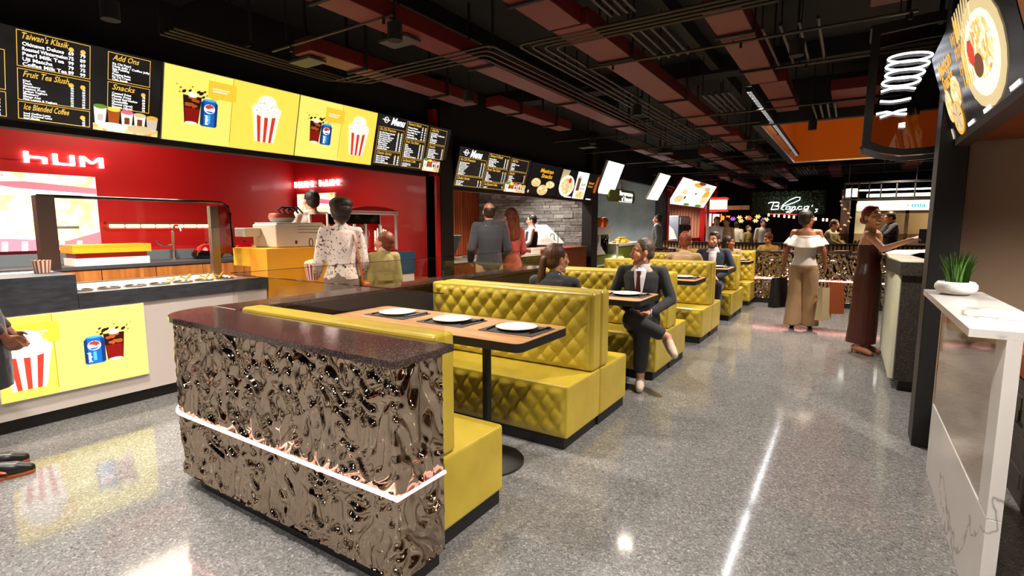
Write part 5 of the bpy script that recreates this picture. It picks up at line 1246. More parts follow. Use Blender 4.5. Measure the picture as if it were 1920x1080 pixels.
t = thing('kiosk_cabinet', 'white cabinet box standing in the cream kiosk at the back right', 'cabinet', (1.4, 16.2, 1.0)); MB().box(1.15, 15.6, 0, 2.2, 16.3, .95).build('base', M['grey_wall'], t); MB().box(1.18, 15.7, .951, 2.2, 16.25, 1.16).build('white_box', M['white_gloss'], t); MB().box(1.18, 15.7, 1.16, 2.2, 16.25, 1.2).build('lid', M['white_paint'], t)
# black steel grid canopy over it
t = thing('steel_canopy', 'black steel grid canopy above the cream kiosk', 'canopy', (1, 15.3, 2.2))
c = MB(); zl, zh = 2.14, 2.50
xs = [-.16, -.02, .12, .33, .56, .86, 1.2, 1.6, 2.1, 2.7, 3.5]
for x in xs: c.box(x - .015, 15.2, zl, x + .015, 15.24, zh)
c.box(-.18, 15.18, zl - .03, 3.6, 15.26, zl); c.box(-.18, 15.18, zh, 3.6, 15.26, zh + .04); c.build('grid_frame', M['black_paint'], t)
MB().box(-.1, 15.5, 2.34, 3.5, 15.56, 2.37).build('tube_light', M['light_tube'], t); MB().box(.3, 15.9, 2.2, 3.5, 15.94, 2.28).build('glow_panel', M['light_cream'], t); MB().box(-.14, 15.45, 2.2, .1, 15.5, 2.4).build('bright_panel', M['light_white'], t)
for x in (-.1, 1.2, 3.4): MB().box(x, 15.2, zh + .04, x + .02, 15.22, 3.6).build('hanger', M['black_paint'], t)
t = thing('spiral_column', 'brown column with pale spiral leaves beside the cream kiosk', 'column', (-.13, 15.5, 0))
MB().cyl((-.12, 15.7, 0), (-.12, 15.7, 2.4), .10, n=16).build('shaft', M['umber'], t)
c = MB()
for i in range(16): z = .9 + i * .1; a = i * .8; c.ball((-.12 + .1 * math.cos(a), 15.7 - .1 * abs(math.sin(a)), z), (.045, .02, .03), 8, rot=Euler((0, .6, 0)).to_matrix())
c.build('spiral_leaves', mat('pale_leaf', '#a89468', .7), t)
jr = None
for i in range(3):
    lb = 'small brown jar on the ledge of the cream wall, %s' % ['left', 'middle', 'right'][i]; loc = (.14 + .08 * i, 15.9, 1.06)
    if jr is None: jr = thing('small_jar', lb, 'jar', loc, 0, 'small jars on the cream ledge'); MB().lathe([(0, 0), (.03, 0), (.034, .04), (.02, .06), (0, .062)], n=12).build('jar_body', M['umber'], jr, local=True); MB().cyl((0, 0, .06), (0, 0, .075), .018, n=10).build('stopper', M['strap_tan'], jr, local=True)
    else: dup(jr, loc, None, lb)
S('trim_31', MB().box(.08, 15.86, 1.0, .5, 16.0, 1.058), M['umber'])

# green-wall restaurant at the very back
t = thing('plant_wall', 'dark green foliage panel behind the white neon restaurant sign', 'plant wall', (-2, 25.2, 1.9))
MB().box(-3.7, 25.2, 1.95, -.9, 25.3, 2.95).build('panel', mat('deep_green', '#1c2c14', .8), t)
c = MB(); rs = random.Random(8)
for i in range(420):
    x, z = rs.uniform(-3.65, -.95), rs.uniform(2.0, 2.92); a = rs.uniform(0, PI); s = rs.uniform(.06, .13); d = V((math.cos(a), -.5, math.sin(a))).normalized(); n = V((-math.sin(a), 0, math.cos(a)))
    p = V((x, 25.18, z)); c.add([p, p + d * s * .5 + n * s * .25, p + d * s, p + d * s * .5 - n * s * .25], [(0, 1, 2, 3)], i % 2)
c.build('leaves', [M['leaf'], mat('leaf_dark', '#2c4a22', .6)], t)['kind'] = 'stuff'
t = thing('neon_sign', "white neon script sign reading Blanca's at the far end of the hall", 'sign', (-2, 25, 2))
B = Board((-3.02, 25.0, 2.06), (1, 0, 0), (0, 0, 1), 2.1, .6)
def neon(pts, mt='neon_white', r=.014, name='neon_stroke'): MB().tube([B.p(a, b, .02) for a, b in pts], r, 7).build(name, M[mt], t)
neon([(.0, .38), (.06, .42), (.2, .43), (.38, .42)]); neon([(.22, .42), (.12, .12)]); neon([(.22, .42), (.42, .40), (.40, .30), (.24, .27), (.42, .24), (.40, .13), (.12, .12)], name='letter_b')
neon([(.5, .14), (.56, .3), (.8, .5), (1.05, .62), (1.2, .6), (1.18, .5), (.95, .38), (.6, .26), (.5, .14), (.62, .1)], name='letter_l'); neon([(.82, .24), (.7, .22), (.68, .12), (.8, .12), (.86, .24), (.84, .12), (.9, .1)], name='letter_a')
neon([(.92, .24), (.9, .12), (1.0, .24), (1.04, .22), (1.02, .11), (1.1, .1)], name='letter_n'); neon([(1.28, .22), (1.18, .24), (1.12, .15), (1.18, .1), (1.3, .13)], name='letter_c'); neon([(1.5, .24), (1.38, .22), (1.35, .12), (1.46, .12), (1.54, .24), (1.5, .08), (1.6, .02)], name='letter_a')
neon([(1.66, .28), (1.64, .22)], name='apostrophe'); neon([(1.86, .1), (1.78, .12), (1.84, .02), (1.76, -.02)], name='letter_s'); neon([(1.0, .1), (.85, -.02), (.7, .0), (.95, .1)], name='swash')
MB().box(-3.0, 25.03, 2.0, -.9, 25.05, 2.03).build('rail', M['black_paint'], t)
for x in (-2.9, -1.0): MB().box(x, 25.0, 2.0, x + .03, 25.2, 2.03).build('bracket', M['black_paint'], t)
t = thing('neon_tube', 'thin red neon line under the white script sign', 'neon light', (-2.4, 25, 1.98)); MB().tube([(-2.95, 24.95, 1.99), (-2.4, 24.95, 1.99), (-1.9, 24.95, 1.95)], .016, 6).build('red_tube', M['neon_red'], t); MB().box(-2.96, 24.97, 1.99, -1.9, 25.0, 2.0).build('backplate', M['black_paint'], t)
S('wall_far_dark', MB().box(-8.2, 27.0, 0, 5.5, 27.2, 3.6), mat('near_black', '#0c0908', .8))
S('trim_32', MB().box(-5.4, 24.5, 2.18, -3.7, 24.6, 2.36), M['cream_wall'])
lp = None
for i in range(14):
    x = -3.0 + (i * .617 % 1.0) * 2.6; z = 1.62 + (i * .382 % 1.0) * .28
    lb = 'small pinkish glowing lantern hanging below the white script sign'; loc = (x, 24.2 + (i % 3) * .5, z)
    if lp is None: lp = thing('lantern', lb, 'lantern', loc, 0, 'small glowing lanterns under the script sign'); MB().cyl((0, 0, 0), (0, 0, .12), .035, n=8).build('shade', M['lantern'], lp, local=True); MB().cyl((0, 0, .12), (0, 0, 3.6 - z), .004, n=4).build('cord', M['black_matt'], lp, local=True)
    else: q = dup(lp, loc)
for i in range(9):
    loc = (-4.2 + i * .16, 23.8 + (i % 2) * .6, 1.78 + .09 * math.sin(i * 2.3)); mt = ['neon_purple', 'light_warm', 'light_warm', 'light_cream', 'neon_red', 'light_cream', 'light_warm', 'neon_purple', 'light_cream'][i]
    t = thing('flower_lamp', '%s flower-shaped lamp hanging in the dark far restaurant, %s from the left' % ('purple' if mt == 'neon_purple' else 'red' if mt == 'neon_red' else 'pale yellow', ['first', 'second', 'third', 'fourth', 'fifth', 'sixth', 'seventh', 'eighth', 'ninth'][i]), 'lamp', loc)
    c = MB()
    for k in range(6): a = k * PI / 3; c.ball((loc[0] + .07 * math.cos(a), loc[1], loc[2] + .05 * math.sin(a)), (.05, .03, .028), 8, rot=Euler((0, -a, 0)).to_matrix())
    c.build('petals', mat('petal_' + mt, '#ffffff', .5, emit={'neon_purple': '#8a2cc8', 'neon_red': '#c02018'}.get(mt, '#d8c070'), es=1.2), t); MB().cyl(loc, (loc[0], loc[1], 3.6), .004, n=4).build('cord', M['black_matt'], t)
t = thing('jazz_sign', 'small orange glowing Jazz lettering at the far left of the hall', 'sign', (-4.7, 23.9, 1.75)); B = Board((-4.75, 23.9, 1.74), (1, 0, 0), (0, 0, 1), .5, .3); c = MB(); B.text(c, 'Jazz', 0, 0, .26, .0, bold=.03, depth=.02, fit=.42); c.build('letters', mat('neon_orange', '#ff7a20', .4, emit='#ff7420', es=3), t); MB().box(-4.78, 23.92, 1.7, -4.3, 23.95, 1.73).build('rail', M['black_paint'], t)
# lit red kiosk sign boxes
t = thing('red_kiosk', 'small red-lit kiosk with glowing cream sign box left of the far hall', 'kiosk', (-5, 24, 0))
MB().box(-5.1, 23.0, 2.18, -4.42, 23.6, 2.56).build('sign_box', mat('sign_cream', '#ffe8c8', .4, emit='#ffe0b8', es=1.8), t); MB().box(-5.15, 22.95, 2.57, -4.38, 23.65, 2.66).build('top_rail', mat('red_glow', '#e03020', .4, emit='#d83c28', es=1.2), t); MB().box(-5.15, 22.95, 2.08, -4.38, 23.65, 2.14).build('bottom_rail', MATS['red_glow'], t)
MB().box(-5.3, 23.3, 1.45, -4.98, 23.35, 2.0).build('white_screen', M['screen_white'], t); MB().box(-4.92, 23.3, 1.6, -4.66, 23.35, 1.98).build('white_screen', M['screen_white'], t); MB().box(-5.3, 23.4, 0, -4.4, 23.9, 1.1).build('counter', M['black_paint'], t); MB().box(-5.35, 23.37, 1.1, -5.1, 23.8, 1.35).build('red_box', M['red_plastic'], t)
MB().box(-5.33, 23.45, 1.1, -5.28, 23.55, 2.7).build('post', M['black_paint'], t)
MB().box(-4.48, 23.45, 0, -4.42, 23.55, 2.15).build('post', M['black_paint'], t)
# ------------------------------------------------------------------ people: blended bodies grown from tapered limbs, clothes as their own shells
def prims_mesh(pr):
    m = MB()
    for p in pr:
        if p[0] == 'c':
            _, a, b, ra, rb = p; a, b = V(a), V(b)
            if (b - a).length > 1e-5: m.cyl(a, b, ra, rb, n=14)
            m.ball(a, ra, 12); m.ball(b, rb, 12)
        elif p[0] == 'e': m.ball(p[1], p[2], 16, rot=(p[3] if len(p) > 3 else None), m=10)
        elif p[0] == 'l':
            vs = []; n = 20
            for c, rt, fw, rx, ry in p[1]:
                vs += [V(c) + V(rt) * math.cos(2 * PI * k / n) * rx + V(fw) * math.sin(2 * PI * k / n) * ry for k in range(n)]
            N = len(p[1]); m.add(vs, [(i * n + k, i * n + (k + 1) % n, (i + 1) * n + (k + 1) % n, (i + 1) * n + k) for i in range(N - 1) for k in range(n)] + [tuple(range(n - 1, -1, -1)), tuple(range((N - 1) * n, N * n))], 0, True)
    return m
def grow(name, pr, mt, parent, voxel=.008, smooth=5, fold=0.0, seed=0, trunc=None):
    if voxel is None: voxel = .008
    m = prims_mesh(pr); me = D.meshes.new('tmp'); me.from_pydata([tuple(v) for v in m.v], [], m.f)
    o = D.objects.new('tmp', me)
    r = o.modifiers.new('r', 'REMESH'); r.mode = 'VOXEL'; r.voxel_size = voxel; r.use_smooth_shade = True
    sm = o.modifiers.new('s', 'SMOOTH'); sm.factor = .5; sm.iterations = smooth
    out = realise(o); D.meshes.remove(me)
    if fold:
        NR = [n.vector.copy() for n in out.vertex_normals]
        for v, nn in zip(out.vertices, NR):
            c = v.co; f = noise.noise(V((c.x * 9 + seed, c.y * 9, c.z * 4))) + .5 * noise.noise(V((c.x * 22, c.y * 22 + seed, c.z * 8)))
            v.co = c + nn * f * fold
    out.materials.clear(); out.materials.append(mt); out.name = name
    out.polygons.foreach_set('use_smooth', [True] * len(out.polygons))
    q = D.objects.new(name, out); COL.objects.link(q); q.parent = parent
    return q
DEF = {'pel': (0, 0, .95), 'waist': (0, .0, 1.09), 'chest': (0, .005, 1.28), 'neck': (0, .015, 1.495), 'head': (0, -.005, 1.625),
       'shL': (.18, .01, 1.435), 'elL': (.225, .035, 1.13), 'wrL': (.235, -.03, .88), 'hipL': (.088, 0, .92), 'knL': (.10, -.015, .50), 'anL': (.10, .02, .085), 'toL': (.12, -.15, .03)}
class Body:
    def __init__(s, h=1.75, fem=False, pose=None, yaw=0, pitch=0, child=False, roll=0):
        s.k = h / 1.75; s.fem = fem; J = {}; s.w = .82 if child else 1
        for n, p in DEF.items():
            J[n] = V(p)
            if n.endswith('L'): J[n[:-1] + 'R'] = V((-p[0], p[1], p[2]))
        if fem:
            for a in 'LR': J['sh' + a].x *= .9; J['el' + a].x *= .9; J['wr' + a].x *= .95
        for n, p in (pose or {}).items(): J[n] = V(p)
        s.J = {n: p * s.k for n, p in J.items()}
        s.Rh = Euler((pitch, roll, yaw)).to_matrix(); s.hk = s.k * (1.2 if child else 1.05)
        if child:
            for n in J:
                if n[:2] in ('sh', 'el', 'wr', 'hi'): s.J[n].x *= .80
    def H(s, p): return s.J['head'] + s.Rh @ (V(p) * s.hk)
    def axes(s, which='sh'):
        r = (s.J[which + 'L'] - s.J[which + 'R']); r.z *= .3; r.normalize(); up = (s.J['neck'] - s.J['pel']).normalized(); f = r.cross(up).normalized(); return r, f, up
    def torso(s, inf=0.0, lo=0, hi=6):
        J, k = s.J, s.k; rs, fs, up = s.axes('sh'); rh, fh, _ = s.axes('hip')
        W = [(.150, .115), (.168, .125), (.125, .10), (.145, .115), (.150, .105), (.125, .088), (.055, .055)] if s.fem else [(.150, .115), (.165, .125), (.142, .112), (.165, .125), (.178, .112), (.15, .09), (.062, .06)]
        W = [(a * s.w, c * s.w) for a, c in W]
        sh = (J['shL'] + J['shR']) / 2
        C = [J['pel'] - up * .07 * k, J['pel'], J['waist'], J['chest'], J['chest'].lerp(sh, .7), sh + up * .012 * k, J['neck']]
        R = []
        for i in range(lo, hi + 1):
            f = min(1, max(0, (i - 1) / 3)); r = rh.lerp(rs, f).normalized(); q = fh.lerp(fs, f).normalized()
            R.append((C[i], r, q, W[i][0] * k + inf, W[i][1] * k + inf))
        return ('l', R)
    def bust(s, inf=0):
        r, f, up = s.axes(); f = f if f.dot(s.J['head'] * 0 + V((0, -1, 0))) > 0 else -f
        c = s.J['chest'] + up * .0 * s.k; return [('e', c + r * a * .062 * s.k + f * .066 * s.k, (.055 * s.k + inf, .05 * s.k + inf, .052 * s.k + inf)) for a in (-1, 1)]
    def trouser(s, a, inf, w, zb):
        J, k = s.J, s.k; h, kn, an = J['hip' + a], J['kn' + a], J['an' + a]; X, Y = V((1, 0, 0)), V((0, 1, 0)); b_ = V((an.x, an.y, zb)); q = [h, h.lerp(kn, .5), kn, kn.lerp(b_, .5), b_]
        rr = [.088 * k + inf, .08 * k + inf + w * .2, .066 * k + inf + w * .5, .062 * k + inf + w * .75, .06 * k + inf + w]
        return ('l', [(p, X, Y, r, r * 1.05) for p, r in zip(q, rr)])
    def arm(s, a, inf=0.0, fr=1.0, r=(.05, .041, .027)):
        J, k = s.J, s.k; sh, el, wr = J['sh' + a], J['el' + a], J['wr' + a]; r = [x * k * (.86 if s.fem else 1) + inf for x in r]
        P = [('c', sh, sh.lerp(el, min(1, fr * 2)), r[0], r[0] + (r[1] - r[0]) * min(1, fr * 2))]
        if fr > .5: q = (fr - .5) * 2; P.append(('c', el, el.lerp(wr, q), r[1], r[1] + (r[2] - r[1]) * q))
        return P
    def leg(s, a, inf=0.0, fr=1.0, r=(.082, .054, .038)):
        J, k = s.J, s.k; h, kn, an = J['hip' + a], J['kn' + a], J['an' + a]; r = [x * k + inf for x in r]
        P = [('c', h, h.lerp(kn, min(1, fr * 2)), r[0], r[0] + (r[1] - r[0]) * min(1, fr * 2))]
        if fr > .5:
            q = (fr - .5) * 2; P.append(('c', kn, kn.lerp(an, q), r[1], r[1] + (r[2] - r[1]) * q))
            if fr >= 1 and inf < .02: d = (an - kn); b = (kn - h).cross(d); P.append(('c', kn.lerp(an, .22), kn.lerp(an, .5), .05 * k + inf, .044 * k + inf))
        return P
    def foot(s, a, inf=0.0):
        J, k = s.J, s.k; an, to = J['an' + a], J['to' + a]; d = (to - an); dn = V((d.x, d.y, 0)); dn = dn.normalized() if dn.length > .02 else V((0, -1, 0)); heel = an - dn * .035 * k; heel.z -= .035 * k
        ball = an.lerp(to, .62); ball.z = an.z * .15 + to.z * .85 + .012 * k
        return [('c', heel, an, .032 * k + inf, .036 * k + inf), ('c', an, ball, .034 * k + inf, .034 * k + inf), ('c', ball, to, .036 * k + inf, .026 * k + inf), ('c', heel, ball, .03 * k + inf, .036 * k + inf)]
    def hand(s, a, curl=.6, palm=None, d=None):
        J, k = s.J, s.k * (.9 if s.fem else 1); w = J['wr' + a]; d = V(d).normalized() if d else (w - J['el' + a]).normalized()
        sd = 1 if a == 'L' else -1; pn = V(palm) if palm else V((-sd, 0, 0)); pn = (pn - d * pn.dot(d)).normalized(); si = d.cross(pn).normalized()
        if palm is None and si.y > 0: si = -si          # thumb side points forward
        P = [('c', w, w + d * .03 * k, .024 * k, .024 * k)]
        for i in range(4):
            o = (1.5 - i) * .0195 * k; b = w + d * (.085 - abs(1.2 - i) * .004) * k + si * o; P.append(('c', w + d * .022 * k + si * o * .7, b, .0135 * k, .0115 * k))
            L = (.072, .08, .075, .058)[i] * k; p = b; ang = .12
            for j, fl in enumerate((.42, .32, .26)):
                ang += curl * (.55, .7, .5)[j] + i * .03; q = p + (d * math.cos(ang) + pn * math.sin(ang)) * L * fl; P.append(('c', p, q, (.0095 - .001 * j) * k, (.009 - .001 * j) * k)); p = q
        t0 = w + d * .022 * k + si * .026 * k; t1 = t0 + (d * .6 + si * .65 + pn * .35).normalized() * .038 * k; t2 = t1 + (d * .85 + si * .2 + pn * (.3 + curl * .4)).normalized() * .032 * k
        return P + [('c', t0, t1, .0135 * k, .0115 * k), ('c', t1, t2, .0105 * k, .0085 * k)]
    def head(s):
        H, k = s.H, s.hk; R = s.Rh; j = 1 if not s.fem else .93
        P = [('e', H((0, .018, .03)), (.074 * k, .094 * k, .09 * k), R), ('e', H((0, -.028, -.025)), (.059 * k * j, .062 * k, .082 * k), R), ('e', H((0, -.062, -.096)), (.026 * k * j, .022 * k, .020 * k), R),
             ('c', H((-.045 * j, -.005, -.07)), H((0, -.06, -.098)), .018 * k, .018 * k), ('c', H((.045 * j, -.005, -.07)), H((0, -.06, -.098)), .018 * k, .018 * k),
             ('c', H((0, -.084, .018)), H((0, -.108, -.024)), .008 * k, .0115 * k), ('e', H((.012, -.096, -.029)), (.009 * k,) * 3), ('e', H((-.012, -.096, -.029)), (.009 * k,) * 3),
             ('c', H((-.036, -.071, .034)), H((0, -.083, .03)), .011 * k, .012 * k), ('c', H((.036, -.071, .034)), H((0, -.083, .03)), .011 * k, .012 * k),
             ('e', H((.04, -.062, -.02)), (.024 * k, .022 * k, .024 * k)), ('e', H((-.04, -.062, -.02)), (.024 * k, .022 * k, .024 * k)),
             ('c', H((-.016, -.085, -.052)), H((.016, -.085, -.052)), .0105 * k, .0105 * k),
             ('e', H((.077, .008, -.004)), (.010 * k, .02 * k, .031 * k), R), ('e', H((-.077, .008, -.004)), (.010 * k, .02 * k, .031 * k), R),
             ('c', H((0, .02, -.05)), s.J['neck'], (.048 if s.fem else .056) * k, (.05 if s.fem else .06) * k), ('c', s.J['neck'], (s.J['shL'] + s.J['shR']) / 2, (.05 if s.fem else .062) * k, .06 * k)]
        return P
def facebits(b, t, brow=True, beard=None):
    k = b.hk; R = b.Rh
    for sd in (-1, 1):
        ey = MB().ball(b.H((sd * .030, -.0775, .010)), (.0125 * k, .008 * k, .0072 * k), 12, rot=R).build('eye', M['eye_white'], t, local=True)
        MB().ball(b.H((sd * .030, -.0835, .010)), (.0056 * k, .004 * k, .0058 * k), 10, rot=R).build('iris', M['iris'], ey, local=True)
        if brow: MB().tube([b.H((sd * .014, -.092, .036)), b.H((sd * .032, -.087, .043)), b.H((sd * .05, -.068, .037))], [.0035 * k, .004 * k, .002 * k], 6).build('eyebrow', M['brow'], t, local=True)
    MB().tube([b.H((-.026, -.082, -.0445)), b.H((-.008, -.0965, -.0515)), b.H((.008, -.0965, -.0515)), b.H((.026, -.082, -.0445))], [.0025 * k, .0052 * k, .0052 * k, .0025 * k], 8).tube([b.H((-.022, -.084, -.050)), b.H((0, -.0955, -.061)), b.H((.022, -.084, -.050))], [.0025 * k, .006 * k, .0025 * k], 8).build('lips', M['lips'], t, local=True)
def skull(b, inf=.010, low=-.02, front=.0):
    "cap of hair over the crown, back and temples"
    H, k, R = b.H, b.hk, b.Rh
    return [('e', H((0, .032, .045)), ((.076 + inf) * k, (.088 + inf) * k, (.084 + inf) * k), R), ('e', H((0, .055, -.012)), ((.066 + inf) * k, (.058 + inf) * k, .07 * k), R), ('e', H((.055, .012, .03)), (.028 * k, .04 * k, .045 * k), R), ('e', H((-.055, .012, .03)), (.028 * k, .04 * k, .045 * k), R)]
def person(label, loc, rotz, b, skin, arms=('L', 'R'), legs=True, vox=.0075, curl=(.5, .5), palm=(None, None), hd=(None, None), face=True, group=None):
    t = thing('person', label, 'person', loc, rotz, group)
    P = [b.torso()] + b.head()
    for i, a in enumerate('LR'): P += b.arm(a) + b.hand(a, curl[i], palm[i], hd[i]) + b.leg(a) + b.foot(a) + [('c', (b.J['shL'] + b.J['shR']) / 2, b.J['sh' + a], .05 * b.k, .045 * b.k)]
    if b.fem: P += b.bust()
    grow('body', P, M[skin], t, vox, 3)
    if face: facebits(b, t)
    return t
def shoes(t, b, mt, vox=.007, inf=.008, heel=0):
    for a in 'LR':
        f = b.foot(a, inf); an = b.J['an' + a]; d = (b.J['to' + a] - an) * .12; f[0] = ('c', f[0][1], f[0][1].lerp(an, .45), f[0][3], f[0][4] * .92); f[1] = ('c', an.lerp(f[1][2], .38), f[1][2], f[1][3] * .85, f[1][4]); grow('shoe', f, M[mt], t, vox, 2)
def top(t, b, mt, inf=.014, lo=0, hi=5, sl=.98, vox=.009, name='jacket', fold=.005, extra=(), armr=.012, neckline=True, shirt=None):
    P = [b.torso(inf, lo, hi)]
    if hi >= 5 and neckline:
        nk = [('c', (b.J['shL'] + b.J['shR']) / 2, b.J['neck'] - V((0, 0, .014)) * b.k, .092 * b.k + inf * .5, (.060 if b.fem else .068) * b.k + .010)]
        if shirt: grow('shirt_collar', nk, M[shirt], t, vox, 2)
        else: P += nk
        for a in 'LR': P += [('c', b.J['neck'] + V((.03 * (1 if a == 'L' else -1), .018, -.03)) * b.k, b.J['sh' + a] + V((0, .005, .0)), .040 * b.k, .05 * b.k + armr * .6)]
    if sl > 0:
        for a in 'LR': P += b.arm(a, armr, sl) + [('c', (b.J['shL'] + b.J['shR']) / 2 - V((0, 0, .012)) * b.k, b.J['sh' + a], .052 * b.k + inf * .6, .05 * b.k + armr * .6)]
    if b.fem: P += b.bust(inf * .8)
    return grow(name, P + list(extra), M[mt], t, vox, 6, fold, seed=len(D.objects))
def pants(t, b, mt, inf=.014, wide=0, fr=.97, vox=.009, fold=.004):
    P = [b.torso(inf, 0, 1), ('e', b.J['pel'] - V((0, 0, .02)), (.165 * b.k + inf, .125 * b.k + inf, .10 * b.k))]
    for a in 'LR':
        if b.J['kn' + a].z < b.J['hip' + a].z - .2: P += [b.trouser(a, inf, wide, .055 if wide else .07), ('c', b.J['hip' + a], b.J['hip' + a] - V((0, 0, .1)), .085 * b.k + inf, .08 * b.k + inf)]
        else: P += b.leg(a, inf, fr, (.086, .066 + wide, .05 + wide))
    return grow('trousers', P, M[mt], t, vox, 6, fold, seed=len(D.objects) + 3)
def lathe_loft(cs, rx, ry, rt=V((1, 0, 0)), fw=V((0, 1, 0))): return ('l', [(c, rt, fw, a, b_) for c, a, b_ in zip(cs, rx, ry)])

# --- suited man on the second bench, right leg crossed over left, looking to his right
SIT = {'pel': (0, .06, .56), 'waist': (0, .05, .70), 'chest': (0, .03, .90), 'neck': (0, .0, 1.11), 'head': (0, -.03, 1.24), 'shL': (.19, .02, 1.05), 'shR': (-.19, .02, 1.05), 'hipL': (.09, .02, .53), 'hipR': (-.09, .02, .53)}
def sit(**kw): d = dict(SIT); d.update({k: v for k, v in kw.items()}); return d
b = Body(1.75, pose=sit(knL=(.10, -.40, .53), anL=(.10, -.42, .09), toL=(.13, -.58, .035), knR=(.0, -.42, .64), anR=(.34, -.43, .50), toR=(.42, -.56, .375),
         elL=(.29, .0, .78), wrL=(.15, -.22, .68), elR=(-.29, .0, .78), wrR=(-.05, -.26, .70)), yaw=-1.0, pitch=.05)
t = person('smiling seated man in charcoal suit and burgundy tie, legs crossed, at the booth table', (-1.70, 5.0, 0), .12, b, 'skin_mid', palm=((0, 0, -1), (0, 0, -1)), hd=((-1, -.3, -.1), (1, -.3, -.2)), vox=.0065)
top(t, b, 'suit_charcoal', .018, armr=.012, fold=.005, shirt='shirt_white'); pants(t, b, 'suit_charcoal', .013, fr=.88)
J = b.J; r, f, up = b.axes()
grow('shirt', [('l', [(V((0, -.075, 1.07)), V((1, 0, 0)), V((0, 1, 0)), .062, .05), (V((0, -.10, 1.0)), V((1, 0, 0)), V((0, 1, 0)), .055, .055), (V((0, -.11, .88)), V((1, 0, 0)), V((0, 1, 0)), .036, .056), (V((0, -.11, .76)), V((1, 0, 0)), V((0, 1, 0)), .012, .05)]), ('c', V((-.035, -.03, 1.09)), V((0, -.09, 1.045)), .028, .02), ('c', V((.035, -.03, 1.09)), V((0, -.09, 1.045)), .028, .02), ('c', V((0, -.133, .9)), V((0, -.137, .80)), .022, .016), ('c', V((-.052, .0, 1.118)), V((-.012, -.075, 1.075)), .020, .018), ('c', V((.052, .0, 1.118)), V((.012, -.075, 1.075)), .020, .018), ('c', V((-.052, .0, 1.118)), V((0, .055, 1.125)), .018, .018), ('c', V((.052, .0, 1.118)), V((0, .055, 1.125)), .018, .018)], M['shirt_white'], t, .006, 2)
MB().obox((0, -.142, 1.045), (1, 0, 0), (0, .2, 1), (0, -1, .2), .020, .018, .012).extr([(-.013, -.160, 1.03), (.013, -.160, 1.03), (.029, -.172, .84), (0, -.172, .78), (-.029, -.172, .84)], (0, .012, 0)).build('tie', M['tie_burgundy'], t, local=True, bevel=.004)
grow('hair', skull(b, .006), M['hair_grey'], t, .006, 2); grow('stubble', [('c', b.H((-.04, -.035, -.075)), b.H((0, -.075, -.10)), .02, .0185), ('c', b.H((.04, -.035, -.075)), b.H((0, -.075, -.10)), .02, .0185)], mat('stubble', '#8a5a44', .8), t, .005, 2)
shoes(t, b, 'shoe_white'); MB().tube([b.J['wrL'] + V((.0, .03 * math.cos(a), .03 * math.sin(a))) for a in [2 * PI * i / 14 for i in range(14)]], .006, 6, closed=True).build('watch', M['shirt_white'], t, local=True)

# --- bearded man in navy
b = Body(1.78, pose=sit(knL=(.11, -.40, .53), anL=(.12, -.36, .09), toL=(.15, -.50, .035), knR=(-.10, -.40, .53), anR=(-.10, -.36, .09), toR=(-.12, -.50, .035), elL=(.30, .0, .80), wrL=(.10, -.22, .67), elR=(-.30, .0, .80), wrR=(-.02, -.24, .67)), yaw=-.25)
t = person('bearded seated man in navy jacket and open white shirt, at the fourth booth table', (-1.84, 8.88, 0), .1, b, 'skin_mid', palm=((0, 0, -1), (0, 0, -1)), hd=((-1, -.2, 0), (1, -.2, 0)), vox=.008)
top(t, b, 'suit_navy', .020, armr=.016, vox=.01, shirt='shirt_white'); pants(t, b, 'suit_navy', .013, fr=.93, vox=.011); shoes(t, b, 'shoe_brown', .009)
grow('shirt', [('l', [(V((0, -.07, 1.08)), V((1, 0, 0)), V((0, 1, 0)), .06, .055), (V((0, -.10, 1.0)), V((1, 0, 0)), V((0, 1, 0)), .06, .06), (V((0, -.11, .86)), V((1, 0, 0)), V((0, 1, 0)), .05, .06), (V((0, -.11, .74)), V((1, 0, 0)), V((0, 1, 0)), .03, .055)]), ('c', V((-.04, -.03, 1.10)), V((0, -.08, 1.05)), .03, .02), ('c', V((.04, -.03, 1.10)), V((0, -.08, 1.05)), .03, .02)], M['shirt_white'], t, .007, 2)
grow('hair', skull(b, .010) + [('e', b.H((0, -.02, .105)), (.06, .06, .03))], M['hair_dark'], t, .007, 2)
grow('beard', [('c', b.H((-.052, -.01, -.04)), b.H((-.02, -.066, -.098)), .022, .024), ('c', b.H((.052, -.01, -.04)), b.H((.02, -.066, -.098)), .022, .024), ('c', b.H((-.02, -.07, -.1)), b.H((.02, -.07, -.1)), .024, .024), ('c', b.H((-.02, -.088, -.038)), b.H((.02, -.088, -.038)), .007, .007)], M['hair_dark'], t, .006, 2)

# --- ponytailed woman, back to us, on the bench of the first booth pair
b = Body(1.70, True, sit(head=(0, -.04, 1.245), knL=(.10, -.38, .53), anL=(.10, -.36, .09), toL=(.1, -.5, .035), knR=(-.10, -.38, .53), anR=(-.10, -.36, .09), toR=(-.1, -.5, .035), elL=(.24, -.05, .82), wrL=(.10, -.2, .72), elR=(-.24, -.05, .82), wrR=(-.08, -.22, .72)), yaw=-.55)
t = person('seated woman with long auburn ponytail and dark jacket, seen from behind', (-2.10, 3.93, 0), PI, b, 'skin_light', vox=.007)
top(t, b, 'suit_charcoal', .018, armr=.012); pants(t, b, 'trouser_black', .012); shoes(t, b, 'shoe_black')
grow('collar', [('c', b.J['neck'] + V((-.045, .03, -.005)), b.J['neck'] + V((.045, .03, -.005)), .026, .026), ('c', b.J['neck'] + V((-.05, .02, -.005)), b.J['neck'] + V((-.045, -.03, -.02)), .022, .02), ('c', b.J['neck'] + V((.05, .02, -.005)), b.J['neck'] + V((.045, -.03, -.02)), .022, .02)], M['shirt_white'], t, .006, 2)
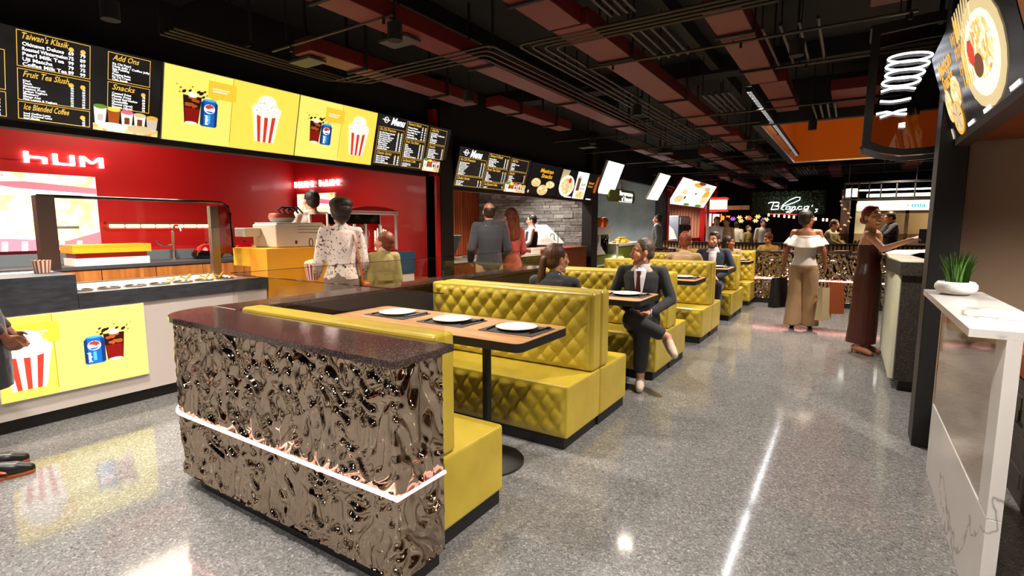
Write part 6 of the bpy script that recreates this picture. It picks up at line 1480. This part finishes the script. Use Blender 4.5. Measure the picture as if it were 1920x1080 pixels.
grow('hair', skull(b, .012) + [('c', b.H((0, .10, .02)), b.H((-.0, .135, .0)), .028, .03), ('c', b.H((0, .135, 0)), b.H((.01, .15, -.14)), .03, .036), ('c', b.H((.01, .15, -.14)), b.H((.02, .135, -.32)), .036, .016)], M['hair_brown'], t, .006, 2)

# --- woman in the beige coat, seen from behind
b = Body(1.76, True, sit(head=(0, -.02, 1.262), knL=(.10, -.38, .53), anL=(.10, -.36, .09), toL=(.1, -.5, .035), knR=(-.10, -.38, .53), anR=(-.10, -.36, .09), toR=(-.1, -.5, .035), shL=(.185, .03, 1.05), shR=(-.185, .03, 1.05), elL=(.27, -.05, .82), wrL=(.10, -.2, .72), elR=(-.27, -.05, .82), wrR=(-.08, -.22, .72)), yaw=.1)
t = person('seated woman in beige coat with auburn hair pinned up, seen from behind', (-1.98, 7.66, 0), PI, b, 'skin_light', vox=.009)
top(t, b, 'beige_coat', .024, armr=.018, vox=.011); pants(t, b, 'beige_coat', .012, vox=.012); shoes(t, b, 'shoe_black', .01)
grow('hair', skull(b, .010) + [('e', b.H((0, .08, .09)), (.045, .04, .04)), ('e', b.H((0, .03, .12)), (.05, .05, .03)), ('e', b.H((.01, .1, .03)), (.04, .03, .05))], M['hair_auburn'], t, .008, 2)

# --- dark haired woman on the last bench
b = Body(1.66, True, sit(knL=(.10, -.38, .53), anL=(.10, -.36, .09), toL=(.1, -.5, .035), knR=(-.10, -.38, .53), anR=(-.10, -.36, .09), toR=(-.1, -.5, .035), elL=(.24, -.05, .82), wrL=(.16, -.24, .95), elR=(-.24, -.05, .82), wrR=(-.08, -.22, .72)), yaw=1.1)
t = person('seated woman with long black hair and beige top, behind the bearded man', (-1.93, 10.68, 0), .2, b, 'skin_tan', vox=.011)
top(t, b, 'beige_coat', .014, vox=.012, sl=.5); pants(t, b, 'trouser_black', .012, vox=.013)
grow('hair', skull(b, .014) + [('c', b.H((0, .08, 0)), b.H((0, .10, -.22)), .07, .05), ('c', b.H((-.06, .02, 0)), b.H((-.07, .03, -.2)), .03, .03)], M['hair_black'], t, .009, 2)

# --- woman in the white ruffled blouse, walking away with shopping bags
b = Body(1.71, True, dict(elL=(.235, .05, 1.16), wrL=(.275, .0, .90), elR=(-.235, .05, 1.16), wrR=(-.265, .0, .90), knL=(.10, .0, .50), anL=(.11, .06, .09), toL=(.12, -.10, .03), anR=(-.12, .0, .09), toR=(-.13, -.15, .03)), yaw=-.75, pitch=-.05)
t = person('standing woman with white ruffled blouse and wide tan trousers, seen from behind', (-.52, 8.62, 0), PI + .05, b, 'skin_tan', vox=.007, curl=(1.3, 1.3))
J, k = b.J, b.k; Z = lambda x, y, z: V((x, y, z)) * k
grow('blouse', [b.torso(.013, 1, 4), ('c', Z(0, 0, 1.0), Z(0, 0, 1.3), .1, .1), ('e', Z(0, 0, 1.14), (.135, .11, .14))], M['blouse_white'], t, .008, 5)
def ruffle(z0, z1, r0, r1, d0, d1, n=44, amp=.016, drop=.05):
    m = MB()
    def fn(u, v):
        a = 2 * PI * u; w = math.sin(a * 11) * amp * v; lo = drop * abs(math.cos(a)) ** 2 * -1
        rx = r0 + (r1 - r0) * v ** .7 + w; ry = d0 + (d1 - d0) * v ** .7 + w * .6
        z = z0 + (z1 - z0) * v + lo * v * .0 + .035 * abs(math.cos(a)) ** 3 * (1 - v) + .03 * math.cos(2 * a) * v
        return Z(rx * math.cos(a), .01 + ry * math.sin(a), z)
    m.grid(fn, 132, 10); return m
o = ruffle(1.375, 1.235, .168, .285, .098, .165).build('ruffle_collar', M['blouse_white'], t, local=True, angle=180); so = o.modifiers.new('thick', 'SOLIDIFY'); so.thickness = .004
pants(t, b, 'trouser_tan', .014, wide=.045, fr=.96, fold=.005); shoes(t, b, 'shoe_black', inf=.006)
grow('waistband', [lathe_loft([Z(0, .0, 1.04), Z(0, 0, 1.10)], [.138, .128], [.115, .108])], M['trouser_tan'], t, .008, 2)
grow('hair', skull(b, .012) + [('e', b.H((0, .05, .085)), (.072, .07, .05)), ('e', b.H((0, .085, .02)), (.06, .045, .07))], M['hair_black'], t, .007, 2)
MB().tube([b.H((-.086, .01 + .022 * math.cos(a), -.052 + .022 * math.sin(a))) for a in [2 * PI * i / 16 for i in range(16)]], .0028, 6, closed=True).build('earring', mat('gold', '#c88a3a', .25, 1), t, local=True)
MB().tube([b.H((.086, .01 + .022 * math.cos(a), -.052 + .022 * math.sin(a))) for a in [2 * PI * i / 16 for i in range(16)]], .0028, 6, closed=True).build('earring', MATS['gold'], t, local=True)
def bag(label, c, w, d, h, mt, hz, rot=0):
    t = thing('shopping_bag', label, 'bag', c, rot)
    m = MB(); m.add([(-w / 2, -d / 2, 0), (w / 2, -d / 2, 0), (w / 2, d / 2, 0), (-w / 2, d / 2, 0), (-w / 2 * .9, -d / 2 * .5, h), (w / 2 * .9, -d / 2 * .5, h), (w / 2 * .9, d / 2 * .5, h), (-w / 2 * .9, d / 2 * .5, h)], [(0, 3, 2, 1), (0, 1, 5, 4), (1, 2, 6, 5), (2, 3, 7, 6), (3, 0, 4, 7)])
    o = m.build('bag_body', M[mt], t, local=True); so = o.modifiers.new('th', 'SOLIDIFY'); so.thickness = .002
    for y in (-d * .24, d * .24): MB().tube([(-w * .25, y, h - .01), (-w * .18, y * .6, h + hz * .7), (0, 0, h + hz), (w * .18, y * .6, h + hz * .7), (w * .25, y, h - .01)], .004, 6).build('handle', M[mt], t, local=True)
def bagat(x, y, Y, Zb): p = px(x, y, Y=Y); return (p.x, Y, Zb)
bag('black paper shopping bag held in her left hand by the woman in the white blouse', (-.83, 8.60, .29), .30, .10, .44, 'paper_black', .12, 1.0)
bag('cream paper shopping bag held in her right hand by the woman in the white blouse', (-.24, 8.52, .17), .26, .10, .46, 'paper_cream', .14, 1.15)
bag('rust brown paper shopping bag behind the cream one beside the woman in white', (-.13, 8.66, .25), .26, .11, .44, 'paper_rust', .1, .6)

# --- woman in the long brown satin dress reaching out to the right
b = Body(1.715, True, dict(elR=(-.21, -.21, 1.27), wrR=(-.17, -.44, 1.37), elL=(.20, .0, 1.17), wrL=(.0, -.20, 1.18), toL=(.10, -.14, .03), anL=(.06, .02, .1), anR=(-.06, .03, .1), toR=(-.08, -.12, .03), knL=(.06, -.01, .5), knR=(-.06, -.01, .5)), yaw=-.5, pitch=-.08)
b.J['shR'] = V((-.15, -.03, 1.425)) * b.k
t = person('smiling red-haired woman in long brown satin dress stretching her arm right', (.21, 7.29, 0), 1.18, b, 'skin_light', vox=.0065, curl=(.6, .9), palm=(None, (.6, 0, -1)))
J, k = b.J, b.k
grow('dress', [lathe_loft([Z(0, .02, .13), Z(0, .01, .35), Z(0, 0, .62), Z(0, 0, .86), Z(0, .0, .96), Z(0, 0, 1.09), Z(0, .0, 1.22), Z(0, 0, 1.31)], [.135, .15, .165, .178, .172, .128, .145, .148], [.155, .145, .135, .135, .135, .11, .118, .112])] + b.bust(.012), M['satin_brown'], t, .008, 4, .006)
for sd in (-1, 1): MB().tube([Z(sd * .07, -.11, 1.33), Z(sd * .085, -.06, 1.43), Z(sd * .085, .02, 1.44), Z(sd * .06, .09, 1.36), Z(sd * .05, .105, 1.28)], .004, 6).build('strap', M['satin_brown'], t, local=True)
grow('hair', skull(b, .010) + [('e', b.H((0, .125, -.015)), (.055, .045, .05)), ('e', b.H((0, .02, .11)), (.062, .07, .028))], M['hair_red'], t, .006, 2)
shoes(t, b, 'skin_tan', inf=.004)
for a in 'LR': MB().cyl(b.J['an' + a] + V((0, .045, -.02)), b.J['an' + a] + V((0, .05, -.095)), .012, .006, 8).build('heel', M['shoe_brown'], t, local=True)
w = b.J['wrR']; th = thing('phone', 'dark phone held up in the outstretched hand of the woman in the brown dress', 'phone', (.70, 7.23, 1.42)); R0 = Euler((0, 0, 1.18)).to_matrix(); hp = V((.21, 7.29, 0)) + R0 @ (w + V((.02, -.105, .02)))
th.location = hp; MB().box(-.035, -.005, -.05, .035, .005, .10).build('phone_body', M['black_gloss'], th, local=True, bevel=.004); MB().box(-.03, -.0065, -.045, .03, -.0051, .095).build('phone_screen', M['screen_black'], th, local=True)

# --- floral blouse woman with popcorn, seen from behind
b = Body(1.745, True, dict(elL=(.22, -.03, 1.13), wrL=(.20, -.20, 1.0), elR=(-.22, .02, 1.12), wrR=(-.22, -.1, .92)), yaw=.1)
b.J['wrL'] = V((.23, -.18, 1.0)) * b.k
t = person('short-haired woman in white floral blouse with tan bag strap at the popcorn counter', (-4.42, 3.57, 0), -2.1, b, 'skin_light', vox=.0075, palm=((-.3, -1, .4), None), curl=(.9, .5))
top(t, b, 'floral', .022, lo=1, armr=.022, name='blouse', fold=.008, sl=.95)
grow('skirt', [lathe_loft([Z(0, .0, .42), Z(0, 0, .75), Z(0, 0, .97), Z(0, 0, 1.07)], [.24, .21, .185, .145], [.2, .17, .145, .118])], M['skirt_grey'], t, .01, 4, .008); shoes(t, b, 'shoe_black')
grow('hair', skull(b, .024) + [('e', b.H((0, .06, .09)), (.12, .11, .08)), ('e', b.H((0, .10, .035)), (.095, .075, .08)), ('e', b.H((0, .09, -.03)), (.075, .06, .06))], M['hair_dark'], t, .007, 3)
MB().tube([Z(-.10, .02, 1.475), Z(-.115, .10, 1.43), Z(-.15, .15, 1.25), Z(-.17, .155, 1.05), Z(-.19, .13, .9)], .017, 8, flat=.35).tube([Z(-.10, .02, 1.475), Z(-.11, -.09, 1.38), Z(-.16, -.14, 1.15), Z(-.2, -.1, .9)], .017, 8, flat=.35).build('bag_strap', M['strap_tan'], t, local=True)
MB().box(-.25, .0, .72, -.18, .2, .92).build('shoulder_bag', M['strap_tan'], t, local=True, bevel=.02)
pb = px(587, 530, X=-4.72); cup('popcorn_bucket', 'red and white striped popcorn bucket held by the woman in the floral blouse', (pb.x, pb.y, .93), .055, .082, .17, [M['stripe_red'], M['white_paint']])

# --- boy in khaki jacket looking up to the left
b = Body(1.42, False, dict(head=(0, -.01, 1.62)), yaw=.95, pitch=-.15, child=True)
t = person('boy in khaki jacket with short ginger hair looking left beside the floral-bloused woman', (-4.2, 3.95, 0), -2.25, b, 'skin_light', vox=.0065)
top(t, b, 'khaki', .018, armr=.016, fold=.005); pants(t, b, 'trouser_black', .014); shoes(t, b, 'shoe_white')
grow('collar', [('c', b.J['neck'] + V((-.05, .03, -.01)), b.J['neck'] + V((.05, .03, -.01)), .018, .018), ('c', b.J['neck'] + V((-.055, .02, -.01)), b.J['neck'] + V((-.05, -.04, -.03)), .024, .02), ('c', b.J['neck'] + V((.055, .02, -.01)), b.J['neck'] + V((.05, -.04, -.03)), .024, .02)], M['khaki'], t, .006, 2)
c = b.J['chest'] + V((0, .145, -.07)); MB().obox(c, (1, 0, 0), (0, .1, 1), (0, 1, 0), .075, .05, .004).build('back_patch', M['khaki'], t, local=True, bevel=.003); m = MB(); m.obox(c + V((0, .002, .052)), (1, 0, 0), (0, 0, 1), (0, 1, 0), .078, .002, .004); m.obox(c + V((.0, .004, .02)), (1, 0, 0), (0, 0, 1), (0, 1, 0), .012, .004, .002); m.build('stitching', M['umber'], t, local=True)
grow('hair', skull(b, .009), M['hair_auburn'], t, .006, 2)

# --- attendant behind the till counter, turned away
b = Body(1.85, False, dict(elR=(-.25, -.05, 1.16), wrR=(-.22, -.28, 1.18), elL=(.24, -.05, 1.14), wrL=(.2, -.26, 1.12)), yaw=.15)
t = person('stall attendant in pale shirt behind the yellow till counter, back turned', (-6.02, 4.40, .1), -1.75, b, 'skin_mid', vox=.009)
top(t, b, 'staff_shirt', .022, armr=.018, name='shirt', vox=.01); pants(t, b, 'trouser_black', .012, vox=.012); shoes(t, b, 'shoe_black', .01)
grow('hair', skull(b, .010), M['hair_black'], t, .007, 2)
settag(MB().box(-6.9, 3.2, 0, -5.68, 5.2, .1).build('duckboard', M['grey_metal']), 'low grey standing platform behind the till counter', 'platform')

# --- couple waiting at the wooden counter
b = Body(1.81, False, dict(elR=(-.26, .03, 1.14), wrR=(-.22, -.16, 1.0), elL=(.26, .03, 1.14), wrL=(.22, -.14, .98)), yaw=-.15)
t = person('balding man in dark grey sweater waiting at the wooden counter, seen from behind', (-4.17, 5.87, 0), -2.2, b, 'skin_mid', vox=.008)
top(t, b, 'sweater', .022, armr=.018, name='sweater'); pants(t, b, 'trouser_tan', .014, vox=.011); shoes(t, b, 'shoe_brown', .01)
grow('hair', [('e', b.H((0, .038, .018)), (.083, .088, .075), b.Rh), ('e', b.H((0, .06, -.02)), (.072, .055, .06), b.Rh)], M['hair_dark'], t, .007, 2)
b = Body(1.735, True, dict(elR=(-.22, .0, 1.14), wrR=(-.2, -.18, 1.02)), yaw=.3)
t = person('woman with long copper hair and coral top beside the man in the grey sweater', (-4.15, 6.36, 0), -2.2, b, 'skin_light', vox=.008)
top(t, b, 'coral', .016, armr=.014, name='coral_top', sl=.6); grow('skirt', [lathe_loft([Z(0, 0, .5), Z(0, 0, .78), Z(0, 0, .97), Z(0, 0, 1.07)], [.2, .19, .18, .14], [.16, .155, .14, .115])], M['coral'], t, .01, 3, .005); shoes(t, b, 'shoe_black', .01)
grow('hair', skull(b, .014) + [('c', b.H((-.02, .08, .0)), b.H((-.03, .12, -.26)), .075, .05), ('c', b.H((.03, .08, 0)), b.H((.03, .115, -.28)), .07, .045)], M['hair_auburn'], t, .008, 3, .004)

# --- waistcoated attendant by the stone wall
b = Body(1.73, False, dict(elR=(-.24, -.04, 1.15), wrR=(-.17, -.25, 1.04), elL=(.24, -.04, 1.15), wrL=(.18, -.25, 1.04)), yaw=.0, pitch=.1)
t = person('stall attendant in white shirt and black waistcoat by the grey stone wall', (-5.98, 10.05, 0), -1.05, b, 'skin_light', vox=.009)
top(t, b, 'shirt_white', .014, armr=.014, name='shirt', vox=.01); pants(t, b, 'trouser_black', .012, vox=.012); shoes(t, b, 'shoe_black', .011)
grow('waistcoat', [b.torso(.02, 0, 4)], M['vest_black'], t, .009, 2, .002); grow('shirt_front', [('c', b.J['chest'] + V((0, -.12, .10)), b.J['chest'] + V((0, -.145, -.08)), .035, .01)], M['shirt_white'], t, .007, 2); grow('hair', skull(b, .008), M['hair_black'], t, .007, 2)

# --- man in grey suit by the juice stall
b = Body(1.79, False, yaw=.0)
t = person('man in dark grey suit standing in front of the juice stall, seen in profile', (-4.49, 14.35, 0), -1.3, b, 'skin_mid', vox=.011)
top(t, b, 'grey_suit', .024, armr=.02, vox=.012, shirt='shirt_white'); pants(t, b, 'grey_suit', .014, vox=.013); shoes(t, b, 'shoe_black', .012); grow('collar', [('c', b.J['neck'] + V((-.04, .02, 0)), b.J['neck'] + V((.04, .02, 0)), .03, .03)], M['shirt_white'], t, .009, 2); grow('hair', skull(b, .010), M['hair_black'], t, .009, 2)

# --- person cut by the left edge of the picture: arm, black skirt, sneaker
b = Body(1.72, True, dict(elR=(-.20, .02, 1.13), wrR=(-.13, -.13, .87), elL=(.20, .02, 1.13), wrL=(.10, -.16, .86), anR=(-.10, .0, .09), toR=(-.10, -.17, .03)))
pe = px(-17, 893, Z=0)
t = person('person in brown top and black skirt at the left edge, hands together', (pe.x, pe.y, 0), PI * .93, b, 'skin_brown', vox=.007)
top(t, b, 'brown_cloth', .014, armr=.012, name='top', sl=.92); grow('skirt', [lathe_loft([Z(0, 0, .56), Z(0, 0, .78), Z(0, 0, .97), Z(0, 0, 1.07)], [.19, .185, .178, .14], [.15, .15, .14, .115])], M['trouser_black'], t, .009, 3, .004)
shoes(t, b, 'shoe_black'); grow('hair', skull(b, .012), M['hair_black'], t, .008, 2)
for sd in ('L', 'R'):
    an, to = b.J['an' + sd], b.J['to' + sd]
    for xx in (an.x - .046, an.x + .046): MB().tube([(xx, an.y - .02, .055), (xx, an.y - .07, .045), (xx, an.y - .04, .062), (xx, an.y + .03, .085)], [.003, .008, .005, .002], 6).build('side_swoosh', M['strap_tan'], t, local=True)
    grow('sole', [('c', V((an.x, an.y + .035, .014)), V((to.x, to.y, .014)), .034, .034)], M['strap_tan'], t, .008, 1)
MB().tube([V((-.10 + .042 * math.cos(a), .0 + .042 * math.sin(a), .17)) for a in [2 * PI * i / 16 for i in range(16)]], .003, 5, closed=True).build('ankle_band', M['black_paint'], t, local=True)

# --- background visitors and staff
BG = [
    ('standing man in white shirt and dark waistcoat far behind the bearded man', (-3.08, 15.15), .4, 1.73, 0, 'skin_mid', 'shirt_white', 'trouser_black', 'hair_dark', None),
    ('standing woman with long brown hair and peach top beside the far white-shirted man', (-2.85, 15.25), -.2, 1.70, 1, 'skin_light', 'beige_coat', 'trouser_tan', 'hair_dark', 'long'),
    ('man in pale blue-white shirt seen from behind in the far seating area', (-3.15, 18.6), PI - .2, 1.62, 0, 'skin_mid', 'tee_white', 'trouser_black', 'hair_black', None),
    ('standing person in white tee and jeans far behind the ribbed wall', (-2.24, 17.7), .5, 1.67, 0, 'skin_mid', 'tee_white', 'jeans', 'hair_black', None),
    ('person in khaki top sitting far behind the ribbed wall', (-2.72, 18.2), .9, 1.50, 1, 'skin_light', 'khaki', 'trouser_tan', 'hair_brown', None),
    ('person in sage green shirt bending over the far glass screen', (-.42, 14.7), 1.2, 1.65, 0, 'skin_mid', 'sage', 'trouser_black', 'hair_brown', 'bend'),
    ('man in dark navy tee working at the cream kiosk, arm stretched left', (.80, 14.9), -1.25, 1.82, 0, 'skin_light', 'tee_navy', 'jeans', 'hair_dark', 'reach'),
]
for lb, (x, y), rz, h, fem, sk, c1, c2, hr, ex in BG:
    pose = {}
    if ex == 'bend': pose = dict(elL=(.22, -.14, 1.2), wrL=(.12, -.36, 1.1), elR=(-.22, -.14, 1.2), wrR=(-.12, -.36, 1.1), chest=(0, -.04, 1.28), neck=(0, -.08, 1.46), head=(0, -.13, 1.60), shL=(.18, -.06, 1.41), shR=(-.18, -.06, 1.41))
    if ex == 'reach': pose = dict(elL=(.24, -.2, 1.22), wrL=(.2, -.44, 1.16), elR=(-.22, -.14, 1.2), wrR=(-.12, -.36, 1.1), head=(0, -.05, 1.61))
    b = Body(h, bool(fem), pose, pitch=.25 if ex else 0)
    t = person(lb, (x, y, 0), rz, b, sk, vox=.013, face=False)
    top(t, b, c1, .016, armr=.014, name='top', vox=.014, sl=.5 if c1.startswith('tee') else .95); pants(t, b, c2, .014, vox=.015); shoes(t, b, 'shoe_black', .013)
    P = skull(b, .010)
    if ex == 'long': P += [('c', b.H((0, .08, 0)), b.H((0, .10, -.22)), .06, .05)]
    grow('hair', P, M[hr], t, .011, 2)
b = Body(1.70, True, sit(knL=(.10, -.38, .53), anL=(.10, -.36, .09), toL=(.1, -.5, .035), knR=(-.10, -.38, .53), anR=(-.10, -.36, .09), toR=(-.1, -.5, .035), elL=(.24, -.12, .84), wrL=(.12, -.3, .92), elR=(-.24, -.12, .84), wrR=(-.1, -.3, .92)), pitch=.35)
t = person('seated woman with short red hair and mustard top beyond the bronze far counter', (-1.47, 12.55, 0), -.5, b, 'skin_mid', vox=.011)
top(t, b, 'mustard', .014, vox=.012, sl=.6, name='top'); pants(t, b, 'trouser_black', .012, vox=.013); shoes(t, b, 'shoe_black', .012); grow('hair', skull(b, .014) + [('e', b.H((0, .05, .08)), (.08, .08, .05))], M['hair_auburn'], t, .009, 2)
st = thing('stool', 'dark round stool under the red-haired woman in the mustard top', 'stool', (-1.45, 12.6, 0)); MB().lathe([(0, .42), (.19, .42), (.2, .44), (.19, .465), (0, .47)], (-1.45, 12.62, 0), 24).build('seat', M['black_paint'], st); MB().cyl((-1.45, 12.62, .02), (-1.45, 12.62, .42), .025).build('pole', M['black_paint'], st); MB().lathe([(.2, 0), (.2, .01), (.03, .03), (0, .03)], (-1.45, 12.62, 0), 24).build('base', M['black_paint'], st)

D.scenes.remove(_TS)
